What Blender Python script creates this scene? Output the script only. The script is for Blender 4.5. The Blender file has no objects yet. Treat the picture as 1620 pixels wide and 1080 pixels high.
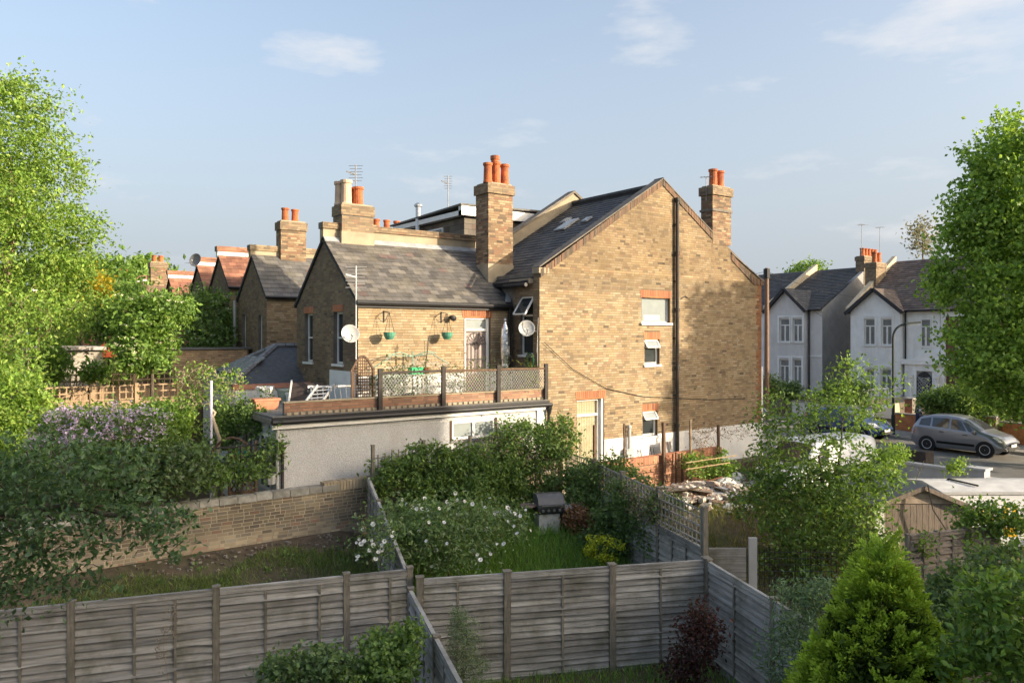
import bpy, math, random
import numpy as np
from mathutils import Vector, Matrix

random.seed(11)
RNG = np.random.default_rng(11)
SC = bpy.context.scene
COL = SC.collection
rad = math.radians

# ------------------------------------------------------------------ camera
# X runs along the side wall of the end house towards the street, Y along the terrace, Z up
AZ = rad(36.2)
F, CX, CY = 1201.0, 810.0, 530.0
CAM = Vector((-13.64, -17.29, 6.2))
RGT = Vector((math.cos(AZ), -math.sin(AZ), 0))
FWD = Vector((math.sin(AZ), math.cos(AZ), 0))
cam_d = bpy.data.cameras.new("camera")
cam_d.sensor_width = 36.0
cam_d.lens = F / 1620 * 36
cam_d.shift_y = -10 / 1620
cam_d.clip_start = 0.1
cam_d.clip_end = 3000
cam = bpy.data.objects.new("camera", cam_d)
cam.location = CAM
cam.rotation_euler = (rad(90), 0, -AZ)
COL.objects.link(cam)
SC.camera = cam

# ------------------------------------------------------------------ sun and sky
SUN_EL = rad(14.5)
SUN_H = Vector((0.72, -1.0, 0)).normalized()           # horizontal direction towards the sun
SUN_V = Vector((SUN_H.x * math.cos(SUN_EL), SUN_H.y * math.cos(SUN_EL), math.sin(SUN_EL)))
sd = bpy.data.lights.new("sun", 'SUN')
sd.energy = 3.0
sd.angle = rad(0.53)
sd.color = (1.0, 0.85, 0.64)
so = bpy.data.objects.new("sun", sd)
so.rotation_euler = (-SUN_V).to_track_quat('-Z', 'Y').to_euler()
so.location = (20, -40, 30)
COL.objects.link(so)

W = bpy.data.worlds.new("World")
SC.world = W
W.use_nodes = True
nt = W.node_tree
nt.nodes.clear()
def wn(t, **k):
    n = nt.nodes.new(t)
    for a, b in k.items():
        setattr(n, a, b)
    return n
sky = wn('ShaderNodeTexSky', sky_type='NISHITA', sun_disc=False)
sky.sun_elevation = SUN_EL
sky.sun_rotation = math.atan2(SUN_H.x, SUN_H.y)
sky.altitude = 50
sky.air_density = 1.0
sky.dust_density = 9.0
sky.ozone_density = 1.4
tc = wn('ShaderNodeTexCoord')
mp = wn('ShaderNodeMapping')
mp.inputs['Scale'].default_value = (1.0, 1.0, 3.4)
mp.inputs['Location'].default_value = (0.37, 1.9, 0.2)
nz = wn('ShaderNodeTexNoise')
nz.inputs['Scale'].default_value = 4.2
nz.inputs['Detail'].default_value = 7
nz.inputs['Roughness'].default_value = 0.58
cr = wn('ShaderNodeValToRGB')
cr.color_ramp.elements[0].position = 0.56
cr.color_ramp.elements[1].position = 0.78
cr.color_ramp.elements[1].color = (0.85, 0.85, 0.85, 1)
mx = wn('ShaderNodeMix', data_type='RGBA')
mx.inputs['B'].default_value = (2.1, 2.08, 2.1, 1)
haze = wn('ShaderNodeMix', data_type='RGBA')
haze.inputs['B'].default_value = (1.62, 1.80, 2.05, 1)
sep = wn('ShaderNodeSeparateXYZ')
hz = wn('ShaderNodeMapRange')
hz.inputs['From Min'].default_value = 0.0; hz.inputs['From Max'].default_value = 0.45
hz.inputs['To Min'].default_value = 0.75; hz.inputs['To Max'].default_value = 0.20
bg = wn('ShaderNodeBackground')
bg.inputs["Strength"].default_value = 0.15
wo = wn('ShaderNodeOutputWorld')
L = nt.links.new
L(tc.outputs['Generated'], sep.inputs['Vector']); L(sep.outputs['Z'], hz.inputs['Value']); L(hz.outputs['Result'], haze.inputs['Factor'])
L(tc.outputs['Generated'], mp.inputs['Vector']); L(mp.outputs['Vector'], nz.inputs['Vector'])
L(nz.outputs['Fac'], cr.inputs['Fac']); L(cr.outputs['Color'], mx.inputs['Factor'])
L(sky.outputs['Color'], haze.inputs['A']); L(haze.outputs['Result'], mx.inputs['A'])
L(mx.outputs['Result'], bg.inputs['Color']); L(bg.outputs['Background'], wo.inputs['Surface'])

SC.view_settings.view_transform = 'Standard'
SC.view_settings.look = 'None'
SC.view_settings.gamma = 1.0
SC.view_settings.exposure = 1.55
SC.view_settings.use_curve_mapping = False
SC.render.engine = 'CYCLES'
SC.cycles.use_denoising = True
SC.cycles.max_bounces = 6
SC.cycles.transparent_max_bounces = 12

# ------------------------------------------------------------------ helpers
def P(px, py, d):
    """world point seen at pixel (px, py) of the photograph, d metres in front of the camera"""
    return CAM + FWD * d + RGT * ((px - CX) / F * d) + Vector((0, 0, -(py - CY) / F * d))

def PZ(px, py, z):
    return P(px, py, (CAM.z - z) * F / (py - CY))

def tag(o, label=None, cat=None, group=None, kind=None):
    if label: o["label"] = label
    if cat: o["category"] = cat
    if group: o["group"] = group
    if kind: o["kind"] = kind
    return o

def thing(name, label, cat, loc, group=None):
    o = bpy.data.objects.new(name, None)
    o.location = loc
    o.empty_display_size = 0.2
    COL.objects.link(o)
    return tag(o, label, cat, group)

def adopt(o, parent):
    o.parent = parent
    if parent is not None and parent.type == 'EMPTY':
        o.matrix_parent_inverse = Matrix.Translation(-Vector(parent.location))

class MB:
    def __init__(s):
        s.v = []; s.f = []; s.c = []
    def add(s, vs, fs):
        b = len(s.v)
        s.v += [tuple(x) for x in vs]
        s.f += [tuple(b + i for i in f) for f in fs]
        return s
    def box(s, o, a, b, c):
        o, a, b, c = Vector(o), Vector(a), Vector(b), Vector(c)
        vs = [o, o + a, o + a + b, o + b, o + c, o + a + c, o + a + b + c, o + b + c]
        fs = [(0, 3, 2, 1), (4, 5, 6, 7), (0, 1, 5, 4), (1, 2, 6, 5), (2, 3, 7, 6), (3, 0, 4, 7)]
        if a.cross(b).dot(c) < 0:
            fs = [f[::-1] for f in fs]
        return s.add(vs, fs)
    def bx(s, x0, x1, y0, y1, z0, z1):
        return s.box((x0, y0, z0), (x1 - x0, 0, 0), (0, y1 - y0, 0), (0, 0, z1 - z0))
    def bar(s, p, q, w, h=None):
        """square bar between two points"""
        p, q = Vector(p), Vector(q)
        h = h or w
        d = (q - p).normalized()
        up = Vector((0, 0, 1)) if abs(d.z) < 0.95 else Vector((1, 0, 0))
        a = d.cross(up).normalized() * w
        b = a.cross(d).normalized() * h
        return s.box(p - a / 2 - b / 2, q - p, a, b)
    def tube(s, pts, r, n=6, cap=True):
        pts = [Vector(p) for p in pts]
        rr = r if isinstance(r, (list, tuple)) else [r] * len(pts)
        b0 = len(s.v)
        t = (pts[1] - pts[0]).normalized()
        ref = Vector((0, 0, 1)) if abs(t.z) < 0.9 else Vector((1, 0, 0))
        for i, p in enumerate(pts):
            t = (pts[min(i + 1, len(pts) - 1)] - pts[max(i - 1, 0)])
            t = t.normalized() if t.length > 1e-9 else Vector((0, 0, 1))
            a = t.cross(ref)
            if a.length < 1e-4: a = t.cross(Vector((0, 1, 0)))
            a.normalize(); b = t.cross(a)
            for k in range(n):
                an = 2 * math.pi * k / n
                s.v.append(tuple(p + (a * math.cos(an) + b * math.sin(an)) * rr[i]))
        for i in range(len(pts) - 1):
            for k in range(n):
                k2 = (k + 1) % n
                s.f.append((b0 + i * n + k, b0 + i * n + k2, b0 + (i + 1) * n + k2, b0 + (i + 1) * n + k))
        if cap:
            s.f.append(tuple(b0 + k for k in range(n))[::-1])
            s.f.append(tuple(b0 + (len(pts) - 1) * n + k for k in range(n)))
        return s
    def lathe(s, c, prof, n=14, axis=(0, 0, 1)):
        c = Vector(c)
        ax = Vector(axis).normalized()
        ref = Vector((1, 0, 0)) if abs(ax.x) < 0.9 else Vector((0, 1, 0))
        a = ax.cross(ref).normalized(); b = ax.cross(a)
        b0 = len(s.v)
        for r, h in prof:
            for k in range(n):
                an = 2 * math.pi * k / n
                s.v.append(tuple(c + ax * h + (a * math.cos(an) + b * math.sin(an)) * r))
        for i in range(len(prof) - 1):
            for k in range(n):
                k2 = (k + 1) % n
                s.f.append((b0 + i * n + k, b0 + i * n + k2, b0 + (i + 1) * n + k2, b0 + (i + 1) * n + k))
        return s
    def prism(s, poly, ext):
        poly = [Vector(p) for p in poly]; ext = Vector(ext)
        n = len(poly)
        vs = poly + [p + ext for p in poly]
        fs = [tuple(range(n))[::-1], tuple(range(n, 2 * n))]
        fs += [(i, (i + 1) % n, n + (i + 1) % n, n + i) for i in range(n)]
        nrm = sum(((poly[i] - poly[0]).cross(poly[(i + 1) % n] - poly[0]) for i in range(1, n)), Vector())
        if nrm.dot(ext) < 0:
            fs = [f[::-1] for f in fs]
        return s.add(vs, fs)
    def obj(s, name, mat, parent=None, kind=None, smooth=False):
        me = bpy.data.meshes.new(name)
        me.from_pydata(s.v, [], s.f)
        me.materials.append(mat)
        if smooth:
            me.polygons.foreach_set('use_smooth', [True] * len(me.polygons))
        o = bpy.data.objects.new(name, me)
        COL.objects.link(o)
        if parent is not None: adopt(o, parent)
        if kind: o["kind"] = kind
        return o

class Frame:
    """wall frame: s along the wall, d out of it, z up"""
    def __init__(s, o, u, n):
        s.o, s.u, s.n = Vector(o), Vector(u).normalized(), Vector(n).normalized()
    def p(s, a, d, z):
        return s.o + s.u * a + s.n * d + Vector((0, 0, z))
    def box(s, mb, a0, a1, d0, d1, z0, z1):
        return mb.box(s.p(a0, d0, z0), s.u * (a1 - a0), s.n * (d1 - d0), Vector((0, 0, z1 - z0)))

def np_mesh(name, V, faces_n, mat, parent=None, kind=None, col=None):
    """V (N*k,3) with every k consecutive vertices one piece; faces_n: list of index tuples in a piece (all tris or all quads)"""
    k = faces_n[0]
    pat = np.array(faces_n[1], dtype=np.int32)
    n = len(V) // k
    idx = (pat[None, :, :] + (np.arange(n, dtype=np.int32) * k)[:, None, None]).reshape(-1)
    m = pat.shape[1]
    nf = n * pat.shape[0]
    me = bpy.data.meshes.new(name)
    me.vertices.add(len(V)); me.vertices.foreach_set('co', np.ascontiguousarray(V, dtype=np.float32).reshape(-1))
    me.loops.add(len(idx)); me.loops.foreach_set('vertex_index', idx)
    me.polygons.add(nf)
    me.polygons.foreach_set('loop_start', np.arange(nf, dtype=np.int32) * m)
    me.polygons.foreach_set('use_smooth', np.zeros(nf, dtype=bool))
    me.update(calc_edges=True)
    if col is not None:
        at = me.attributes.new('Col', 'FLOAT_COLOR', 'POINT')
        c = np.ones((len(V), 4), dtype=np.float32); c[:, :3] = np.repeat(col, k, axis=0)
        at.data.foreach_set('color', c.reshape(-1))
    me.materials.append(mat)
    o = bpy.data.objects.new(name, me)
    COL.objects.link(o)
    if parent is not None: adopt(o, parent)
    if kind: o["kind"] = kind
    return o

# ------------------------------------------------------------------ materials
MATS = {}
def mat(name, col, rough=0.8, var=0.25, scale=6.0, bump=0.0, bscale=40.0, metal=0.0, attr=False, spec=0.35,
        trans=0.0, dirt=None, dscale=0.8, damt=0.5, stretch=None, coat=0.0, orand=0.0, dstretch=None):
    if name in MATS: return MATS[name]
    m = bpy.data.materials.new(name)
    m.use_nodes = True
    t = m.node_tree; N = t.nodes; N.clear(); lk = t.links.new
    out = N.new('ShaderNodeOutputMaterial')
    b = N.new('ShaderNodeBsdfPrincipled')
    b.inputs['Roughness'].default_value = rough
    b.inputs['Metallic'].default_value = metal
    b.inputs['Specular IOR Level'].default_value = spec
    b.inputs['Coat Weight'].default_value = coat
    tcn = N.new('ShaderNodeTexCoord')
    vec = tcn.outputs['Object']
    if stretch:
        mpn = N.new('ShaderNodeMapping'); mpn.inputs['Scale'].default_value = stretch
        lk(vec, mpn.inputs['Vector']); vec = mpn.outputs['Vector']
    if attr:
        a = N.new('ShaderNodeAttribute'); a.attribute_name = 'Col'
        base = a.outputs['Color']
    else:
        a = N.new('ShaderNodeRGB'); a.outputs[0].default_value = (*col, 1)
        base = a.outputs[0]
    if var > 0:
        n1 = N.new('ShaderNodeTexNoise'); n1.inputs['Scale'].default_value = scale; n1.inputs['Detail'].default_value = 6
        lk(vec, n1.inputs['Vector'])
        mr = N.new('ShaderNodeMapRange')
        mr.inputs['From Min'].default_value = 0.3; mr.inputs['From Max'].default_value = 0.7
        mr.inputs['To Min'].default_value = 1 - var; mr.inputs['To Max'].default_value = 1 + var
        lk(n1.outputs['Fac'], mr.inputs['Value'])
        mu = N.new('ShaderNodeVectorMath'); mu.operation = 'SCALE'
        lk(base, mu.inputs[0]); lk(mr.outputs['Result'], mu.inputs['Scale'])
        base = mu.outputs['Vector']
    if dirt:
        n2 = N.new('ShaderNodeTexNoise'); n2.inputs['Scale'].default_value = dscale; n2.inputs['Detail'].default_value = 8
        n2.inputs['Roughness'].default_value = 0.65
        dv = tcn.outputs['Object']
        if dstretch:
            m5 = N.new('ShaderNodeMapping'); m5.inputs['Scale'].default_value = dstretch
            lk(dv, m5.inputs['Vector']); dv = m5.outputs['Vector']
        lk(dv, n2.inputs['Vector'])
        r2 = N.new('ShaderNodeMapRange')
        r2.inputs['From Min'].default_value = 0.48; r2.inputs['From Max'].default_value = 0.72
        r2.inputs['To Min'].default_value = 0; r2.inputs['To Max'].default_value = damt
        lk(n2.outputs['Fac'], r2.inputs['Value'])
        mm = N.new('ShaderNodeMix'); mm.data_type = 'RGBA'
        mm.inputs['B'].default_value = (*dirt, 1)
        lk(r2.outputs['Result'], mm.inputs['Factor']); lk(base, mm.inputs['A'])
        base = mm.outputs['Result']
    if orand > 0:
        oi = N.new('ShaderNodeObjectInfo'); r4 = N.new('ShaderNodeMapRange')
        r4.inputs['To Min'].default_value = 1 - orand; r4.inputs['To Max'].default_value = 1 + orand
        lk(oi.outputs['Random'], r4.inputs['Value'])
        m4 = N.new('ShaderNodeVectorMath'); m4.operation = 'SCALE'
        lk(base, m4.inputs[0]); lk(r4.outputs['Result'], m4.inputs['Scale']); base = m4.outputs['Vector']
    lk(base, b.inputs['Base Color'])
    if bump > 0:
        n3 = N.new('ShaderNodeTexNoise'); n3.inputs['Scale'].default_value = bscale; n3.inputs['Detail'].default_value = 4
        lk(vec, n3.inputs['Vector'])
        bp = N.new('ShaderNodeBump'); bp.inputs['Strength'].default_value = bump; bp.inputs['Distance'].default_value = 0.02
        lk(n3.outputs['Fac'], bp.inputs['Height']); lk(bp.outputs['Normal'], b.inputs['Normal'])
    if trans > 0:
        tr = N.new('ShaderNodeBsdfTranslucent'); ms = N.new('ShaderNodeMixShader')
        ms.inputs['Fac'].default_value = trans
        gm = N.new('ShaderNodeVectorMath'); gm.operation = 'MULTIPLY'; gm.inputs[1].default_value = (1.5, 1.45, 0.6)
        lk(base, gm.inputs[0]); lk(gm.outputs['Vector'], tr.inputs['Color'])
        lk(b.outputs['BSDF'], ms.inputs[1]); lk(tr.outputs['BSDF'], ms.inputs[2]); lk(ms.outputs['Shader'], out.inputs['Surface'])
    else:
        lk(b.outputs['BSDF'], out.inputs['Surface'])
    MATS[name] = m
    return m

def glass_mat(name, tint, alpha):
    m = bpy.data.materials.new(name); m.use_nodes = True
    t = m.node_tree; N = t.nodes; N.clear(); lk = t.links.new
    out = N.new('ShaderNodeOutputMaterial'); g = N.new('ShaderNodeBsdfGlossy'); tr = N.new('ShaderNodeBsdfTransparent')
    g.inputs['Roughness'].default_value = 0.03
    tr.inputs['Color'].default_value = (*tint, 1)
    fr = N.new('ShaderNodeLayerWeight'); fr.inputs['Blend'].default_value = 0.5
    pw = N.new('ShaderNodeMath'); pw.operation = 'POWER'; pw.inputs[1].default_value = 4.0
    ad = N.new('ShaderNodeMath'); ad.operation = 'ADD'; ad.inputs[1].default_value = alpha + 0.03
    ms = N.new('ShaderNodeMixShader')
    lk(fr.outputs['Facing'], pw.inputs[0]); lk(pw.outputs['Value'], ad.inputs[0]); lk(ad.outputs['Value'], ms.inputs['Fac'])
    lk(tr.outputs['BSDF'], ms.inputs[1]); lk(g.outputs['BSDF'], ms.inputs[2]); lk(ms.outputs['Shader'], out.inputs['Surface'])
    MATS[name] = m
    return m

M_BRICK = mat('stock_brick', (0.5, 0.35, 0.2), 0.92, 0.16, 1.3, 0.15, 60, attr=True, dirt=(0.15, 0.11, 0.075), dscale=0.6, damt=0.4, dstretch=(1, 1, .45))
M_MORTAR = mat('lime_mortar', (0.15, 0.11, 0.07), 0.95, 0.2, 5, 0.2, 60)
M_DMORTAR = mat('sooty_mortar', (0.17, 0.15, 0.125), 0.95, 0.25, 4, 0.2, 60)
M_SLATE = mat('roof_slate', (0.1, 0.1, 0.1), 0.62, 0.25, 3, 0.15, 30, attr=True, dirt=(0.16, 0.14, 0.09), dscale=1.4, damt=0.35)
M_TILE = mat('clay_tile', (0.2, 0.08, 0.05), 0.85, 0.25, 3, 0.2, 30, attr=True, dirt=(0.09, 0.07, 0.05), dscale=0.7, damt=0.5)
M_UNDER = mat('roof_underlay', (0.05, 0.05, 0.05), 0.9, 0.2)
M_RED = mat('red_rubbed_brick', (0.5, 0.2, 0.085), 0.9, 0.25, 5, 0.2, 50)
M_CEM = mat('cement_render', (0.36, 0.30, 0.21), 0.92, 0.22, 3, 0.3, 30, dirt=(0.14, 0.12, 0.08), dscale=1.5, damt=0.6)
M_LEAD = mat('lead_flashing', (0.32, 0.33, 0.34), 0.55, 0.2, 5)
M_WHITE = mat('white_paint', (0.78, 0.77, 0.74), 0.5, 0.06, 4, dirt=(0.5, 0.47, 0.4), dscale=3, damt=0.25)
M_WMASON = mat('white_masonry_paint', (0.78, 0.77, 0.74), 0.85, 0.06, 3, 0.3, 60, dirt=(0.45, 0.42, 0.36), dscale=1.4, damt=0.35)
M_BLACK = mat('black_paint', (0.018, 0.018, 0.02), 0.5, 0.2, 10)
M_IRON = mat('cast_iron_pipe', (0.035, 0.033, 0.03), 0.6, 0.3, 6, dirt=(0.13, 0.06, 0.03), dscale=2, damt=0.7)
M_POT = mat('terracotta_chimney_pot', (0.44, 0.13, 0.05), 0.85, 0.2, 6, 0.15, 30, dirt=(0.10, 0.055, 0.04), dscale=4, damt=0.8)
M_BUFF = mat('buff_chimney_pot', (0.55, 0.40, 0.28), 0.85, 0.15, 6, 0.15, 30)
M_TERRA = mat('terracotta_planter', (0.46, 0.19, 0.11), 0.85, 0.15, 8, 0.1, 30, dirt=(0.3, 0.22, 0.17), dscale=6, damt=0.5)
M_PEB = mat('pebbledash', (0.54, 0.54, 0.54), 0.95, 0.22, 55, 0.9, 75, dirt=(0.38, 0.36, 0.33), dscale=1.5, damt=0.45, dstretch=(1, 1, .25))
M_FELT = mat('roofing_felt', (0.16, 0.155, 0.145), 0.9, 0.2, 3, 0.2, 80, dirt=(0.24, 0.22, 0.17), dscale=1.2, damt=0.5)
M_GALV = mat('galvanised_metal', (0.5, 0.51, 0.52), 0.35, 0.1, 6, metal=0.9)
M_FOIL = mat('wrinkled_foil', (0.75, 0.75, 0.76), 0.22, 0.1, 9, 0.9, 12, metal=1.0)
M_GREYMET = mat('grey_dish_paint', (0.42, 0.42, 0.41), 0.5, 0.1, 6, dirt=(0.3, 0.28, 0.25), dscale=5, damt=0.4)
M_ALU = mat('aluminium', (0.62, 0.62, 0.62), 0.4, 0.1, 6, metal=0.7)
M_FENCE = mat('weathered_fence_board', (0.285, 0.275, 0.255), 0.9, 0.35, 2.0, 0.3, 10, stretch=(.7, .7, 14), dirt=(0.10, 0.098, 0.065), dscale=1.9, damt=0.8, orand=.28)
M_FPOST = mat('fence_post_timber', (0.20, 0.18, 0.145), 0.9, 0.3, 5, 0.4, 18, stretch=(6, 6, 1), dirt=(0.06, 0.065, 0.04), dscale=1.3, damt=0.6)
M_OLDWOOD = mat('old_brown_timber', (0.12, 0.075, 0.05), 0.85, 0.3, 6, 0.4, 18, stretch=(5, 5, 1))
M_NEWFENCE = mat('golden_fence_timber', (0.37, 0.26, 0.165), 0.85, 0.2, 5, 0.2, 18)
M_SHED = mat('shed_cladding', (0.25, 0.20, 0.16), 0.9, 0.25, 4, 0.4, 16, stretch=(8, 8, 1), dirt=(0.12, 0.10, 0.08), dscale=1.5, damt=0.5)
M_CURT = mat('cream_curtain', (0.72, 0.66, 0.48), 0.9, 0.05, 4)
M_PALEM = mat('pale_lime_mortar', (0.40, 0.355, 0.265), 0.95, 0.3, 3, 0.3, 50, dirt=(0.2, 0.175, 0.13), dscale=1.1, damt=0.6)
M_CLEAR = glass_mat('clear_glass', (0.93, 0.93, 0.92), 0.02)
M_DARKIN = mat('dark_interior', (0.02, 0.02, 0.022), 0.9, 0.0)
M_GLASS = glass_mat('window_glass', (0.55, 0.6, 0.6), 0.12)
M_GLASSD = mat('dark_window_glass', (0.035, 0.042, 0.045), 0.04, 0.0, spec=0.8)
M_GLASSL = mat('obscured_glass', (0.26, 0.29, 0.29), 0.18, 0.08, 3, spec=0.6)
M_BARK = mat('bark', (0.095, 0.075, 0.055), 0.95, 0.35, 6, 0.7, 20, stretch=(3, 3, 1))
M_PBARK = mat('pale_bark', (0.26, 0.20, 0.14), 0.95, 0.3, 6, 0.7, 20)
M_LEAF = mat('leaf', (0.06, 0.1, 0.02), 0.5, 0.1, 4, attr=True, trans=0.38, spec=0.35)
M_NEEDLE = mat('conifer_foliage', (0.06, 0.1, 0.02), 0.7, 0.1, 4, attr=True, trans=0.15, spec=0.2)
M_PETAL = mat('petal', (0.8, 0.8, 0.76), 0.7, 0.0, attr=True, trans=0.3, spec=0.1)
M_SOIL = mat('garden_soil', (0.10, 0.075, 0.05), 0.95, 0.35, 5, 0.7, 30, dirt=(0.055, 0.075, 0.02), dscale=0.55, damt=0.8)
M_ASPH = mat('asphalt', (0.20, 0.19, 0.175), 0.92, 0.2, 30, 0.3, 120, dirt=(0.09, 0.085, 0.08), dscale=0.5, damt=0.5)
M_PAVE = mat('paving', (0.27, 0.25, 0.225), 0.92, 0.15, 6, 0.2, 60, dirt=(0.15, 0.14, 0.12), dscale=0.9, damt=0.5)
M_KERB = mat('kerb_stone', (0.30, 0.285, 0.26), 0.9, 0.15, 6)
M_CONC = mat('concrete_wall_render', (0.42, 0.42, 0.415), 0.9, 0.1, 3, 0.2, 50, dirt=(0.28, 0.27, 0.25), dscale=0.8, damt=0.5)

# ------------------------------------------------------------------ brickwork, slates, walls with openings
def stock_cols(n, kind='stock'):
    """one colour for every brick"""
    r = RNG.random(n)
    if kind == 'stock':
        base = np.array([0.33, 0.252, 0.152]); alts = [([0.295, 0.215, 0.12], .24), ([0.265, 0.172, 0.11], .08), ([0.19, 0.145, 0.097], .13), ([0.06, 0.05, 0.045], .01), ([0.37, 0.30, 0.198], .2)]
    elif kind == 'stack':
        base = np.array([0.27, 0.19, 0.115]); alts = [([0.21, 0.14, 0.085], .26), ([0.23, 0.125, 0.08], .14), ([0.12, 0.09, 0.065], .16), ([0.34, 0.255, 0.16], .15)]
    elif kind == 'sooty':
        base = np.array([0.27, 0.205, 0.125]); alts = [([0.20, 0.15, 0.095], .25), ([0.15, 0.11, 0.075], .2), ([0.33, 0.235, 0.14], .15), ([0.22, 0.12, 0.075], .08)]
    elif kind == 'pale':
        base = np.array([0.385, 0.292, 0.178]); alts = [([0.335, 0.238, 0.13], .22), ([0.41, 0.332, 0.22], .25), ([0.27, 0.195, 0.118], .10)]
    elif kind == 'garden':
        base = np.array([0.245, 0.205, 0.15]); alts = [([0.31, 0.26, 0.185], .25), ([0.18, 0.15, 0.12], .22), ([0.26, 0.16, 0.12], .06), ([0.20, 0.18, 0.15], .18)]
    else:
        base = np.array([0.33, 0.15, 0.09]); alts = [([0.24, 0.11, 0.07], .25), ([0.40, 0.20, 0.12], .2), ([0.17, 0.09, 0.065], .1)]
    c = np.tile(base, (n, 1)); acc = 0.0
    for a, p in alts:
        k = (r >= acc) & (r < acc + p); c[k] = a; acc += p
    m_ = c.mean(axis=0)
    c = (m_ + (c - m_) * {'stock': .75, 'pale': .7, 'garden': .85, 'stack': .9}.get(kind, .6)) * (0.93 + 0.14 * RNG.random((n, 1)))
    c[RNG.random(n) < .04] *= .7
    return c

BRICK_F = [(8), [(0, 1, 2, 3), (0, 4, 5, 1), (1, 5, 6, 2), (2, 6, 7, 3), (3, 7, 4, 0)]]

def bricks(parent, fr, s0, s1, z0, z1, top=None, holes=(), nind=0, kind='stock', proud=0.0022, tint=None, pitch=0.075, bl=0.225, name='brickwork', gap=0.005):
    """Flemish bond: the bricks nearest the camera are objects of their own, the rest one part"""
    B = []
    row = 0; z = z0
    while z < z1 - 0.02:
        s = s0 - bl * random.choice((0, .25, .5, .75)) - random.uniform(0, .03)
        k = random.randint(0, 1)
        while s < s1:
            w = bl if (k % 2 == 0 or random.random() < .3) else bl / 2
            k += 1
            a, b = max(s, s0), min(s + w - gap, s1)
            s += w
            zb = min(z + pitch - 0.014, z1)
            segs = [(a, b)]
            for h in holes:
                if zb > h[2] + 0.01 and z < h[3] - 0.01:
                    ns = []
                    for (p, q) in segs:
                        if q <= h[0] or p >= h[1]: ns.append((p, q))
                        else:
                            if p < h[0] - 0.03: ns.append((p, h[0]))
                            if q > h[1] + 0.03: ns.append((h[1], q))
                    segs = ns
            for (p, q) in segs:
                if q - p < 0.03: continue
                if top and (top(p) < zb - 0.02 or top(q) < zb - 0.02): continue
                B.append((p, q, z, zb))
        z += pitch; row += 1
    B = np.array(B)
    n = len(B)
    o = np.array(fr.o); u = np.array(fr.u); nn = np.array(fr.n)
    pr = proud + RNG.random(n) * 0.0015
    def pt(a, d, zz):
        return o[None] + u[None] * a[:, None] + nn[None] * d[:, None] + np.array([0, 0, 1.0])[None] * zz[:, None]
    zero = np.zeros(n) - 0.004
    V = np.stack([pt(B[:, 0], pr, B[:, 2]), pt(B[:, 1], pr, B[:, 2]), pt(B[:, 1], pr, B[:, 3]), pt(B[:, 0], pr, B[:, 3]),
                  pt(B[:, 0], zero, B[:, 2]), pt(B[:, 1], zero, B[:, 2]), pt(B[:, 1], zero, B[:, 3]), pt(B[:, 0], zero, B[:, 3])], axis=1)
    if np.dot(np.cross(u, [0, 0, 1.0]), nn) < 0:
        V = V[:, [1, 0, 3, 2, 5, 4, 7, 6]]
    C = stock_cols(n, kind)
    if tint is not None:
        C = C * np.array([tint(a, zz) for a, zz in zip((B[:, 0] + B[:, 1]) / 2, B[:, 2])])
    nind = min(nind, n)
    if nind:
        mid = V.mean(axis=1)
        dist = np.linalg.norm(mid - np.array(CAM)[None], axis=1)
        order = np.argsort(dist)
        near, far = order[:nind], order[nind:]
        for i in near:
            np_mesh('brick', V[i], BRICK_F, M_BRICK, parent, None, C[i][None])
    else:
        far = np.arange(n)
    if len(far):
        np_mesh(name, V[far].reshape(-1, 3), BRICK_F, M_BRICK, parent, 'stuff', C[far])

SLATE_F = [(6), [(0, 1, 2), (0, 2, 3), (4, 5, 1), (4, 1, 0)]]

def slates(parent, o, u, w, Ls, Lt, inside=None, nind=0, width=0.27, exp=0.2, mat_=None, cols=((0.125, 0.116, 0.106), (0.095, 0.089, 0.083), (0.155, 0.142, 0.122), (0.135, 0.098, 0.088)), lift=0.016, name='slating', iname='slate'):
    """courses of slates on a slope: u along the eave, w up the slope"""
    o, u, w = Vector(o), Vector(u).normalized(), Vector(w).normalized()
    nn = u.cross(w)
    if nn.z < 0: nn = -nn
    S = []
    t = 0.0; row = 0
    while t < Lt:
        s = -(width / 2 if row % 2 else 0)
        while s < Ls:
            a, b = max(s + 0.004, 0), min(s + width - 0.004, Ls)
            s += width
            if b - a < 0.04: continue
            if inside and not inside((a + b) / 2, min(t + exp / 2, Lt)): continue
            S.append((a, b, t + random.uniform(-.008, .008), min(t + exp + 0.03, Lt + 0.02)))
        t += exp; row += 1
    S = np.array(S); n = len(S)
    O, U, Wv, Nn = (np.array(x) for x in (o, u, w, nn))
    lf = lift + RNG.random(n) * 0.006
    sk = RNG.normal(0, 0.004, n)
    def pt(a, b, d):
        return O[None] + U[None] * a[:, None] + Wv[None] * b[:, None] + Nn[None] * d[:, None]
    z = np.zeros(n)
    V = np.stack([pt(S[:, 0], S[:, 2] + sk, lf), pt(S[:, 1], S[:, 2] - sk, lf), pt(S[:, 1], S[:, 3], z + 0.003), pt(S[:, 0], S[:, 3], z + 0.003),
                  pt(S[:, 0], S[:, 2] + sk, z), pt(S[:, 1], S[:, 2] - sk, z)], axis=1)
    cc = np.array(cols)
    C = cc[RNG.choice(len(cc), n, p=np.array([.45, .3, .2, .05]) if len(cc) == 4 else None)] * (0.8 + 0.4 * RNG.random((n, 1)))
    m = mat_ or M_SLATE
    nind = min(nind, n)
    order = np.argsort(np.linalg.norm(V.mean(axis=1) - np.array(CAM)[None], axis=1))
    for i in order[:nind]:
        np_mesh(iname, V[i], SLATE_F, m, parent, None, C[i][None])
    far = order[nind:]
    if len(far):
        np_mesh(name, V[far].reshape(-1, 3), SLATE_F, m, parent, 'stuff', C[far])

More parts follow.
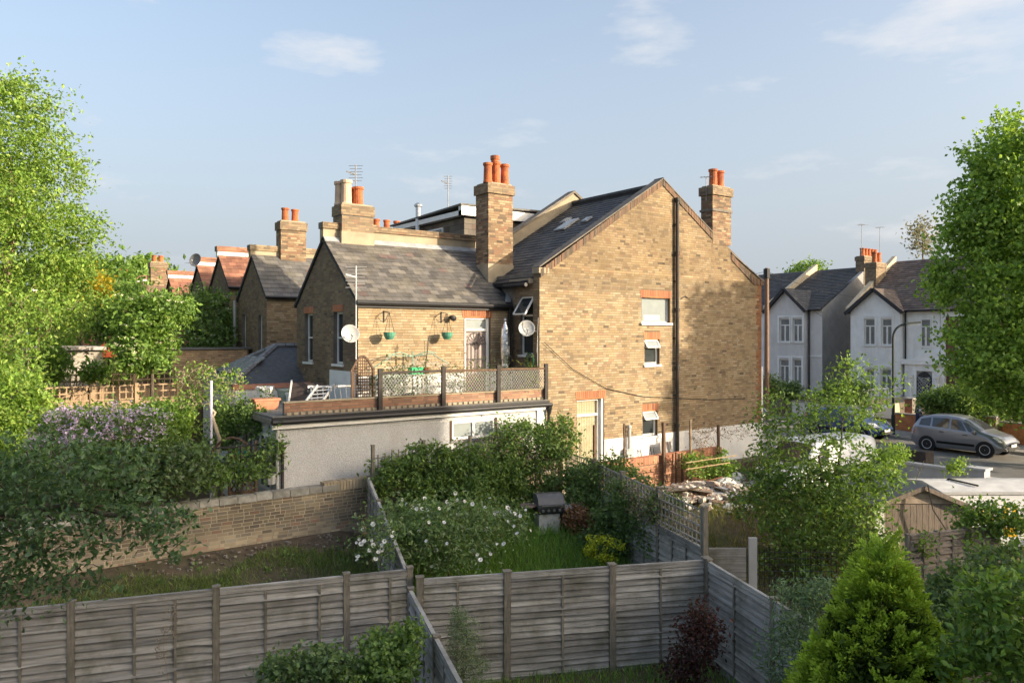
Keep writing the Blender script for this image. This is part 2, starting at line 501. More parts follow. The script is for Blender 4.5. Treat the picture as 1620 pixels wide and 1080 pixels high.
def wall_mesh(mb, fr, s0, s1, z0, z1, holes=(), t=0.25):
    """a thick wall with rectangular openings"""
    ss = sorted(set([s0, s1] + [x for h in holes for x in h[:2] if s0 < x < s1]))
    for a, b in zip(ss[:-1], ss[1:]):
        m = (a + b) / 2
        cut = sorted([(max(h[2], z0), min(h[3], z1)) for h in holes if h[0] < m < h[1]])
        z = z0
        for c, d in cut:
            if c > z + 1e-4: fr.box(mb, a, b, -t, 0, z, c)
            z = d
        if z < z1 - 1e-4: fr.box(mb, a, b, -t, 0, z, z1)
    return mb

def window(parent, fr, s0, s1, z0, z1, rec=0.10, bars='sash', fw=0.055, m=None, pane=None, sill=True, sillp=0.06, name='window', back=True):
    """frame with its panes and sill, set back in the opening"""
    m = m or M_WHITE; pane = pane or M_GLASSD
    mb = MB()
    d0, d1 = -rec - 0.05, -rec
    fr.box(mb, s0, s0 + fw, d0, d1, z0, z1); fr.box(mb, s1 - fw, s1, d0, d1, z0, z1)
    fr.box(mb, s0 + fw, s1 - fw, d0, d1, z0, z0 + fw); fr.box(mb, s0 + fw, s1 - fw, d0, d1, z1 - fw, z1)
    cells = [(s0 + fw, s1 - fw, z0 + fw, z1 - fw)]
    zm, sm = (z0 + z1) / 2, (s0 + s1) / 2
    if bars == 'sash':
        fr.box(mb, s0 + fw, s1 - fw, d0 + 0.004, d1 + 0.012, zm - fw * .4, zm + fw * .4)
        cells = [(s0 + fw, s1 - fw, z0 + fw, zm - fw * .4), (s0 + fw, s1 - fw, zm + fw * .4, z1 - fw)]
    elif bars == 'top':
        zt = z0 + (z1 - z0) * 0.68
        fr.box(mb, s0 + fw, s1 - fw, d0 + 0.004, d1 + 0.012, zt - fw * .5, zt + fw * .5)
        cells = [(s0 + fw, s1 - fw, z0 + fw, zt - fw * .5), (s0 + fw, s1 - fw, zt + fw * .5, z1 - fw)]
    elif bars == 'double':
        fr.box(mb, sm - fw * .6, sm + fw * .6, d0 + 0.004, d1 + 0.012, z0 + fw, z1 - fw)
        cells = [(s0 + fw, sm - fw * .6, z0 + fw, z1 - fw), (sm + fw * .6, s1 - fw, z0 + fw, z1 - fw)]
    elif bars == 'tee':
        zt = z0 + (z1 - z0) * 0.72
        fr.box(mb, s0 + fw, s1 - fw, d0 + 0.004, d1 + 0.012, zt - fw * .5, zt + fw * .5)
        fr.box(mb, sm - fw * .7, sm + fw * .7, d0 + 0.006, d1 + 0.016, z0 + fw, zt - fw * .5)
        cells = [(s0 + fw, sm - fw * .7, z0 + fw, zt - fw * .5), (sm + fw * .7, s1 - fw, z0 + fw, zt - fw * .5), (s0 + fw, s1 - fw, zt + fw * .5, z1 - fw)]
    w = mb.obj(name, m, parent)
    for c in cells:
        q = MB(); fr.box(q, c[0], c[1], d0 + 0.012, d0 + 0.022, c[2], c[3])
        q.obj('pane', pane, w)
    if sill:
        q = MB(); fr.box(q, s0 - 0.06, s1 + 0.06, -rec + 0.002, sillp, z0 - 0.07, z0 - 0.002)
        q.obj('sill', m, w)
    return w

def soldier_arch(parent, fr, s0, s1, z0, h=0.225, rise=0.05, kind='red', d=0.012):
    """each upright brick of a flat arch"""
    a = MB(); fr.box(a, s0, s1, -0.10, 0.002, z0 + rise * .2, z0 + h)
    arch = a.obj('arch', M_RED, parent)
    n = max(3, int(round((s1 - s0) / 0.075)))
    cm = (s0 + s1) / 2; hw = (s1 - s0) / 2
    cs = stock_cols(n, 'red') * np.array([1.2, 1.05, .9])
    for i in range(n):
        x0 = s0 + (s1 - s0) * i / n + 0.004; x1 = s0 + (s1 - s0) * (i + 1) / n - 0.004
        t = ((x0 + x1) / 2 - cm) / hw
        zz = z0 + rise * (1 - t * t)
        lean = t * 0.03
        V = np.array([fr.p(x0, d, zz), fr.p(x1, d, zz), fr.p(x1 + lean, d, z0 + h), fr.p(x0 + lean, d, z0 + h),
                      fr.p(x0, -.09, zz), fr.p(x1, -.09, zz), fr.p(x1 + lean, -.09, z0 + h), fr.p(x0 + lean, -.09, z0 + h)])
        if fr.u.cross(Vector((0, 0, 1))).dot(fr.n) < 0: V = V[[1, 0, 3, 2, 5, 4, 7, 6]]
        np_mesh('brick', V, BRICK_F, M_BRICK, arch, None, cs[i][None])
    return arch

def chimney_pot(parent, x, y, z, h=0.75, r=0.13, m=None):
    mb = MB()
    mb.lathe((x, y, z), [(r * 1.1, 0), (r * 1.1, 0.05), (r, 0.08), (r * .92, h * .8), (r * .95, h * .86), (r * 1.12, h * .88), (r * 1.12, h), (r * .85, h), (r * .8, h * .6), (0.001, h * .6)], 14)
    return mb.obj('chimney_pot', m or M_POT, parent, smooth=False)

def stack(parent, x0, x1, y0, y1, z0, z1, kind='stock', nind=0, faces=('s', 'w'), cap=0.05, render_to=None):
    """brick chimney stack with an oversailing head"""
    mb = MB()
    mb.bx(x0, x1, y0, y1, z0, z1)
    st = mb.obj('chimney', M_DMORTAR if kind == 'sooty' else M_MORTAR, parent)
    zb = render_to or z0
    head = MB()
    fs = Frame((x0, y0, 0), (1, 0, 0), (0, -1, 0)); fw_ = Frame((x0, y1, 0), (0, -1, 0), (-1, 0, 0))
    bricks(st, fs, 0, x1 - x0, zb, z1 - 0.32, nind=nind, kind=kind)
    bricks(st, fw_, 0, y1 - y0, zb, z1 - 0.32, nind=nind // 2, kind='sooty' if kind == 'sooty' else kind)
    c = cap
    mb = MB(); mb.bx(x0 - c, x1 + c, y0 - c, y1 + c, z1 - 0.30, z1)
    hd = mb.obj('chimney_head', M_DMORTAR, st)
    for f2, l in ((Frame((x0 - c, y0 - c, 0), (1, 0, 0), (0, -1, 0)), x1 - x0 + 2 * c), (Frame((x0 - c, y1 + c, 0), (0, -1, 0), (-1, 0, 0)), y1 - y0 + 2 * c)):
        bricks(st, f2, 0, l, z1 - 0.30, z1, kind='sooty', name='head_brickwork')
    mb = MB(); mb.prism([(x0 - c + .02, y0 - c + .02, z1), (x1 + c - .02, y0 - c + .02, z1), (x1 - .08, y0 + .1, z1 + .07), (x0 + .08, y0 + .1, z1 + .07)], (0, 0, 0.001))
    mb = MB(); mb.bx(x0 + .02, x1 - .02, y0 + .02, y1 - .02, z1, z1 + .05); mb.obj('flaunching', M_CEM, st)
    if render_to:
        mb = MB(); mb.bx(x0 - .02, x1 + .02, y0 - .02, y1 + .02, z0, render_to); mb.obj('rendered_base', M_CEM, st)
    return st

def slab(parent, name, a, b, c, d, t, m):
    """thick slab from four corners, t along its downward normal"""
    a, b, c, d = (Vector(x) for x in (a, b, c, d))
    n = (b - a).cross(d - a).normalized()
    if n.z < 0: n = -n
    mb = MB(); mb.prism([a, b, c, d], -n * t)
    return mb.obj(name, m, parent)
# ------------------------------------------------------------------ the setting: ground, road, pavements
def smooth(a, b, x):
    t = min(1, max(0, (x - a) / (b - a)))
    return t * t * (3 - 2 * t)

def zs(y):
    return 1.0 + 0.02 * max(-40, min(y, 120))

def gz(x, y):
    q = 0.342 * x + 0.94 * y
    g = 0.3 + 1.1 * min(1, max(0, (q + 8.0) / 4.8))
    gl = 0.3 + 1.4 * min(1, max(0, (y + 5.4) / 4.2))
    g = gl + (g - gl) * smooth(-6.6, -5.4, x)
    if y > -0.72:
        g = 1.75 + 0.03 * max(0, min(y, 40))
    st = zs(y) - 0.03
    if x > 26.6:
        st = zs(y) + min(0.75, (x - 26.6) * 0.11)
    return g + (st - g) * smooth(10.3, 10.8, x)

def axis(lo, hi, step, far):
    a = list(np.arange(lo, hi + 1e-6, step))
    out, s, x = [], step, lo
    while x > -far:
        s *= 1.5; x -= s; out.append(x)
    out = out[::-1] + a
    s, x = step, hi
    while x < far:
        s *= 1.5; x += s; out.append(x)
    return out
gx = sorted(set([round(v, 3) for v in axis(-22, 40, 0.5, 1500)] + [10.3, 10.42, 10.55, 10.68, 10.8, 26.6]))
gy = sorted(set([round(v, 3) for v in axis(-20, 30, 0.5, 1500)] + [-0.73, -0.71]))
mb = MB()
for y in gy:
    for x in gx:
        mb.v.append((x, y, gz(x, y)))
nx = len(gx)
for j in range(len(gy) - 1):
    for i in range(nx - 1):
        mb.f.append((j * nx + i, j * nx + i + 1, (j + 1) * nx + i + 1, (j + 1) * nx + i))
mb.obj('ground', M_SOIL, None, 'structure')

def strip(name, x0, x1, y0, y1, dz, m, th=0.0, n=60):
    mb = MB()
    for k in range(n + 1):
        y = y0 + (y1 - y0) * k / n
        z = zs(y) + dz
        mb.v += [(x0, y, z), (x1, y, z), (x0, y, z - th), (x1, y, z - th)]
    for k in range(n):
        b = 4 * k
        mb.f += [(b, b + 1, b + 5, b + 4)]
        if th:
            mb.f += [(b, b + 4, b + 6, b + 2), (b + 1, b + 3, b + 7, b + 5)]
    return mb.obj(name, m, None, 'structure')
strip('road', 13.2, 24.2, -60, 150, 0.004, M_ASPH)
strip('pavement', 10.82, 13.05, -60, 150, 0.12, M_PAVE, 0.2)
far_pave = strip('pavement', 24.35, 26.6, -60, 150, 0.12, M_PAVE, 0.2)
for x in (13.05, 24.2):
    kb = MB(); kb.bx(x + .002, x + .148, 14.02, 150, zs(14) - .1, zs(14) + .09)
    kb = strip('kerb', x + 0.002, x + 0.148, 14, 150, 0.125, M_KERB, 0.2)
    y = -12.0
    while y < 14:
        q = MB(); q.bx(x + .002, x + .148, y + .006, y + .909, zs(y) - .1, zs(y + .45) + .127)
        q.obj('kerb_stone', M_KERB, kb)
        y += 0.915
# ------------------------------------------------------------------ the end-of-terrace house
H1 = thing('end_terrace_house', 'yellow stock brick end house with tall gable side wall and slate rear wing', 'house', (5, 2, 1.75))
FL = Frame((0, 0, 0), (1, 0, 0), (0, -1, 0))                 # side wall
SLP = 0.634
def rake(s):
    if s <= 5.17: return 8.03 + SLP * max(0, s)
    if 7.70 <= s <= 8.71: return 11.0
    return max(8.22, 8.03 + SLP * (10.34 - s))
fh = [(1.44, 2.53, 1.80, 4.25), (4.19, 5.53, 6.60, 7.42), (4.34, 5.02, 5.24, 6.06), (4.25, 4.93, 2.92, 3.73)]
mb = MB()
wall_mesh(mb, FL, 0, 10.5, 1.6, 8.03, fh, 0.28)
mb.prism([(0, 0, 8.03), (10.5, 0, 8.03), (10.5, 0, 8.22), (5.17, 0, 11.31)], (0, 0.28, 0))
flank = mb.obj('gable_wall', M_MORTAR, H1)
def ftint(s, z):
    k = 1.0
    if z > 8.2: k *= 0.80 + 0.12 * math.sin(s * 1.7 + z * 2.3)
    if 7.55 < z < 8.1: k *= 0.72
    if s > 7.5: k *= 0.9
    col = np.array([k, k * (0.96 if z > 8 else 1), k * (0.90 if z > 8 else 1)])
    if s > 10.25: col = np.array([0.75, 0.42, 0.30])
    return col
dg = RNG
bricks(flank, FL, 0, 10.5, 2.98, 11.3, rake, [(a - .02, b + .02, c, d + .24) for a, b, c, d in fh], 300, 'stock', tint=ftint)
bricks(flank, FL, 0, 1.40, 1.8, 2.98, None, [], 0, 'stock', name='lower_brickwork')
# red rubbed arches
soldier_arch(H1, FL, 1.40, 2.60, 4.24, 0.26)
soldier_arch(H1, FL, 4.15, 5.57, 7.41, 0.25)
soldier_arch(H1, FL, 4.31, 5.05, 6.05, 0.25)
soldier_arch(H1, FL, 4.22, 4.96, 3.72, 0.25)
# white plinth
mb = MB()
FL.box(mb, 2.55, 4.25, 0, 0.022, 1.6, 2.97); FL.box(mb, 4.93, 10.49, 0, 0.022, 1.6, 2.97); FL.box(mb, 4.25, 4.93, 0, 0.022, 1.6, 2.85)
mb.obj('painted_plinth', M_WMASON, H1)
# windows of the side wall
w = window(H1, FL, 4.19, 5.53, 6.60, 7.44, 0.10, 'none', 0.05, pane=M_GLASSL, sillp=0.08)
mb = MB(); FL.box(mb, 4.40, 5.15, -0.117, -0.112, 6.68, 6.86); mb.obj('interior_shelf', M_CURT, w)
def casement_pair(s0, s1, z0, z1):
    w = window(H1, FL, s0, s1, z0, z1, 0.09, 'top', 0.07)
    zt = z0 + (z1 - z0) * .68
    top = [(s0 + .05, zt), (s1 - .05, zt), (s1 - .05, z1 - .05), (s0 + .05, z1 - .05)]
    q = MB()
    hi, lo = FL.p(0, -.07, z1 - .05), FL.p(0, .06, zt + .0)
    def cp(s, t): return FL.p(s, -.07 + .14 * (1 - t), zt + (z1 - .05 - zt) * t)
    for a, b in (((s0 + .05, 0), (s1 - .05, 0)), ((s1 - .05, 0), (s1 - .05, 1)), ((s1 - .05, 1), (s0 + .05, 1)), ((s0 + .05, 1), (s0 + .05, 0))):
        q.bar(cp(*a), cp(*b), .045, .04)
    sh = q.obj('open_casement', M_WHITE, w)
    q = MB(); q.prism([cp(s0 + .07, .1), cp(s1 - .07, .1), cp(s1 - .07, .93), cp(s0 + .07, .93)], (0, 0.008, 0)); q.obj('pane', M_GLASSL, w)
casement_pair(4.34, 5.02, 5.24, 6.08)
casement_pair(4.25, 4.93, 2.92, 3.75)
# side door with a fanlight and a cream curtain behind the glass
mb = MB()
for a, b, c, d in ((1.44, 1.50, 1.8, 4.27), (2.38, 2.46, 1.8, 4.27), (1.5, 2.38, 4.19, 4.27), (1.5, 2.38, 3.72, 3.79), (1.5, 2.38, 1.8, 1.95)):
    FL.box(mb, a, b, -.20, -.12, c, d)
FL.box(mb, 2.46, 2.53, -.2, -.02, 1.8, 4.27)
dr = mb.obj('side_door', M_WHITE, H1)
mb = MB(); FL.box(mb, 1.5, 2.38, -.17, -.16, 1.95, 3.72); mb.obj('pane', M_CLEAR, dr)
mb = MB(); FL.box(mb, 1.5, 2.38, -.17, -.16, 3.79, 4.19); mb.obj('pane', M_CLEAR, dr)
mb = MB()
k = 26
for i in range(k + 1):
    a = 1.5 + .88 * i / k
    mb.v += [tuple(FL.p(a, -.195 + (.014 if i % 2 else -.012), 1.9)), tuple(FL.p(a, -.195 + (.014 if i % 2 else -.012), 4.22))]
mb.f += [(2 * i, 2 * i + 2, 2 * i + 3, 2 * i + 1) for i in range(k)]
mb.obj('curtain', M_CURT, dr)
# coping of bricks along the rakes
def rake_coping(s0, s1):
    n = int(abs(s1 - s0) * math.sqrt(1 + SLP ** 2) / 0.078)
    V = []; C = []
    for i in range(n):
        a, b = s0 + (s1 - s0) * i / n, s0 + (s1 - s0) * (i + .9) / n
        za, zb = 8.03 + SLP * (a if a < 5.17 else 10.34 - a), 8.03 + SLP * (b if b < 5.17 else 10.34 - b)
        za, zb = max(za, 8.22 if a > 5.17 else 0), max(zb, 8.22 if b > 5.17 else 0)
        j = random.uniform(-.008, .012)
        lo, hi = (-.17, .055 + j)
        if a > b: a, b, za, zb = b, a, zb, za
        V.append([FL.p(a, .03 + j, za + lo), FL.p(b, .03 + j, zb + lo), FL.p(b, .03 + j, zb + hi), FL.p(a, .03 + j, za + hi),
                  FL.p(a, -.30, za + lo), FL.p(b, -.30, zb + lo), FL.p(b, -.30, zb + hi), FL.p(a, -.30, za + hi)])
        C.append(random.choice([(0.17, 0.10, 0.065), (0.14, 0.09, 0.062), (0.10, 0.08, 0.06), (0.19, 0.115, 0.075), (0.13, .095, .068)]))
    np_mesh('coping_bricks', np.array(V).reshape(-1, 3), BRICK_F, M_BRICK, H1, 'stuff', np.array(C))
rake_coping(0.02, 5.17); rake_coping(5.18, 7.70); rake_coping(8.72, 10.6)
mb = MB()
for a, b in ((-.03, 5.19), (5.15, 7.69), (8.72, 10.62)):
    za, zb = (8.03 + SLP * (s if s < 5.17 else 10.34 - s) for s in (a, b))
    za, zb = max(za, 8.1), max(zb, 8.1)
    mb.prism([FL.p(a, .05, za + .06), FL.p(b, .05, zb + .06), FL.p(b, .05, zb + .10), FL.p(a, .05, za + .10)], FL.n * -0.4)
mb.obj('coping', M_DMORTAR, H1)
mb = MB(); FL.box(mb, -.04, .34, -.3, .035, 8.0, 8.16); mb.obj('kneeler', M_CEM, H1)
# chimney on the side wall, flush with it below the roof
st = stack(H1, 7.70, 8.71, -0.012, 0.50, 9.4, 11.42, 'stack', 40, cap=0.06)
mb = MB(); mb.bx(7.66, 8.75, -.05, .54, 10.55, 10.63); mb.obj('string_course', M_DMORTAR, st)
chimney_pot(st, 8.05, .25, 11.46, .62, .15); chimney_pot(st, 8.42, .25, 11.46, .60, .15)
# downpipe with its hopper and shoes
mb = MB()
mb.tube([FL.p(5.78, .10, 10.72), FL.p(5.78, .10, 8.95), FL.p(5.78, .10, 1.85)], .062, 10)
for z in (10.72, 8.93, 7.05, 5.1, 3.2): mb.tube([FL.p(5.78, .10, z - .06), FL.p(5.78, .10, z + .06)], .085, 10)
for z in (9.9, 8.0, 6.1, 4.2): FL.box(mb, 5.68, 5.88, 0.009, .06, z - .02, z + .02)
mb.obj('downpipe', M_IRON, H1, smooth=False)
# small wall vents / missing bricks and a bird shaped tie
mb = MB()
mb.bar(FL.p(6.05, .02, 7.42), FL.p(6.22, .05, 7.52), .03, .02); mb.bar(FL.p(6.22, .05, 7.52), FL.p(6.40, .02, 7.46), .03, .02)
mb.obj('iron_tie', M_BLACK, H1)
mb = MB(); mb.tube([FL.p(.12, .06, 6.0), FL.p(1.2, .05, 5.2), FL.p(2.6, .04, 4.55), FL.p(4.2, .03, 4.22), FL.p(7.6, .02, 3.95), FL.p(9.5, .02, 3.9)], .010, 4)
mb.obj('cable', M_BLACK, H1)
# other walls of the main house: rear wall with a stair window, front wall, party wall
RW = Frame((0, 4.56, 0), (0, -1, 0), (-1, 0, 0))
rh = [(4.56 - .92, 4.56 - .30, 5.62, 7.35)]
mb = MB(); wall_mesh(mb, RW, 0, 4.56 - .282, 1.6, 8.03, rh, .25)
rw = mb.obj('rear_wall', M_DMORTAR, H1)
bricks(rw, RW, 3.28, 4.55, 4.2, 7.9, None, rh, 0, 'sooty')
w = window(H1, RW, rh[0][0], rh[0][1], 5.62, 7.33, .08, 'top', .05, pane=M_GLASSD)
q = MB()
def cp2(s, t): return RW.p(s, -.06 + .34 * (1 - t), 6.82 + .5 * t)
sa, sb = rh[0][0] + .03, rh[0][1] - .03
for a, b in (((sa, 0), (sb, 0)), ((sb, 0), (sb, 1)), ((sb, 1), (sa, 1)), ((sa, 1), (sa, 0))): q.bar(cp2(*a), cp2(*b), .05, .04)
q.obj('open_casement', M_WHITE, w)
q = MB(); q.prism([cp2(sa + .02, .06), cp2(sb - .02, .06), cp2(sb - .02, .94), cp2(sa + .02, .94)], (0.008, 0, 0)); q.obj('pane', M_GLASSD, w)
mb = MB(); mb.bx(10.22, 10.48, .282, 4.56, 1.6, 8.2); mb.obj('front_wall', M_MORTAR, H1)
mb = MB(); mb.bx(10.48, 11.3, .5, 3.8, 1.6, 5.0); mb.bx(10.485, 10.62, .30, 4.2, 5.0, 8.0); mb.obj('bay', M_WMASON, H1)
# main roof
e = Vector((-.22, .29, 8.03 - .14 - .22 * SLP + .02)); rdg = Vector((5.17, .29, 11.31 - .22))
rise = (rdg.z - e.z) / (5.17 + .22)
slab(H1, 'roof', e, e + Vector((0, 4.4, 0)), rdg + Vector((0, 4.4, 0)), rdg, .12, M_UNDER)
slab(H1, 'roof', (10.6, .29, 8.05), (10.6, 4.69, 8.05), rdg + Vector((0, 4.4, 0)), rdg, .12, M_UNDER)
wv = Vector((1, 0, rise)).normalized()
slen = (rdg - e).length
nrm = Vector((-rise, 0, 1)).normalized()
slates(H1, e + Vector((0, 0, 0.002)) + Vector((0, 4.2, 0)), (0, -1, 0), wv, 4.2, slen, None, 90, .3, .22, cols=((.05, .05, .054), (.036, .036, .04), (.065, .063, .063), (.05, .044, .042)))  # slates darkened: the shade of the rear slope is put into their colour
mb = MB()
mb.tube([(5.17, .2, 11.16), (5.17, 4.6, 11.16)], .11, 6); mb.obj('ridge_tiles', M_UNDER, H1)
for (s, t, a, b) in ((1.75, 3.75, .55, .8), (2.75, 4.15, .3, .32), (1.35, 4.45, .32, .36)):
    o = e + Vector((0, 4.4 - s, 0)) + wv * t + nrm * .03
    q = MB(); q.box(o, Vector((0, -a, 0)), wv * b, nrm * .05); sl = q.obj('skylight', M_LEAD if a < .5 else M_GALV, H1)
    q = MB(); q.box(o + Vector((0, -.05, 0)) + wv * .05 + nrm * .051, Vector((0, -a + .1, 0)), wv * (b - .1), nrm * .008); q.obj('pane', M_GLASSL, sl)
mb = MB(); mb.tube([e + Vector((-.05, 0, -.10)), e + Vector((-.05, 1.1, -.10))], .06, 8); mb.obj('gutter', M_BLACK, H1)
mb = MB(); mb.bx(-.18, -.002, .28, 1.25, 7.72, 7.86); mb.obj('eaves_board', M_CEM, H1)
# party wall parapet between this house and the next
mb = MB()
mb.prism([(-.25, 4.46, 7.6), (-.25, 4.46, 8.15), (5.17, 4.46, 11.55), (5.17, 4.46, 10.6)], (0, .3, 0))
mb.prism([(5.17, 4.46, 10.6), (5.17, 4.46, 11.55), (10.5, 4.46, 8.3), (10.5, 4.46, 7.6)], (0, .3, 0))
mb.obj('party_parapet', M_CEM, H1)
mb = MB()
mb.prism([(-.3, 4.40, 8.15), (5.17, 4.40, 11.55), (5.17, 4.40, 11.65), (-.3, 4.40, 8.25)], (0, .4, 0))
mb.prism([(5.17, 4.40, 11.55), (10.5, 4.40, 8.3), (10.5, 4.40, 8.4), (5.17, 4.40, 11.65)], (0, .4, 0))
mb.obj('party_coping', M_DMORTAR, H1)

# ---- rear wing
FW = Frame((-5.06, 1.35, 0), (1, 0, 0), (0, -1, 0))          # side, s = x + 5.06
wh = [(3.36, 4.24, 4.38, 6.72)]
mb = MB(); wall_mesh(mb, FW, 0, 5.05, 1.6, 7.10, wh, .25)
ww = mb.obj('wing_side_wall', M_MORTAR, H1)
bricks(ww, FW, 0, 5.04, 4.32, 7.02, None, [(3.32, 4.28, 4.3, 6.95)], 300, 'pale')
soldier_arch(H1, FW, 3.28, 4.32, 6.70, .26)
mb = MB(); FW.box(mb, 0.0, 3.30, 0, .02, 4.3, 5.10); FW.box(mb, 4.3, 5.04, 0, .02, 4.3, 5.10); mb.obj('painted_plinth', M_WMASON, H1)
# terrace door with iron grille
mb = MB()
for a, b, c, d in ((3.36, 3.42, 4.38, 6.74), (4.14, 4.24, 4.38, 6.74), (3.42, 4.14, 6.66, 6.74), (3.42, 4.14, 6.33, 6.39)): FW.box(mb, a, b, -.12, -.05, c, d)
dr = mb.obj('terrace_door', M_WHITE, H1)
mb = MB(); FW.box(mb, 3.42, 4.14, -.10, -.09, 6.39, 6.66); mb.obj('pane', M_GLASSL, dr)
mb = MB(); FW.box(mb, 3.42, 4.14, -.11, -.10, 4.45, 6.33); mb.obj('pane', mat('pink_obscured_glass', (.34, .27, .25), .3, .15, 5), dr)
mb = MB(); FW.box(mb, 3.42, 4.14, -.105, -.07, 4.45, 5.05); mb.obj('kick_panel', mat('door_red_brown', (.16, .075, .05), .6, .3, 12), dr)
mb = MB()
for i in range(6): mb.bar(FW.p(3.45 + .13 * i, -.03, 4.5), FW.p(3.45 + .13 * i, -.03, 5.95), .014)
for z in (5.05, 5.5, 5.95, 6.3): mb.bar(FW.p(3.43, -.03, z), FW.p(4.13, -.03, z), .014)
for k in range(9):
    a = math.pi * k / 8
    mb.bar(FW.p(3.78, -.03, 5.95), FW.p(3.78 + .33 * math.cos(a), -.03, 5.95 + .33 * math.sin(a)), .012)
    if k < 8:
        b = math.pi * (k + 1) / 8
        mb.bar(FW.p(3.78 + .33 * math.cos(a), -.03, 5.95 + .33 * math.sin(a)), FW.p(3.78 + .33 * math.cos(b), -.03, 5.95 + .33 * math.sin(b)), .014)
mb.obj('iron_grille', M_BLACK, dr)
# gable end of the wing
FE = Frame((-5.06, 5.80, 0), (0, -1, 0), (-1, 0, 0))         # s = 5.80 - y
eh = [(5.8 - 2.95, 5.8 - 2.30, 5.40, 6.85), (5.8 - 5.15, 5.8 - 4.50, 5.40, 6.85)]
mb = MB(); wall_mesh(mb, FE, 0, 4.45 - .252, 1.6, 7.10, eh, .25)
FE.box(mb, 4.45 - .252, 4.45, -.003, -.0025, 1.6, 7.1)
mb.prism([FE.p(0, 0, 7.10), FE.p(4.45, 0, 7.10), FE.p(2.15, 0, 9.05)], (.25, 0, 0))
we = mb.obj('wing_gable_wall', M_DMORTAR, H1)
def etop(s): return 7.1 + (s / 2.15 if s < 2.15 else (4.45 - s) / 2.3) * 1.95 + .02
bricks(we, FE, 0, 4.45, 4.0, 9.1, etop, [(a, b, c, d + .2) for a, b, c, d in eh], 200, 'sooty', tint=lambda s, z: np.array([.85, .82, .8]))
for h in eh:
    window(H1, FE, h[0], h[1], h[2], h[3], .11, 'sash', .055, sillp=.05)
    soldier_arch(H1, FE, h[0] - .03, h[1] + .03, h[3], .2)
mb = MB(); FE.box(mb, 2.6, 4.44, 0, .02, 4.3, 5.22); mb.obj('painted_plinth', M_WMASON, H1)
# verge, roof and parapet of the wing
WE = Vector((-5.12, 1.27, 7.12)); WR = Vector((-5.12, 3.62, 9.05))
slab(H1, 'roof', WE, WE + Vector((7.0, 0, 0)), WR + Vector((7.0, 0, 0)), WR, .09, M_UNDER)
slab(H1, 'roof', (-5.12, 5.92, 7.12), (1.8, 5.92, 7.12), WR + Vector((7.0, 0, 0)), WR, .09, M_UNDER)
wv2 = (WR - WE).normalized(); wl = (WR - WE).length
def win_in(s, t):
    x = -5.12 + s; z = 7.12 + t / wl * 1.93
    return z > 7.92 + SLP * x - .05 or x < -.15
slates(H1, WE + Vector((0, 0, .002)), (1, 0, 0), wv2, 6.3, wl, win_in, 220, .27, .19)
mb = MB(); mb.bx(-5.12, .75, 3.55, 3.80, 8.9, 9.28); pw = mb.obj('ridge_parapet', M_CEM, H1)
fpw = Frame((-5.15, 3.50, 0), (1, 0, 0), (0, -1, 0))
mb = MB(); mb.bx(-5.15, .75, 3.51, 3.84, 9.28, 9.46); mb.obj('parapet_head', M_DMORTAR, H1)
bricks(pw, fpw, 0, 5.9, 9.28, 9.46, None, [], 0, 'sooty')
mb = MB(); mb.prism([(-5.12, 3.42, 8.90), (.75, 3.42, 8.90), (.75, 3.54, 9.03), (-5.12, 3.54, 9.03)], (0, -.004, .02)); mb.obj('flashing', M_LEAD, H1)
mb = MB(); mb.tube([(-5.16, 1.20, 7.06), (-.1, 1.20, 7.06)], .065, 8); mb.bx(-5.12, 0, 1.265, 1.343, 6.94, 7.04); mb.obj('gutter', M_BLACK, H1)
mb = MB(); mb.bx(-5.06, -.01, 1.30, 1.349, 6.985, 7.10); mb.obj('fascia', M_WHITE, H1)
mb = MB(); mb.tube([(-.16, 1.22, 7.02), (-.16, 1.25, 6.8), (-.16, 1.25, 4.4)], .05, 8); mb.obj('downpipe', M_BLACK, H1)
mb = MB(); mb.tube([(-5.13, 1.25, 7.0), (-5.13, 1.25, 4.4)], .035, 8); mb.obj('downpipe', M_BLACK, H1)
# valley flashing
mb = MB()
for k in range(10):
    x0, x1 = -.25 + .17 * k, -.25 + .17 * (k + 1)
z0 = 7.35
mb.prism([(-.30, 1.30, 7.20), (-.08, 1.30, 7.20), (1.10, 2.62, 8.40), (.90, 2.66, 8.40)], (0, 0, .02)); mb.obj('valley_flashing', M_LEAD, H1)
# main chimney at the junction
st = stack(H1, -.32, .62, 2.15, 2.85, 7.6, 10.92, 'stack', 120, cap=.05, render_to=8.42)
for dx, dy, h in ((.08, .15, .62), (.42, .18, .70), (.74, .16, .66), (.60, .50, .98)):
    chimney_pot(st, -.32 + dx, 2.15 + dy, 10.95, h, .135)
# wing chimney on the ridge
st = stack(H1, -4.62, -3.62, 3.38, 4.02, 8.75, 10.0, 'sooty', 40, cap=.03, render_to=9.22)
chimney_pot(st, -4.38, 3.62, 10.03, .72, .16, M_BUFF); chimney_pot(st, -4.48, 3.86, 10.03, .70, .15, M_BUFF)
chimney_pot(st, -4.0, 3.62, 10.03, .56, .15); chimney_pot(st, -4.1, 3.86, 10.03, .56, .14)

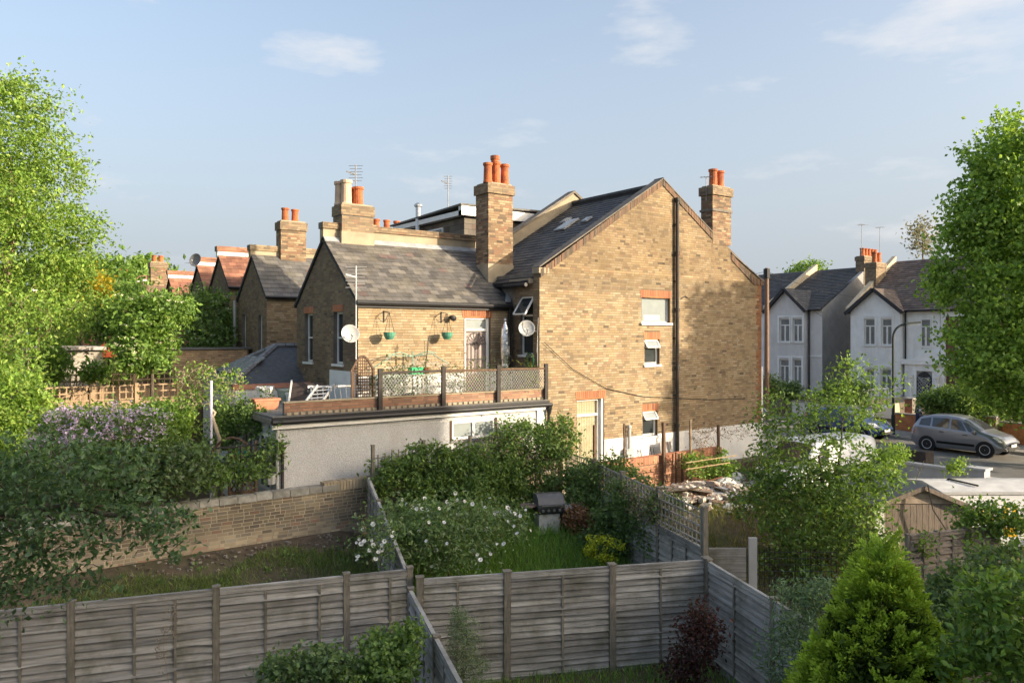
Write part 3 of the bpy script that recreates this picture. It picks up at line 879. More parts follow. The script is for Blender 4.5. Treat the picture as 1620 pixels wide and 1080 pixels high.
# ---- single storey extension with the roof terrace
EX = thing('flat_roof_extension', 'pebbledashed single storey extension with flat felt roof and brick parapet', 'extension', (-3.8, .5, 1.75))
FX = Frame((-7.75, -.30, 0), (1, 0, 0), (0, -1, 0))          # s = x + 7.75
xh = [(4.59, 5.97, 3.45, 3.93)]
mb = MB(); wall_mesh(mb, FX, 0, 7.72, 1.4, 4.22, xh, .2); mb.obj('pebbledash_wall', M_PEB, EX)
fxw = window(EX, FX, 4.59, 5.97, 3.45, 3.93, .02, 'double', .06, pane=M_GLASSL, sillp=.03)
mb = MB(); FX.box(mb, 4.53, 6.03, 0.001, .03, 3.37, 3.45); FX.box(mb, 4.53, 4.59, .001, .02, 3.45, 3.96); FX.box(mb, 5.97, 6.03, .001, .02, 3.45, 3.96); mb.obj('dark_surround', M_OLDWOOD, fxw)
mb = MB(); mb.bx(-7.75, -7.55, -.098, 4.2, 1.4, 4.2); xwest = mb.obj('west_wall', M_PEB, EX)
mb = MB(); mb.bx(-7.9, 0.05, -.36, 4.3, 4.22, 4.36); mb.obj('flat_roof', M_FELT, EX)
mb = MB(); mb.bx(-7.93, .05, -.40, -.362, 4.08, 4.19); mb.obj('fascia', M_WHITE, EX)
mb = MB(); mb.tube([(-7.95, -.45, 4.24), (.1, -.45, 4.22)], .06, 8); mb.bx(-7.93, .05, -.41, -.362, 4.195, 4.34); mb.obj('gutter', M_BLACK, EX)
mb = MB(); mb.bx(-7.96, -7.902, -.36, 4.3, 4.20, 4.30); mb.obj('fascia', M_FPOST, EX)
mb = MB(); mb.bx(-7.6, .05, -.24, -.12, 4.362, 4.64); pp = mb.obj('parapet', M_DMORTAR, EX)
bricks(pp, Frame((-7.6, -.24, 0), (1, 0, 0), (0, -1, 0)), 0, 7.65, 4.44, 4.63, None, [], 80, 'red', tint=lambda s, z: np.array([1.0, 1.15, 1.2]))
for i in range(46):
    x = -7.55 + i * .165
    q = MB(); q.bx(x, x + .105, -.265, -.242, 4.365, 4.425); q.obj('dentil_brick', M_CEM, pp)
mb = MB(); mb.bx(-7.62, .06, -.27, -.10, 4.642, 4.675); mb.obj('parapet_coping', M_CEM, EX)
mb = MB(); mb.tube([(.02, -.42, 4.2), (.02, -.40, 3.9), (.05, -.36, 1.8)], .045, 8); mb.lathe((.02, -.42, 3.95), [(.05, 0), (.09, .16), (.09, .2)], 8); mb.obj('downpipe', M_BLACK, EX)
mb = MB(); mb.bx(-.35, -.02, -.34, -.302, 3.2, 4.07); mb.obj('white_pier', M_WMASON, EX)
mb = MB(); mb.tube([(-7.80, -.34, 4.1), (-7.80, -.34, 2.0)], .04, 8); mb.obj('downpipe', M_GREYMET, EX)
wx = Frame((-7.75, 4.2, 0), (0, -1, 0), (-1, 0, 0))
for a, b, c, d in ((2.1, 2.8, 2.9, 3.9), (3.3, 4.1, 2.6, 3.9)):
    window(EX, wx, a, b, c, d, -.052, 'double', .06, sill=False)
# ------------------------------------------------------------------ the other houses of the terrace
def terrace_wing(name, label, y0, yr, y1, ze, zr, x0, xend, roofm, cols, brick='sooty', nb=0, chim=None, pots=(), wins=(), zbase=1.8, slatew=.3, slexp=.22, lit_tint=None):
    """one rear wing with its gable end towards the gardens, side walls, roof and ridge parapet"""
    t = thing(name, label, 'house', (x0 + 2, yr, zbase), 'rear wings along the terrace')
    fs = Frame((x0, y0, 0), (1, 0, 0), (0, -1, 0))
    mb = MB(); fs.box(mb, 0, xend - x0, -.25, 0, zbase, ze); sw = mb.obj('side_wall', M_MORTAR, t)
    bricks(sw, fs, 0, min(xend - x0, 5.5), max(zbase, 3.4), ze, None, [], nb, 'stock' if brick != 'red' else 'red', tint=lit_tint)
    fe = Frame((x0, y1, 0), (0, -1, 0), (-1, 0, 0)); L_ = y1 - y0; k = y1 - yr
    holes = [(y1 - b, y1 - a, c, d) for a, b, c, d in wins]
    mb = MB(); wall_mesh(mb, fe, 0, L_ - .252, zbase, ze, holes, .25)
    mb.prism([fe.p(0, 0, ze), fe.p(L_, 0, ze), fe.p(k, 0, zr)], (.25, 0, 0))
    gw = mb.obj('gable_wall', M_DMORTAR, t)
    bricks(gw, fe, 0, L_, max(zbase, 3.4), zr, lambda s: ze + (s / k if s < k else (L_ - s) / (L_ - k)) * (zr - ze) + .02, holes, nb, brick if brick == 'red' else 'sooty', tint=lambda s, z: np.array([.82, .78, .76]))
    for h in holes: window(t, fe, *h, .1, 'sash', .05, sillp=.04)
    e_, r_ = Vector((x0 - .06, y0 - .08, ze + .02)), Vector((x0 - .06, yr, zr))
    ln = xend - x0 + .06
    slab(t, 'roof', e_, e_ + Vector((ln, 0, 0)), r_ + Vector((ln, 0, 0)), r_, .09, M_UNDER)
    slab(t, 'roof', (x0 - .06, y1 + .1, ze), (xend, y1 + .1, ze), r_ + Vector((ln, 0, 0)), r_, .09, M_UNDER)
    slates(t, e_ + Vector((0, 0, .002)), (1, 0, 0), r_ - e_, ln, (r_ - e_).length, None, nb, slatew, slexp, roofm, cols, iname='slate' if roofm is M_SLATE else 'roof_tile', name='roofing')
    mb = MB(); mb.bx(x0 - .08, xend, yr - .04, yr + .22, zr - .1, zr + .14); mb.obj('flashing_band', M_WMASON if roofm is M_TILE else M_CEM, t)
    mb = MB(); mb.bx(x0 - .12, xend, yr - .08, yr + .26, zr + .14, zr + .34); pr = mb.obj('ridge_parapet', M_DMORTAR, t)
    bricks(pr, Frame((x0 - .12, yr - .08, 0), (1, 0, 0), (0, -1, 0)), 0, xend - x0, zr + .14, zr + .34, None, [], 0, 'red' if roofm is M_TILE else 'stock')
    mb = MB(); mb.tube([(x0 - .1, y0 - .13, ze), (xend, y0 - .13, ze)], .05, 6); mb.obj('gutter', M_BLACK, t)
    if chim:
        st = stack(t, *chim, 'stack', 0, cap=.04)
        for (dx, dy, h) in pots: chimney_pot(st, chim[0] + dx, chim[2] + dy, chim[5] + .03, h, .13)
    return t
grey = ((.145, .138, .128), (.115, .11, .105), (.17, .16, .14), (.155, .11, .09))
redt = ((.27, .125, .08), (.22, .10, .07), (.31, .15, .095), (.17, .09, .065))
W2 = terrace_wing('terrace_house', 'second rear wing along the terrace, grey slates and brown brick gable', 8.66, 10.2, 11.95, 7.5, 9.10, -5.06, 1.5, M_SLATE, grey, nb=60,
             chim=(-4.10, -3.15, 10.0, 10.5, 8.9, 10.35), pots=((.25, .25, .5), (.62, .25, .48)), wins=((9.15, 9.55, 5.5, 6.9), (11.0, 11.4, 5.6, 6.95)))
mb = MB(); mb.bx(-3.2, -3.0, 8.95, 9.02, 8.0, 8.1)
mb = MB(); mb.tube([(-5.2, 11.9, 7.5), (-5.2, 11.9, 3.0)], .06, 6); mb.obj('downpipe', M_GREYMET, W2)
terrace_wing('terrace_house', 'third rear wing along the terrace with clean red clay tile roof', 13.06, 14.45, 15.9, 8.05, 9.45, -5.06, 1.5, M_TILE, redt, 'sooty', 0)
terrace_wing('terrace_house', 'fourth rear wing, red tiles, satellite dish at its ridge end', 16.5, 17.86, 19.2, 8.0, 9.30, -5.06, 1.5, M_TILE, redt, 'sooty', 0, slatew=.35, slexp=.28)
terrace_wing('terrace_house', 'fifth rear wing with small red tiled roof, far along terrace', 22.2, 23.6, 25.0, 7.7, 9.1, -5.0, 1.5, M_TILE, redt, 'red', 0, chim=(-1.5, -.8, 23.4, 23.9, 9.0, 10.0), pots=((.2, .2, .4), (.5, .2, .4)), slatew=.4, slexp=.33)
terrace_wing('terrace_house', 'sixth rear wing, dull brown roof behind the elder bush', 29, 30.6, 32.2, 7.7, 9.3, -5.2, 1.5, M_TILE, ((.17, .11, .08),) * 4, 'red', 0, chim=(-4.6, -3.7, 30.3, 30.9, 9.0, 10.4), pots=((.25, .3, .4), (.6, .3, .4)), slatew=.5, slexp=.4)
terrace_wing('terrace_house', 'seventh rear wing, distant, with slate front and stack', 37, 38.8, 40.6, 7.6, 9.3, -6.2, 1.5, M_SLATE, grey, 'red', 0, chim=(-5.2, -4.2, 38.5, 39.1, 9.0, 10.2), pots=((.3, .3, .4), (.7, .3, .4)), slatew=.6, slexp=.5)
terrace_wing('terrace_house', 'eighth rear wing, farthest roof at the left end of terrace', 47, 49, 51, 7.6, 9.5, -9, 1.5, M_TILE, redt, 'red', 0, chim=(-6, -5, 48.7, 49.3, 9.0, 10.6), pots=((.3, .3, .4),), slatew=.6, slexp=.5)
# distant cross terrace that closes the view on the left
for i, (px, d) in enumerate(((205, 78), (222, 74), (240, 70))):
    c = P(px, 530, d)
    t = thing('distant_house', ['distant red roofed house, leftmost beyond the gardens', 'distant red roofed house, middle of three beyond the gardens', 'distant red roofed house nearest the elder bush'][i], 'house', (c.x, c.y, 2))
    mb = MB(); mb.bx(c.x - 3, c.x + 3, c.y - 3, c.y + 3, 2, 8.6); mb.obj('wall', M_RED, t)
    mb = MB(); mb.prism([(c.x - 3.2, c.y - 3.2, 8.6), (c.x - 3.2, c.y + 3.2, 8.6), (c.x - 3.2, c.y, 11.3)], (6.4, 0, 0)); mb.obj('roof', mat('far_roof_red', (.24, .12, .08), .9, .3, 3), t)
# main roofs of the neighbouring houses behind the end house
T2 = thing('terrace_house', 'neighbouring terrace house with loft dormer, white fascia and steel flue', 'house', (5, 8.5, 1.8), 'rear wings along the terrace')
mb = MB(); mb.bx(0, 10.4, 4.78, 12.5, 1.8, 7.9); mb.obj('wall', M_MORTAR, T2)
slab(T2, 'roof', (-.2, 4.77, 7.9), (-.2, 12.5, 7.9), (5.17, 12.5, 11.1), (5.17, 4.77, 11.1), .1, M_UNDER)
slab(T2, 'roof', (10.6, 4.77, 7.9), (10.6, 12.5, 7.9), (5.17, 12.5, 11.1), (5.17, 4.77, 11.1), .1, M_UNDER)
mb = MB(); mb.bx(1.0, 5.2, 5.6, 10.6, 8.4, 10.45); dm = mb.obj('dormer', M_UNDER, T2)
fd = Frame((1.0, 5.6, 0), (1, 0, 0), (0, -1, 0)); fd2 = Frame((1.0, 10.6, 0), (0, -1, 0), (-1, 0, 0))
for f_, l_ in ((fd, 4.2), (fd2, 5.0)):
    bricks(dm, f_, 0, l_, 8.6, 10.4, None, [], 0, 'sooty', pitch=.2, bl=.35, tint=lambda s, z: np.array([.62, .72, .95]), name='slate_hanging')
mb = MB(); fd.box(mb, -.25, 4.2, 0.01, .22, 10.45, 10.78); fd2.box(mb, 0.0, 5.2, .01, .25, 10.45, 10.62); mb.obj('fascia', M_WHITE, T2)
mb = MB(); mb.prism([(.7, 5.35, 10.79), (.7, 10.8, 10.64), (5.3, 10.8, 10.9), (5.3, 5.35, 10.9)], (0, 0, .06)); mb.obj('dormer_roof', M_FELT, T2)
window(T2, fd2, 1.3, 3.6, 9.2, 10.2, -.06, 'double', .06, sill=False)
mb = MB(); mb.tube([(.8, 8.6, 9.3), (.8, 8.6, 11.15)], .10, 10); mb.lathe((.8, 8.6, 11.15), [(.1, 0), (.16, .03), (.16, .10), (.05, .17)], 10); mb.obj('flue', M_GALV, T2)
st = stack(T2, 2.0, 4.4, 16.2, 16.9, 9, 11.2, 'red', 0)
st2 = st
for k in range(4): chimney_pot(st, 2.35 + .55 * k, 16.5, 11.23, .62, .16)
st = stack(T2, -3.5, -2.55, 5.2, 5.8, 7.5, 9.72, 'sooty', 0)
chimney_pot(st, -2.95, 5.4, 9.75, .6, .14)
T3 = thing('terrace_house', 'continuous far main roof of the terrace behind the rear wings', 'house', (5, 25, 1.8), 'rear wings along the terrace')
mb = MB(); mb.bx(.6, 10.4, 12.6, 60, 1.8, 7.7); mb.obj('wall', M_MORTAR, T3)
slab(T3, 'roof', (.4, 12.6, 7.7), (.4, 60, 7.7), (5.5, 60, 10.2), (5.5, 12.6, 10.2), .1, M_UNDER)
slab(T3, 'roof', (10.6, 12.6, 7.7), (10.6, 60, 7.7), (5.5, 60, 10.2), (5.5, 12.6, 10.2), .1, M_UNDER)

# grey slate hipped ground floor extension behind, with rooflights
GX = thing('slate_roof_extension', 'low grey slate hipped extension with rooflights behind the flat roof', 'extension', (-5.5, 7.2, 1.8))
zb, zt = 4.75, 5.85
p0, p1, p2, p3 = Vector((-7.3, 5.0, zb)), Vector((-3.0, 5.0, zb)), Vector((-3.0, 8.5, zb)), Vector((-7.3, 8.5, zb))
rA, rB = Vector((-5.4, 6.75, zt)), Vector((-3.0, 6.75, zt))
mb = MB(); mb.bx(-7.2, -3.0, 5.1, 8.4, 1.8, zb); mb.obj('wall', M_WMASON, GX)
mb = MB(); mb.add([p0, p1, rB, rA, p2, p3], [(0, 1, 2, 3), (4, 5, 3, 2), (5, 0, 3), (0, 5, 4, 1)]); mb.obj('roof', mat('dark_grey_slate', (.085, .088, .095), .55, .2, 8, .2, 20), GX)
for a, b in ((p0, rA), (p3, rA), (rA, rB)):
    mb = MB(); n = 8
    for k in range(n):
        s, e2 = a.lerp(b, k / n), a.lerp(b, (k + .93) / n)
        q = MB(); q.tube([s + Vector((0, 0, .02)), e2 + Vector((0, 0, .02))], .09, 6); q.obj('hip_tile', mat('grey_hip_tile', (.22, .22, .23), .7, .15, 6), GX)
mb = MB()
for k in range(3):
    a = p0.lerp(p3, .22 + .2 * k); n_ = (rA - p0).cross(p3 - p0).normalized()
    if n_.z < 0: n_ = -n_
    upv = (rA - p0.lerp(p3, .5)).normalized()
    q = MB(); q.box(a + upv * .5 + n_ * .02, (p3 - p0).normalized() * .5, upv * .95, n_ * .05); rl = q.obj('rooflight', M_LEAD, GX)
    q = MB(); q.box(a + upv * .55 + n_ * .071 + (p3 - p0).normalized() * .05, (p3 - p0).normalized() * .4, upv * .85, n_ * .006); q.obj('pane', M_GLASSL, rl)
upv = (rB - p1).normalized(); n_ = Vector((1, 0, 0)).cross(upv)
q = MB(); q.box(Vector((-4.5, 5.0, zb)) + upv * .55 + n_ * .02, Vector((1.1, 0, 0)), upv * .8, n_ * .06); rl = q.obj('rooflight', M_BLACK, GX)
q = MB(); q.box(Vector((-4.42, 5.0, zb)) + upv * .62 + n_ * .081, Vector((.94, 0, 0)), upv * .66, n_ * .006); q.obj('pane', M_GLASSL, rl)
mb = MB(); mb.bx(-7.3, -5.0, 4.55, 4.75, 1.8, 4.66); mb.obj('boundary_wall', M_WMASON, GX)
mb = MB(); mb.prism([(-7.35, 4.5, 4.665), (-7.35, 4.8, 4.665), (-7.35, 4.65, 4.8)], (2.3, 0, 0)); mb.obj('tile_coping', M_TERRA, GX)
# brick outbuilding beyond
OB = thing('brick_outbuilding', 'plain brown brick outbuilding wall among the garden trees', 'outbuilding', (-7.6, 10.5, 1.8))
mb = MB(); mb.bx(-7.75, -5.2, 10.2, 12.2, 1.8, 5.70); ow = mb.obj('wall', M_MORTAR, OB)
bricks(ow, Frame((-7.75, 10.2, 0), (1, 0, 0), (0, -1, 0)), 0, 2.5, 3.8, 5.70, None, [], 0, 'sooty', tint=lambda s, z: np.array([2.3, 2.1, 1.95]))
bricks(ow, Frame((-7.75, 12.2, 0), (0, -1, 0), (-1, 0, 0)), 0, 2.0, 3.8, 5.70, None, [], 0, 'sooty', name='side_brickwork')
mb = MB(); mb.bx(-7.8, -5.1, 10.15, 12.25, 5.70, 5.76); mb.obj('roof', M_FELT, OB)

# unseen: the viewpoint house, and a tall block added to shade the gardens
g_ = Vector((.342, .94, 0)); h_ = Vector((.94, -.342, 0))
M_FARROOF = mat('far_roof_red', (.24, .12, .08), .9, .3, 3)
BH = thing('viewpoint_house', 'unseen house of the viewpoint, its white walls and narrow width chosen for the light', 'house', (-15, -21, .2))
base = Vector((CAM.x, CAM.y, 0)) - g_ * 1.2
def gbox(mb, h0, h1, g0, g1, z0, z1):
    o = base + h_ * h0 + g_ * g0 + Vector((0, 0, z0))
    return mb.box(o, h_ * (h1 - h0), g_ * (g1 - g0), Vector((0, 0, z1 - z0)))
mb = MB(); gbox(mb, -2.6, 2.6, -7, 0, .0, 7.6); mb.obj('wall', M_WMASON, BH)  # white and narrow so that more skylight reaches the gardens
A_ = [base + h_ * -2.8 + g_ * -7.2 + Vector((0, 0, 7.6)), base + h_ * -2.8 + g_ * .2 + Vector((0, 0, 7.6)), base + h_ * -2.8 + g_ * -3.5 + Vector((0, 0, 9.8))]
mb = MB(); mb.prism(A_, h_ * 5.6); mb.obj('roof', M_FARROOF, BH)
AP = thing('shade_block', 'unseen long pale block added far behind the viewpoint to shade the gardens', 'shade block', (-12, -46, .2))
mb = MB(); mb.bx(-52, 25.3, -52, -40.0, -.5, 17.3); apw = mb.obj('wall', M_WMASON, AP)
mb = MB(); mb.bx(-52.2, 25.3 - .3, -52.2, -40.0 - .3, 17.3, 17.3 + .25); mb.obj('roof', M_FELT, AP)
for fl in range(5):
    for k in range(9):
        x = 25.3 - 4 - k * 8
        q = MB(); q.bx(x - 1.2, x + 1.2, -40.0 + .002, -40.0 + .05, 1.6 + fl * 3.1, 3.2 + fl * 3.1); q.obj('window', M_GLASSD, apw)
# ------------------------------------------------------------------ the white houses across the street
def on_x(px, py, X):
    """y and z where the line of sight through a photograph pixel meets the plane x = X"""
    s = (px - CX) / F
    t = (X - CAM.x) / (FWD.x + s * RGT.x)
    return CAM.y + t * (FWD.y + s * RGT.y), CAM.z - (py - CY) / F * t
M_STUC = mat('white_stucco', (0.84, 0.83, 0.81), 0.85, 0.05, 2, 0.15, 40, dirt=(0.56, 0.54, 0.5), dscale=1.6, damt=.5, dstretch=(1, 1, .3))
M_STUC2 = mat('warm_grey_stucco', (0.66, 0.635, 0.615), 0.85, 0.05, 2, 0.15, 40, dirt=(0.46, 0.44, 0.41), dscale=1.6, damt=.5, dstretch=(1, 1, .3))
M_GREYR = mat('grey_cement_side', (0.30, 0.295, 0.285), 0.92, 0.12, 2, 0.25, 30, dirt=(0.2, 0.19, 0.18), dscale=.6, damt=.5)
M_CREAM = mat('cream_parapet', (0.52, 0.43, 0.30), 0.9, 0.1, 2)
M_NETG = mat('net_curtain_glass', (.20, .22, .225), .12, .35, 1.2, spec=.5)
M_BARGE = mat('black_bargeboard', (0.03, 0.03, 0.034), 0.6, 0.2)
brown = ((.135, .105, .09), (.11, .088, .078), (.155, .12, .10), (.12, .09, .07))
dark = ((.055, .054, .056), (.045, .045, .047), (.065, .063, .062), (.06, .052, .048))
def front_house(name, label, y0, y1, b0, b1, X, zg, ze, za, xr, zr, wm, cols, roofmat, wins, bayp=.45, side=None, depth=10):
    """y0..y1 whole front, b0..b1 the gabled bay"""
    t = thing(name, label, 'house', (X + 3, (y0 + y1) / 2, zg))
    fr = Frame((X, y1, 0), (0, -1, 0), (-1, 0, 0))
    fb = Frame((X - bayp, b1, 0), (0, -1, 0), (-1, 0, 0))
    mb = MB(); fr.box(mb, 0, y1 - y0, -depth, 0, zg - .8, ze); mb.obj('wall', wm, t)
    Lb = b1 - b0
    bh = [(b1 - q, b1 - p, c, d) for p, q, c, d, w_ in wins if w_ == 'bay']
    mb = MB(); wall_mesh(mb, fb, 0, Lb, zg - .8, ze, bh, bayp - .01)
    mb.prism([fb.p(0, 0, ze), fb.p(Lb, 0, ze), fb.p(Lb / 2, 0, za)], (bayp + 1.5, 0, 0))
    by = mb.obj('bay', wm, t)
    # bay roof
    rr = MB()
    a, b, c = fb.p(-.22, .28, ze - .08), fb.p(Lb / 2, .28, za + .12), fb.p(Lb + .22, .28, ze - .08)
    back = Vector((1, 0, 0)) * (bayp + 3.2)
    slab(t, 'bay_roof', a, b, b + back, a + back, .07, M_UNDER); slab(t, 'bay_roof', c, b, b + back, c + back, .07, M_UNDER)
    slates(t, c + Vector((0, 0, .01)), (1, 0, 0), b - c, back.length, (b - c).length, None, 0, .3, .25, roofmat, cols, name='bay_roofing')
    slates(t, a + Vector((0, 0, .01)), (1, 0, 0), b - a, back.length, (b - a).length, None, 0, .3, .25, roofmat, cols, name='bay_roofing')
    q = MB(); q.bar(fb.p(-.25, .30, ze - .14), fb.p(Lb / 2, .30, za + .08), .06, .22); q.bar(fb.p(Lb / 2, .30, za + .08), fb.p(Lb + .25, .30, ze - .14), .06, .22); q.obj('bargeboard', M_BARGE, t)
    e_ = Vector((X - .25, y0, ze)); r_ = Vector((xr, y0, zr)); ln = y1 - y0
    slab(t, 'roof', e_, e_ + Vector((0, ln, 0)), r_ + Vector((0, ln, 0)), r_, .1, M_UNDER)
    slab(t, 'roof', (2 * xr - X, y0, ze), (2 * xr - X, y1, ze), r_ + Vector((0, ln, 0)), r_, .1, M_UNDER)
    slates(t, e_ + Vector((0, ln, .005)), (0, -1, 0), r_ - e_, ln, (r_ - e_).length, None, 0, .33, .28, roofmat, cols, lift=.03, name='roofing')
    q = MB(); q.tube([(X - .32, y0, ze - .02), (X - .32, b0 - .2, ze - .02)], .06, 6); q.obj('gutter', M_BLACK, t)
    for p_, q_, c, d, w_ in wins:
        f_ = fb if w_ == 'bay' else fr
        yy = b1 if w_ == 'bay' else y1
        window(t, f_, yy - q_, yy - p_, c, d, .10 if w_ == 'bay' else -.055, 'tee', .075, sillp=.08, pane=M_NETG)
        s = MB(); f_.box(s, yy - q_ - .14, yy - q_ - .005, .003, .035, c - .02, d + .1); f_.box(s, yy - p_ + .005, yy - p_ + .14, .003, .035, c - .02, d + .1); f_.box(s, yy - q_ - .14, yy - p_ + .14, .003, .04, d + .1, d + .22)
        s.obj('window_surround', M_STUC, t)
    for k, y in enumerate((b0 - .12, b1 + .06)):
        q = MB(); q.tube([(X - .08, y, ze - .1), (X - .08, y, zg)], .05, 6); q.obj('downpipe', M_BLACK, t)
    return t, fr, fb
XB = 33.55
def wv_(p0, p1, q0, q1, where, X):
    ya, za = on_x(p0, q0, X); yb, zb_ = on_x(p1, q1, X)
    return (min(ya, yb), max(ya, yb), min(za, zb_), max(za, zb_), where)
B, fB, fbB = front_house('white_house', 'white stucco house with brown tiled roof, arched door and street lamp before it', 4.3, 9.76, 6.45, 9.70, 34, 2.0, 7.72, 9.05, 39.6, 11.35, M_STUC, brown, M_TILE,
    [wv_(1367, 1384, 504, 546, 'bay', XB), wv_(1394, 1411, 504, 546, 'bay', XB), wv_(1369, 1383, 583, 622, 'bay', XB), wv_(1393, 1410, 583, 622, 'bay', XB), wv_(1457, 1474, 504, 549, 'f', 34)])
mb = MB()
for z in (2.0,): pass
q = MB(); fB.box(q, 0.0, 5.46, .004, .05, 4.55, 4.68); q.obj('string_course', M_STUC, B)
q = MB(); q.prism([(33.6, 9.78, 7.6), (33.6, 9.78, 8.0), (39.6, 9.78, 11.75), (39.6, 9.78, 11.2)], (0, .3, 0)); q.obj('party_parapet', M_CREAM, B)
st = stack(B, 36.6, 37.9, 9.62, 10.4, 8.8, 11.1, 'sooty', 0)
chimney_pot(st, 37.0, 9.95, 11.13, .75, .17); chimney_pot(st, 37.5, 9.95, 11.13, .72, .17)
# arched entrance
yd0, _ = on_x(1477, 600, 34); yd1, zd = on_x(1454, 637, 34); zt_ = on_x(1465, 588, 34)[1]
s0, s1 = 9.76 - yd1, 9.76 - yd0
cm, hw = (s0 + s1) / 2, (s1 - s0) / 2
def arch_poly(d, hw, z0, zt):
    pts = [fB.p(cm - hw, d, z0)]
    for k in range(13):
        a = math.pi - math.pi * k / 12
        pts.append(fB.p(cm + hw * math.cos(a), d, zt - hw + hw * math.sin(a)))
    pts.append(fB.p(cm + hw, d, z0))
    return pts
q = MB(); q.prism(arch_poly(.26, hw, zd, zt_), fB.n * .012); ad = q.obj('arch_shade', M_BARGE, B)  # black plate painted in place of the shade inside the recessed arch
q = MB()
for k in range(-3, 6):
    za_, zb_ = zd + .25 * k + .2, zd + .25 * k + 1.2
    q.bar(fB.p(cm - hw * .9, .285, max(zd, za_)), fB.p(cm + hw * .9, .285, min(zt_ - .3, zb_)), .025); q.bar(fB.p(cm + hw * .9, .285, max(zd, za_)), fB.p(cm - hw * .9, .285, min(zt_ - .3, zb_)), .025)
q.obj('lattice_grille', M_GREYMET, ad)
q = MB()
fB.box(q, s0 - .75, s0 - .04, .003, .258, zd - .6, zt_ + .45); fB.box(q, s1 + .04, s1 + .75, .003, .258, zd - .6, zt_ + .45); fB.box(q, s0 - .04, s1 + .04, .003, .25, zt_ + .05, zt_ + .45)
fB.box(q, s0 - .95, s1 + .95, .003, .40, zt_ + .45, zt_ + .75)
q.prism([fB.p(s0 - .3, .34, zt_ + .75), fB.p(s1 + 1.0, .34, zt_ + .75), fB.p((s0 + s1) / 2 + .35, .34, zt_ + 1.35)], fB.n * -.33)
for sx in (s0 - .35, s1 + .35): q.lathe(fB.p(sx, .33, zd - .4), [(.16, 0), (.16, .1), (.12, .14), (.11, 1.9), (.16, 1.96), (.17, 2.1)], 12)
q.obj('porch', M_STUC, B)
A, fA, fbA = front_house('white_house', 'warm grey stucco house with black slates and bare cement side wall', 12.0, 16.3, 13.05, 15.95, 34, 2.1, 7.95, 9.35, 40.2, 11.2, M_STUC2, dark, M_SLATE,
    [wv_(1233, 1249, 504, 541, 'bay', XB), wv_(1254, 1269, 504, 541, 'bay', XB), wv_(1233, 1248, 568, 606, 'bay', XB), wv_(1254, 1268, 568, 608, 'bay', XB)])
q = MB(); fA.box(q, 0, 4.3, .003, .05, 4.7, 4.82); q.obj('string_course', M_STUC, A)
q = MB(); q.prism([(34.02, 11.98, 1.6), (34.02, 11.98, 7.98), (40.2, 11.98, 11.3), (44, 11.98, 9.2), (44, 11.98, 1.6)], (0, .3, 0)); q.obj('side_wall', M_GREYR, A)
q = MB(); q.prism([(33.7, 16.2, 7.9), (33.7, 16.2, 8.3), (40.2, 16.2, 11.7), (40.2, 16.2, 11.0)], (0, .3, 0)); q.obj('party_parapet', M_CREAM, A)
st = stack(A, 39.3, 41.6, 11.95, 12.6, 9.8, 11.9, 'sooty', 0)
for k in range(5): chimney_pot(st, 39.6 + .42 * k, 12.25, 11.93, .6, .17)
C2, fC, fbC = front_house('white_house', 'pale stucco house glimpsed behind the telegraph pole', 16.55, 21.5, 18.0, 21.2, 34, 2.2, 7.95, 9.35, 40.2, 11.2, M_STUC, dark, M_SLATE, [(18.5, 19.4, 5.2, 6.9, 'bay'), (18.5, 19.4, 2.9, 4.5, 'bay'), (16.8, 17.5, 5.2, 6.9, 'f')])
# red brick house half hidden by the tree
RH = thing('brick_house', 'red brick house with white trim behind the large leafy street tree', 'house', (36, 1, 2))
fR = Frame((34, 4.25, 0), (0, -1, 0), (-1, 0, 0))
mb = MB(); fR.box(mb, 0, 7, -10, 0, 1.2, 7.7); rw_ = mb.obj('wall', M_DMORTAR, RH)
bricks(rw_, fR, 0, 7, 1.6, 7.7, None, [(1.0, 1.9, 4.8, 6.9), (0.2, 1.5, 1.8, 4.3)], 0, 'red', tint=lambda s, z: np.array([.55, .5, .5]))
window(RH, fR, 1.0, 1.9, 4.8, 6.9, -.055, 'tee', .09, sillp=.09)
mb = MB(); fR.box(mb, .0, .28, .012, .06, 1.6, 7.7); fR.box(mb, .28, 7, .012, .05, 4.4, 4.7); fR.box(mb, .28, 7, .012, .05, 7.3, 7.6); mb.obj('white_trim', M_STUC, RH)
mb = MB(); fR.box(mb, .3, 1.5, .01, .05, 1.8, 4.2); mb.obj('porch_door', M_OLDWOOD, RH)
slab(RH, 'roof', (33.7, -2.7, 7.72), (33.7, 4.29, 7.72), (39.6, 4.29, 11.35), (39.6, -2.7, 11.35), .1, M_UNDER)
slates(RH, (33.7, 4.28, 7.73), (0, -1, 0), Vector((5.9, 0, 3.63)), 7, 6.9, None, 0, .33, .28, M_TILE, brown, lift=.03, name='roofing')
slab(RH, 'roof', (45.3, -2.7, 7.72), (45.3, 4.29, 7.72), (39.6, 4.29, 11.35), (39.6, -2.7, 11.35), .1, M_UNDER)
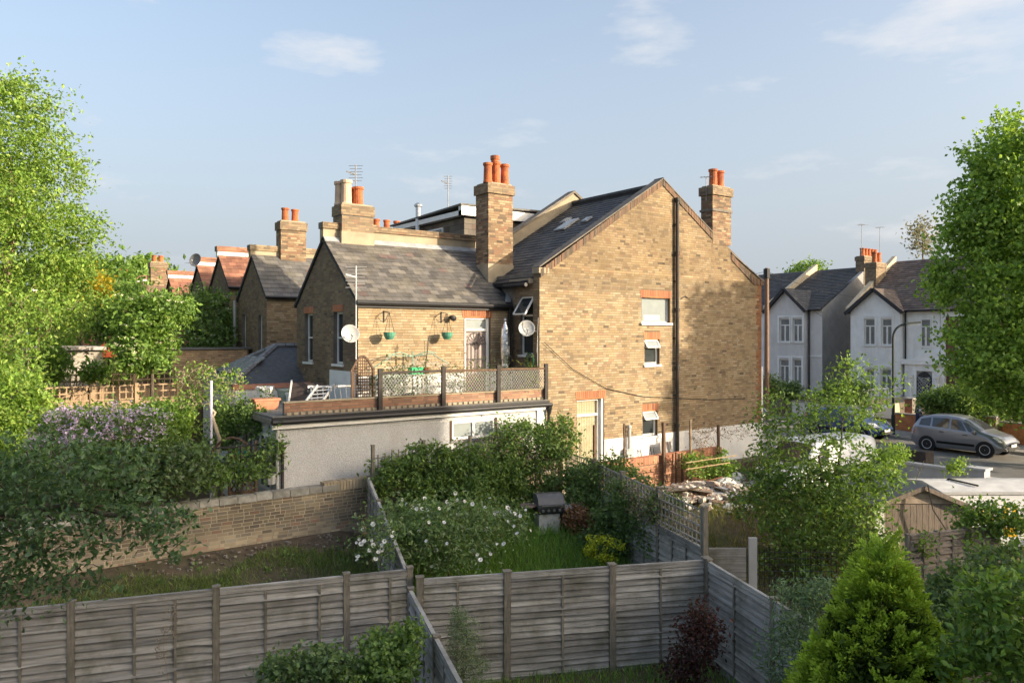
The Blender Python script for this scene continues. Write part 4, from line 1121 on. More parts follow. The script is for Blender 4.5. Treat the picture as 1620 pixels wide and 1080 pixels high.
# front garden walls across the street
for (x, ya, yb, zt, m, nm, lb) in ((27.0, 4.6, 9.6, 2.2, M_STUC, 'garden_wall', 'low pale front wall of the white house with arched door'), (27.0, 11.9, 21, 2.4, M_STUC, 'garden_wall', 'low pale front wall before the warm grey house'), (27.0, -6, 3.4, 2.0, M_RED, 'garden_wall', 'low red brick front wall behind the silver car')):
    t = thing(nm, lb, 'wall', (x, (ya + yb) / 2, zs(ya)))
    q = MB(); q.bx(x - .11, x + .11, ya, yb, zs(ya) - .2, zt); q.obj('wall', m, t)
    q = MB(); q.bx(x - .15, x + .15, ya - .02, yb + .02, zt, zt + .06); q.obj('coping', M_KERB, t)
for i, (px, py, d, m, l) in enumerate(((1440, 640, 41, M_OLDWOOD, 'tall dark brick gate pier beside the person'), (1508, 655, 39, M_RED, 'short red brick gate pier behind the silver car roof'), (1571, 670, 36.5, M_RED, 'short red brick gate pier under the street tree'))):
    c = P(px, py, d)
    t = thing('gate_pier', l, 'pier', (c.x, c.y, zs(c.y)), 'gate piers across the street')
    q = MB(); q.bx(c.x - .2, c.x + .2, c.y - .2, c.y + .2, zs(c.y), c.z + .3); w_ = q.obj('pier', M_DMORTAR, t)
    bricks(w_, Frame((c.x - .2, c.y + .2, 0), (0, -1, 0), (-1, 0, 0)), 0, .4, zs(c.y) + .1, c.z + .3, None, [], 0, 'red')
    q = MB(); q.bx(c.x - .25, c.x + .25, c.y - .25, c.y + .25, c.z + .3, c.z + .38); q.obj('pier_cap', M_KERB, t)
# cream stair wall with white balusters
t = thing('entrance_steps', 'cream stair wall with white balusters leading to arched door', 'steps', (31, 5.5, 1.9))
q = MB(); q.box((28.5, 6.2, 1.5), (5.3, 0, 0), (0, .2, 0), (0, 0, .9)); q.box((28.5, 4.2, 1.5), (5.3, 0, 0), (0, .2, 0), (0, 0, .9)); q.obj('stair_wall', M_CREAM, t)
for k in range(6):
    q = MB(); q.bx(28.9 + .7 * k, 33.4, 4.42, 6.18, 1.5, 1.66 + .08 * k); 
q = MB(); q.bx(29.5, 33.5, 4.42, 6.18, 1.2, 2.05); q.obj('step', M_STUC, t)
for k in range(12):
    q = MB(); q.tube([(28.6 + .4 * k, 6.3, 2.4), (28.6 + .4 * k, 6.3, 2.95)], .05, 6); q.obj('baluster', M_STUC, t)
q = MB(); q.bx(28.5, 33.4, 6.22, 6.38, 2.95, 3.03); q.obj('handrail', M_STUC, t)

# street lamp, telegraph pole, wires
L0 = P(1413, 690, 38.5); L0.z = zs(L0.y) + .12
lt = thing('street_lamp', 'dark green street lamp column with curved arm and flat lantern', 'street lamp', L0)
zt = P(1413, 511, 38.5).z
q = MB(); q.tube([L0, L0 + Vector((0, 0, 1.0))], .095, 10)
arm = [L0 + Vector((0, 0, 1.0)), Vector((L0.x, L0.y, zt - .75))]
for k in range(7):
    a = math.pi / 2 * k / 6
    arm.append(Vector((L0.x, L0.y, zt - .75)) + RGT * (.6 * (1 - math.cos(a))) + Vector((0, 0, .68 * math.sin(a))))
q.tube(arm, .06, 8); q.obj('column', mat('lamp_green', (.02, .03, .028), .5, .1), lt)
hd = arm[-1]
q = MB(); q.prism([hd + FWD * -.13, hd + RGT * .75 + FWD * -.11 + Vector((0, 0, .06)), hd + RGT * .75 + FWD * .11 + Vector((0, 0, .06)), hd + FWD * .13], (0, 0, .10)); q.obj('lantern', mat('lamp_green', (.02, .03, .028)), lt)
q = MB(); q.box(hd + RGT * .1 + FWD * -.08 + Vector((0, 0, -.035)), RGT * .55, FWD * .16, Vector((0, 0, .03))); q.obj('diffuser', M_GLASSL, lt)
p0_ = P(1213, 655, 45); p0_.z = zs(p0_.y)
tp = thing('telegraph_pole', 'brown wooden telegraph pole between brick house and white houses', 'pole', p0_)
pt_ = P(1213, 424, 45)
q = MB(); q.tube([p0_, Vector((p0_.x, p0_.y, pt_.z))], [.15, .12], 10); q.obj('pole', mat('pole_timber', (.21, .13, .085), .9, .25, 5, .3, 20, stretch=(5, 5, 1)), tp)
q = MB(); q.tube([Vector((p0_.x, p0_.y, pt_.z - .6)), Vector((p0_.x, p0_.y, pt_.z - .05))], .19, 8); q.obj('junction_box', M_BLACK, tp)
for k, (px, py, d) in enumerate(((1255, 444, 56), (1120, 440, 60), (1350, 470, 50), (1300, 500, 50))):
    e_ = P(px, py, d); a = Vector((p0_.x, p0_.y, pt_.z - .2))
    q = MB(); q.tube([a, a.lerp(e_, .5) + Vector((0, 0, -.25)), e_], .012, 4); q.obj('wire', M_BLACK, tp)
# ------------------------------------------------------------------ things on the roof terrace and on the house walls
DK = 4.362
M_RAILW = mat('dark_railing_timber', (.045, .038, .034), .8, .3, 6, .3, 18)
M_WIRE = mat('galvanised_wire', (.42, .41, .39), .6, .1)
RL = thing('terrace_railing', 'dark timber railing with diagonal wire mesh around roof terrace', 'railing', (-2.5, -.2, 4.36))
xs_ = (-5.23, -3.42, -1.67, .0)
for x in xs_:
    q = MB(); q.bx(x - .055, x + .055, -.34, -.275, 4.30, 5.38); q.obj('post', M_RAILW, RL)
for a, b in zip(xs_[:-1], xs_[1:]):
    q = MB(); q.box((a + .056, -.325, 5.24), (b - a - .112, 0, random.uniform(-.02, .02)), (0, .05, 0), (0, 0, .055)); q.obj('top_rail', M_RAILW if a < -3.5 else M_OLDWOOD, RL)
    q = MB(); n = int((b - a) / .085)
    h = .52
    for k in range(-6, n + 1):
        for sgn in (1, -1):
            x0 = a + .06 + k * .085; x1 = x0 + .42
            za, zb_ = (4.70, 4.70 + h) if sgn > 0 else (4.70 + h, 4.70)
            lo, hi = max(x0, a + .06), min(x1, b - .06)
            if hi - lo < .02: continue
            f0, f1 = (lo - x0) / .42, (hi - x0) / .42
            q.bar((lo, -.31, za + (zb_ - za) * f0), (hi, -.31, za + (zb_ - za) * f1), .007)
    q.obj('wire_mesh', M_WIRE, RL)
# screen trellis with arched top
TS = thing('trellis_screen', 'brown arched lattice screen at the corner of roof terrace', 'trellis', (-5.45, .2, 4.36))
F5 = Frame((-5.78, .2, 0), (1, 0, 0), (0, -1, 0))
def tsz(s): return 5.30 + .38 * math.sin(math.pi * min(1, max(0, s / .62)))
q = MB()
for s in (0.0, .58): F5.box(q, s, s + .05, 0, .05, DK, tsz(s))
for k in range(8): q.bar(F5.p(.62 * k / 8, .02, tsz(.62 * k / 8)), F5.p(.62 * (k + 1) / 8, .02, tsz(.62 * (k + 1) / 8)), .05, .045)
q.obj('frame', M_OLDWOOD, TS)
for k in range(17):
    z = 4.42 + k * .075
    s0_, s1_ = .03, .6
    ok = [s for s in np.linspace(.03, .6, 20) if tsz(s) > z + .02]
    if len(ok) < 2: continue
    q = MB(); q.box(F5.p(ok[0], .01, z), F5.u * (ok[-1] - ok[0]), F5.n * .012, Vector((0, 0, .028))); q.obj('slat', M_OLDWOOD, TS)
for k in range(9):
    s = .06 + k * .06
    q = MB(); F5.box(q, s, s + .016, .022, .034, DK + .03, tsz(s) - .03); q.obj('slat', M_OLDWOOD, TS)
# ladders
def ladder(name, label, a, b, wdir, w, n, gp):
    t = thing(name, label, 'ladder', a, gp)
    a, b, wd = Vector(a), Vector(b), Vector(wdir).normalized() * w
    for o in (Vector(), wd):
        q = MB(); q.bar(a + o, b + o, .03, .06); q.obj('stile', M_ALU, t)
    for k in range(n):
        p = a.lerp(b, (k + .5) / n)
        q = MB(); q.tube([p, p + wd], .016, 6); q.obj('rung', M_ALU, t)
ladder('ladder', 'aluminium ladder lying against the white wall on flat roof', (-6.55, .95, 4.50), (-5.15, .95, 4.46), (0, .12, .5), .42, 9, 'ladders on the flat roof')
ladder('ladder', 'short aluminium ladder section leaning beside the brown tray', (-6.9, .62, 4.42), (-6.35, .9, 4.95), (.9, -.25, .05), .42, 6, 'ladders on the flat roof')
t = thing('upturned_tray', 'dark brown upturned tray with white edge leaning on flat roof', 'tray', (-6.9, 1.8, 4.36))
o = P(459, 613, 20.3); o.z = DK + .02
q = MB(); q.box(o, RGT * .78, FWD * .25 + Vector((0, 0, .5)), Vector((0, 0, .04)) - FWD * .02); q.obj('tray', mat('dark_brown_board', (.06, .045, .04), .7, .25, 8), t)
q = MB(); q.box(o - RGT * .05 - FWD * .02, RGT * .045, FWD * .27 + Vector((0, 0, .55)), Vector((0, 0, .06))); q.obj('edge', M_WHITE, t)
q = MB(); q.lathe(o + RGT * .5 + FWD * .12 + Vector((0, 0, .31)), [(.09, 0), (.09, .02), (.07, .02), (.001, .015)], 10, (-.2, -.9, .45)); q.obj('cup_hole', M_BLACK, t)
# pots
def pot(name, label, c, r, h, m, cat='pot', gp='plant pots on the flat roof', sq=False, plant=None):
    t = thing(name, label, cat, c, gp)
    q = MB()
    if sq:
        w = r * 1.6
        for k, (a, b, z0, z1) in enumerate(((r, w, 0, h),)):
            c_ = Vector(c)
            lo = [c_ + Vector((sx * w * .85, sy * r * .85, 0)) for sx, sy in ((-1, -1), (1, -1), (1, 1), (-1, 1))]
            hi = [c_ + Vector((sx * w, sy * r, h)) for sx, sy in ((-1, -1), (1, -1), (1, 1), (-1, 1))]
            q.add(lo + hi, [(3, 2, 1, 0), (4, 5, 6, 7), (0, 1, 5, 4), (1, 2, 6, 5), (2, 3, 7, 6), (3, 0, 4, 7)])
            q.bx(c_.x - w - .02, c_.x + w + .02, c_.y - r - .02, c_.y + r + .02, c_.z + h - .05, c_.z + h + .002)
    else:
        q.lathe(c, [(.001, 0), (r * .72, 0), (r * .92, h * .78), (r * 1.05, h * .8), (r * 1.05, h), (r * .9, h), (r * .85, h * .85), (.001, h * .85)], 14)
    q.obj('pot', m, t)
    if plant:
        n, sp, hh, cols, ls = plant
        pts = np.array(c)[None] + np.array([0, 0, h])[None] + RNG.normal(0, 1, (n, 3)) * np.array([sp, sp, hh * .35])[None] + np.array([0, 0, hh * .5])[None]
        pts[:, 2] = np.maximum(pts[:, 2], c[2] + h)
        leaf_obj('foliage', pts, ls, cols, t)
    return t
def leaf_obj(name, C, size, cols, parent, mat_=None, up=.35, aspect=.5, kind='stuff', dirs=None, fold=.35, var=.25):
    """a cloud of folded leaves, two triangles each"""
    n = len(C)
    A = RNG.normal(0, 1, (n, 3)) if dirs is None else dirs + RNG.normal(0, .25, (n, 3))
    if dirs is None: A[:, 2] -= .25
    A /= np.linalg.norm(A, axis=1)[:, None]
    Nn = RNG.normal(0, 1, (n, 3)); Nn[:, 2] += up * 3
    S = np.cross(A, Nn); S /= (np.linalg.norm(S, axis=1)[:, None] + 1e-9)
    Nn = np.cross(S, A)
    sz = (np.full(n, size) if np.isscalar(size) else size) * (.65 + .7 * RNG.random(n))
    sz = sz[:, None]
    w = sz * aspect * .5
    b = C - A * sz * .5; tip = C + A * sz * .5
    V = np.stack([b, C + S * w + Nn * w * fold, tip, C - S * w + Nn * w * fold], axis=1).reshape(-1, 3)
    if isinstance(cols, np.ndarray) and len(cols) == n: col = cols
    else:
        cc = np.array(cols)
        col = cc[RNG.integers(0, len(cc), n)] * (1 - var + 2 * var * RNG.random((n, 1)))
    return np_mesh(name, V, [(4), [(0, 1, 2), (0, 2, 3)]], mat_ or M_LEAF, parent, kind, col)
GRN = ((.07, .12, .025), (.05, .095, .02), (.10, .15, .03))
YEL = ((.16, .19, .03), (.11, .15, .03), (.2, .2, .05))
SIL = ((.16, .18, .15), (.12, .15, .12))
c = P(413, 637, 19.6); pot('planter', 'square terracotta planter standing alone at flat roof edge', (-7.45, 1.55, DK), .19, .27, M_TERRA, sq=True, plant=(60, .12, .25, GRN, .08))
pot('plant_pot', 'large white tub near the red tile coping', (-6.75, 3.7, DK), .24, .42, M_WHITE)
pot('plant_pot', 'green trough filled with small pots on flat roof', (-6.1, 3.5, DK), .2, .34, mat('sage_plastic', (.35, .42, .36), .6, .1), sq=True)
pot('plant_pot', 'small white pot in front of the green trough', (-6.25, 3.1, DK), .13, .26, M_WHITE)
pot('plant_pot', 'small terracotta pot lying among the pots by trough', (-5.85, 3.1, DK), .14, .22, M_TERRA)
inside = [(-4.95, .05, .17, .28, M_TERRA, True, 'square terracotta planter at the trellis end of railing', GRN), (-4.62, -.02, .15, .27, M_TERRA, True, 'square terracotta planter, second from the trellis screen', GRN),
          (-4.25, .1, .17, .34, mat('black_pot', (.03, .03, .03), .6, .1), False, 'black plant pot with dark leaves behind the first mesh panel', GRN), (-3.72, .15, .15, .3, M_TERRA, False, 'pot with fresh lime foliage behind the first mesh panel', YEL),
          (-3.1, .02, .16, .3, M_TERRA, False, 'round terracotta pot with dry stems behind the middle mesh panel', SIL), (-2.8, .0, .15, .28, M_TERRA, False, 'rimmed terracotta pot in the middle mesh panel', GRN),
          (-2.25, .12, .16, .3, M_TERRA, False, 'terracotta pot with bushy green plant before the terrace door', YEL), (-1.95, .0, .14, .27, M_TERRA, False, 'terracotta pot beside the third railing post', GRN),
          (-1.35, .05, .15, .3, M_TERRA, False, 'terracotta pot with twiggy plant in the last mesh panel', SIL), (-1.0, .1, .14, .26, M_TERRA, False, 'terracotta pot with silver leaves in the last mesh panel', SIL),
          (-.45, .02, .16, .28, mat('bright_red_pot', (.5, .05, .035), .5, .1), False, 'bright red plant pot near the railing end', YEL), (-.18, .1, .14, .25, M_TERRA, False, 'terracotta pot with tall climber at railing end', YEL)]
for (x, y, r, h, m, sq, lb, pc) in inside:
    pot('plant_pot', lb, (x, y, DK), r, h, m, sq=sq, plant=(260, .17, .7, pc, .075), gp='plant pots along the railing')
# folding table with a pale green top, green crate, pot with sticks, rotary airer
TB = thing('garden_table', 'garden table with pale green top behind the railing', 'table', (-4.1, .75, DK))
q = MB(); q.bx(-4.95, -3.35, .45, 1.05, 5.10, 5.15); q.obj('table_top', mat('pale_green_top', (.42, .52, .45), .6, .1), TB)
for x in (-4.85, -3.45):
    for y in (.5, 1.0):
        q = MB(); q.bx(x - .025, x + .025, y - .025, y + .025, DK, 5.10); q.obj('leg', mat('pale_green_top', (.42, .52, .45)), TB)
t = thing('plastic_crate', 'bright green plastic box on the garden table', 'box', (-3.7, .7, 5.15))
q = MB(); q.bx(-3.86, -3.52, .58, .8, 5.152, 5.31); q.obj('body', mat('bright_green_plastic', (.015, .42, .17), .45, .05), t)
q = MB(); q.bx(-3.88, -3.5, .56, .82, 5.311, 5.335); q.obj('lid', mat('bright_green_plastic', (.015, .42, .17)), t)
t = pot('plant_pot', 'small red brown pot with bare sticks on table end', (-3.42, .62, 5.152), .10, .17, mat('maroon_pot', (.22, .05, .04), .6, .1), gp='plant pots along the railing')
for k in range(4):
    a = Vector((-3.42, .62, 5.28)); q = MB(); q.tube([a, a + Vector((random.uniform(-.1, .1), random.uniform(-.1, .1), .75 + .2 * random.random()))], .008, 4); q.obj('stick', M_FPOST, t)
RA = thing('rotary_airer', 'half folded green rotary washing airer behind the railing', 'airer', (-3.6, .55, DK))
M_SAGE = mat('sage_metal', (.22, .32, .25), .5, .2)
q = MB(); q.tube([(-3.55, 1.12, DK), (-3.55, 1.12, 5.75)], .022, 6); q.obj('pole', M_SAGE, RA)
tips = []
for k, (dx, dz) in enumerate(((-1.35, -.38), (-.95, .02), (.75, .08), (1.0, -.22))):
    a = Vector((-3.55, 1.1, 5.62)); b = a + Vector((dx * .5, -.15, .12 + dz * .2)); c = a + Vector((dx, -.25 * (k % 2), dz))
    q = MB(); q.tube([a, b, c], .016, 5); q.obj('arm', M_SAGE, RA); tips.append((a, b, c))
q = MB()
for (a, b, c) in tips:
    for f in (.4, .6, .8, 1.0):
        p = a.lerp(b, f) if f < .5 else b.lerp(c, f)
        q.tube([p, p + Vector((random.uniform(-.25, .25), -.08, -.35)), tips[0][1].lerp(tips[3][2], f)], .005, 4)
q.obj('line', M_WIRE, RA)
# hanging baskets with brackets
for x, lb in ((-4.30, 'green hanging basket on wing wall nearer the trellis screen'), (-2.50, 'green hanging basket on wing wall nearer the terrace door')):
    t = thing('hanging_basket', lb, 'basket', (x, 1.1, 6.1), 'hanging baskets on the wing wall')
    q = MB(); q.bar((x, 1.33, 6.86), (x, 1.33, 6.55), .02); q.bar((x, 1.33, 6.84), (x, 1.0, 6.80), .02); q.tube([(x, 1.33, 6.58), (x, 1.22, 6.62), (x, 1.08, 6.78)], .009, 5); q.obj('bracket', M_BLACK, t)
    q = MB(); q.lathe((x, 1.02, 6.08), [(.001, 0), (.09, .0), (.15, .10), (.165, .2), (.15, .2), (.001, .16)], 14); q.obj('bowl', mat('basket_green', (.08, .25, .17), .5, .15), t)
    q = MB()
    for k in range(3):
        a = 2.1 * k; q.tube([(x + .15 * math.cos(a), 1.02 + .15 * math.sin(a), 6.27), (x, 1.02, 6.80)], .006, 4)
    q.obj('chain', M_BLACK, t)
t = thing('wall_lamp', 'small black round lamp on the wing wall', 'lamp', (-2.2, 1.2, 6.7))
q = MB(); q.lathe((-2.19, 1.33, 6.72), [(.05, 0), (.05, .03), (.03, .05), (.085, .12), (.085, .18), (.001, .2)], 12, (0, -1, -.25)); q.obj('lamp_shade', M_BLACK, t)
# foil wrapped flue
t = thing('foil_wrapped_flue', 'tall shiny foil wrapped flue standing beside the terrace door', 'flue', (-.52, .95, DK))
q = MB(); q.lathe((-.52, .98, DK), [(.11, 0), (.12, .25), (.10, .5), (.125, .8), (.115, 1.0), (.15, 1.35), (.145, 1.75), (.12, 2.02), (.05, 2.2), (.035, 2.24)], 16); q.obj('foil', M_FOIL, t, smooth=False)
q = MB(); q.lathe((-.52, .98, DK + 2.24), [(.035, 0), (.055, .03), (.05, .09), (.02, .11), (.001, .115)], 10); q.obj('finial', M_GALV, t)
q = MB(); q.bx(-.60, -.47, .835, .85, 5.65, 5.88); q.obj('label_plate', M_GREYMET, t)
# dishes
def dish(label, c, r, ax, back, m=None):
    t = thing('satellite_dish', label, 'satellite dish', back, 'satellite dishes')
    c = Vector(c); ax = Vector(ax).normalized()
    q = MB(); q.lathe(c, [(.001, -.055), (r * .5, -.042), (r * .85, -.012), (r, .012), (r * 1.03, .012), (r * .85, -.025), (r * .5, -.06), (.001, -.075)], 20, ax); q.obj('reflector', m or M_GREYMET, t, smooth=True)
    q = MB(); q.tube([c - ax * .07, Vector(back)], .022, 6); q.obj('mount', M_GALV, t)
    arm = c + ax * (r * 1.0) + Vector((0, 0, -r * .35))
    q = MB(); q.tube([c + Vector((0, 0, -r)) , arm], .012, 5); q.obj('feed_arm', M_GALV, t)
    q = MB(); q.tube([arm, arm - ax * .07], .03, 8); q.obj('receiver', M_GREYMET, t)
toc = (CAM - Vector((-5.5, 1, 6.2))); toc.z = 0; toc.normalize()
dish('pale round satellite dish at wing corner above the trellis screen', (-5.42, 1.02, 6.24), .235, toc + Vector((.25, -.1, .28)), (-5.10, 1.30, 6.0))
dish('pale oval satellite dish by the stair window recess', (-.30, .22, 6.40), .235, toc + Vector((-.1, 0, .3)), (-.02, .1, 6.3))
dish('dark satellite dish at ridge end of a far red roof', tuple(P(309, 411, 32.8)), .28, toc + Vector((-.6, .1, .3)), (-5.12, 17.86, 9.35), mat('dark_dish', (.16, .16, .17), .5, .1))
# aerials
def aerial(label, base, h, n, w, bd, gp='tv aerials', m=None):
    t = thing('tv_aerial', label, 'aerial', base, gp)
    m = m or M_ALU
    b = Vector(base); top = b + Vector((0, 0, h))
    q = MB(); q.tube([b, top], .017, 5); q.obj('mast', m, t)
    bd = Vector(bd).normalized(); sd_ = bd.cross(Vector((0, 0, 1))).normalized()
    q = MB(); bl = .11 * n
    q.tube([top - bd * bl / 2, top + bd * bl / 2], .012, 5)
    for k in range(n):
        p = top + bd * (-bl / 2 + bl * (k + .5) / n); ww = w * (1.2 - .5 * k / n)
        q.tube([p - sd_ * ww / 2, p + sd_ * ww / 2], .006, 4)
    q.obj('boom', m, t)
    return t
def vaerial(label, base, h, n, w, gp='tv aerials', m=None):
    """stacked array seen flat on: horizontal rods one over the other"""
    t = thing('tv_aerial', label, 'aerial', base, gp); m = m or M_ALU
    b = Vector(base)
    q = MB(); q.tube([b, b + Vector((0, 0, h))], .016, 5); q.obj('mast', m, t)
    q = MB()
    for k in range(n):
        p = b + Vector((0, 0, h - .09 * k - .03)); q.tube([p - RGT * w / 2 * (1 - .15 * (k % 2)), p + RGT * w / 2 * (1 - .15 * (k % 2))], .007, 4)
    q.tube([b + Vector((0, 0, h - .25)) - RGT * .22 - FWD * .25, b + Vector((0, 0, h - .3))], .02, 5)
    q.obj('rods', m, t)
M_DKAL = mat('tarnished_aluminium', (.22, .21, .2), .6, .1, metal=.3)
vaerial('pale tv aerial on a mast at the wing eaves corner', (-5.17, 1.22, 5.4), 2.62, 7, .55, m=mat('pale_aerial', (.6, .58, .55), .5, .05))
vaerial('tv aerial above the buff pots of the wing chimney', (-4.02, 3.75, 10.0), 1.28, 6, .42, m=M_DKAL)
vaerial('tv aerial standing behind the main chimney', (1.3, 7.2, 9.6), 2.6, 6, .32, m=M_DKAL)
t = aerial('bent tv aerial on chimney of the gable wall', (7.62, .2, 10.9), .85, 4, .3, (.6, -.8, 0), m=M_DKAL)
aerial('thin tv aerial on chimney of the warm grey house', (39.4, 12.2, 11.9), 2.3, 5, 1.0, (0, 1, 0), m=M_DKAL)
aerial('thin tv aerial above the white house with arched door', (37.6, 9.9, 11.2), 2.4, 5, 1.1, (.3, -1, 0), m=M_DKAL)
aerial('small tv aerial on a far red roof', tuple(P(303, 440, 45)), .9, 5, .7, (1, .3, 0), m=M_DKAL)
aerial('black barred aerial at the corner of stair recess', (-.12, -.06, 5.2), 1.0, 9, .22, (.05, 0, 1), m=M_DKAL)
t = thing('hose_reel', 'coiled green garden hose hung below the stair window', 'hose', (-.02, .3, 5.2))
q = MB()
for k in range(4):
    rr = .13 + .018 * k
    q.tube([Vector((-.06 - .03 * k, .28 + rr * math.cos(a), 5.45 + 1.25 * rr * math.sin(a))) for a in np.linspace(0, 2 * math.pi, 16)], .016, 5)
q.obj('coil', mat('hose_green', (.02, .09, .045), .5, .1), t)
# ------------------------------------------------------------------ fences and garden walls
def lap_board(p0, p1, z0, z1, zt0, zt1, n_, seg=8, sag=.012, d0=.002, d1=.046):
    """one overlapping board: bottom edge kicks out and waves a little"""
    q = MB(); ph = random.uniform(0, 6); am = abs(random.gauss(0, sag))
    bu = random.gauss(0, .006)
    for k in range(seg + 1):
        f = k / seg
        b = p0.lerp(p1, f)
        w = am * math.sin(ph + f * random.choice((3.0, 5.0, 6.0)))
        q.v += [tuple(b + n_ * d0 + Vector((0, 0, zt0 + (zt1 - zt0) * f))), tuple(b + n_ * (d1 + bu * math.sin(3.1 * f) + abs(w) * .6) + Vector((0, 0, z0 + (z1 - z0) * f + w))),
                tuple(b + n_ * (d1 - .020) + Vector((0, 0, z0 + (z1 - z0) * f + w)))]
    for k in range(seg):
        a = 3 * k
        q.f += [(a, a + 1, a + 4, a + 3), (a + 1, a + 2, a + 5, a + 4)]
    return q
def lap_panel(parent, p0, p1, t0, t1, h, nb, n_, battens=(.5,), capw=.05, m=None):
    m = m or M_FENCE
    p0, p1 = Vector(p0), Vector(p1)
    d = (p1 - p0).normalized()
    step = h / nb
    for k in range(nb):
        zb = -h + k * step
        q = lap_board(p0, p1, t0 + zb, t1 + zb, t0 + zb + step * 1.22, t1 + zb + step * 1.22, n_, sag=.004 if k > nb * .6 else .009)
        q.obj('board', m, parent)
    q = MB(); q.box(p0 + n_ * -.02 + Vector((0, 0, t0)), p1 - p0 + Vector((0, 0, t1 - t0)), n_ * .06, Vector((0, 0, .03))); q.obj('cap_rail', m, parent)
    q = MB(); q.box(p0 + n_ * .035 + Vector((0, 0, t0 - .06)), p1 - p0 + Vector((0, 0, t1 - t0)), n_ * .016, Vector((0, 0, .055))); q.obj('top_rail', m, parent)
    for b in battens:
        c = p0.lerp(p1, b); zt = t0 + (t1 - t0) * b
        q = MB(); q.box(c - d * .02 + n_ * .034 + Vector((0, 0, zt - h)), d * .04, n_ * .018, Vector((0, 0, h - .06))); q.obj('batten', M_FPOST, parent)
    q = MB(); q.prism([p0 + n_ * -.004 + Vector((0, 0, t0 - h)), p1 + n_ * -.004 + Vector((0, 0, t1 - h)), p1 + n_ * -.004 + Vector((0, 0, t1)), p0 + n_ * -.004 + Vector((0, 0, t0))], n_ * -.006); q.obj('backing', m, parent)
def fpost(parent, p, zt, zb, w=.1, m=None, yaw=0.0):
    q = MB(); a = Vector((math.cos(yaw), math.sin(yaw), 0)) * w; b = Vector((-math.sin(yaw), math.cos(yaw), 0)) * w
    p = Vector((p[0], p[1], 0))
    q.box(p - a / 2 - b / 2 + Vector((0, 0, zb)), a, b, Vector((0, 0, zt - zb)))
    q.box(p - a * .6 - b * .6 + Vector((0, 0, zt)), a * 1.2, b * 1.2, Vector((0, 0, .025)))
    q.obj('post', m or M_FPOST, parent)
def lerp_px(a, b, px):
    """point on the line a-b that is seen in photograph column px"""
    lo, hi = -1.0, 2.0
    def col(t):
        p = a.lerp(b, t) - CAM
        return CX + F * p.dot(RGT) / p.dot(FWD)
    for _ in range(60):
        m = (lo + hi) / 2
        if col(m) < px: lo = m
        else: hi = m
    return a.lerp(b, lo)
def fence_run(name, label, a, b, za, zb_, h, pxs, nb, battens, flip=False, m=None, posts=True, post_m=None, pw=.1, over=.05):
    a, b = Vector((a[0], a[1], 0)), Vector((b[0], b[1], 0))
    t = thing(name, label, 'fence', (a + b) / 2)
    d = (b - a).normalized(); n_ = Vector((d.y, -d.x, 0))
    if n_.dot(CAM - a) < 0: n_ = -n_
    if flip: n_ = -n_
    ts = []
    for p in pxs:
        q = lerp_px(a, b, p); ts.append(max(-.2, (q - a).dot(d) / (b - a).length))
    yaw = math.atan2(d.y, d.x)
    for i, tt in enumerate(ts):
        q = a.lerp(b, tt); z = za + (zb_ - za) * tt
        if posts: fpost(t, q, z + over, z - h - .1, pw, post_m, yaw)
    for i in range(len(ts) - 1):
        p, q = a.lerp(b, ts[i]), a.lerp(b, ts[i + 1])
        zp, zq = za + (zb_ - za) * ts[i], za + (zb_ - za) * ts[i + 1]
        bt = battens[i] if isinstance(battens[0], (list, tuple)) else battens
        lap_panel(t, p + d * (pw / 2 + .005), q - d * (pw / 2 + .005), zp, zq, h, nb, n_, bt, m=m)
    return t
LF0, LF1 = PZ(0, 968, 2.25), PZ(648, 902, 2.25)
fence_run('panel_fence', 'long weathered grey lap panel fence at lower left of gardens', LF0, LF1, 2.25, 2.25, 1.95, (-125, 113, 342, 548, 648), 17, [(.33, .66), (.42, .72), (.36, .80), (.7,)])
RF0, RF1 = PZ(662, 918, 2.1), PZ(1117, 887, 2.1)
fence_run('panel_fence', 'weathered grey lap panel fence closing the barbecue garden', RF0, RF1, 2.1, 2.1, 1.85, (664, 802, 968, 1117), 17, [(.42,), (.52,), (.5,)], pw=.12)
g2 = Vector((.342, .94, 0))
e0 = Vector((RF1.x, RF1.y, 0)); e1 = PZ(1225, 945, 2.1); e1.z = 0
e2 = e1 + (e1 - e0).normalized() * 1.6
fence_run('panel_fence', 'short dark weathered fence returning from corner post beside red acer', e0 + (e1 - e0).normalized() * .08, e2, 2.1, 1.98, 1.9, (1121, 1225, 1420), 15, [(.45,), (.5,)])
s0_ = Vector((RF0.x - .12, RF0.y + .06, 0)); s1_ = Vector((-5.86, -.98, 0))
ms = lambda f: s0_.lerp(s1_, f)
fence_run('panel_fence', 'slanting side fence with white roses beside barbecue garden', s0_ + (s1_ - s0_) * .02, s1_, 2.12, 2.87, 1.75, (650, 602, 580, 566)[::-1] if False else (653.5, 606, 583, 568)[::1], 14, [(.35, .7)] * 3, posts=False) if False else None
def side_fence(name, label, a, b, za, zb_, h, fr_, nb=14, flip=False):
    t = thing(name, label, 'fence', ((a + b) / 2))
    d = (b - a).normalized(); n_ = Vector((d.y, -d.x, 0))
    if n_.dot(CAM - a) < 0: n_ = -n_
    if flip: n_ = -n_
    for i, f in enumerate(fr_):
        z = za + (zb_ - za) * f
        fpost(t, a.lerp(b, f), z + .04, z - h, .09, None, math.atan2(d.y, d.x))
    for f0, f1 in zip(fr_[:-1], fr_[1:]):
        lap_panel(t, a.lerp(b, f0) + d * .05, a.lerp(b, f1) - d * .05, za + (zb_ - za) * f0, za + (zb_ - za) * f1, h, nb, n_, (.33, .66))
    return t
side_fence('panel_fence', 'slanting side fence with white roses beside barbecue garden', s0_, s1_, 2.12, 2.87, 1.75, (.03, .36, .69, .99))
o0 = PZ(650, 935, 2.08); o1 = PZ(722, 1072, 2.0); o0.z = o1.z = 0
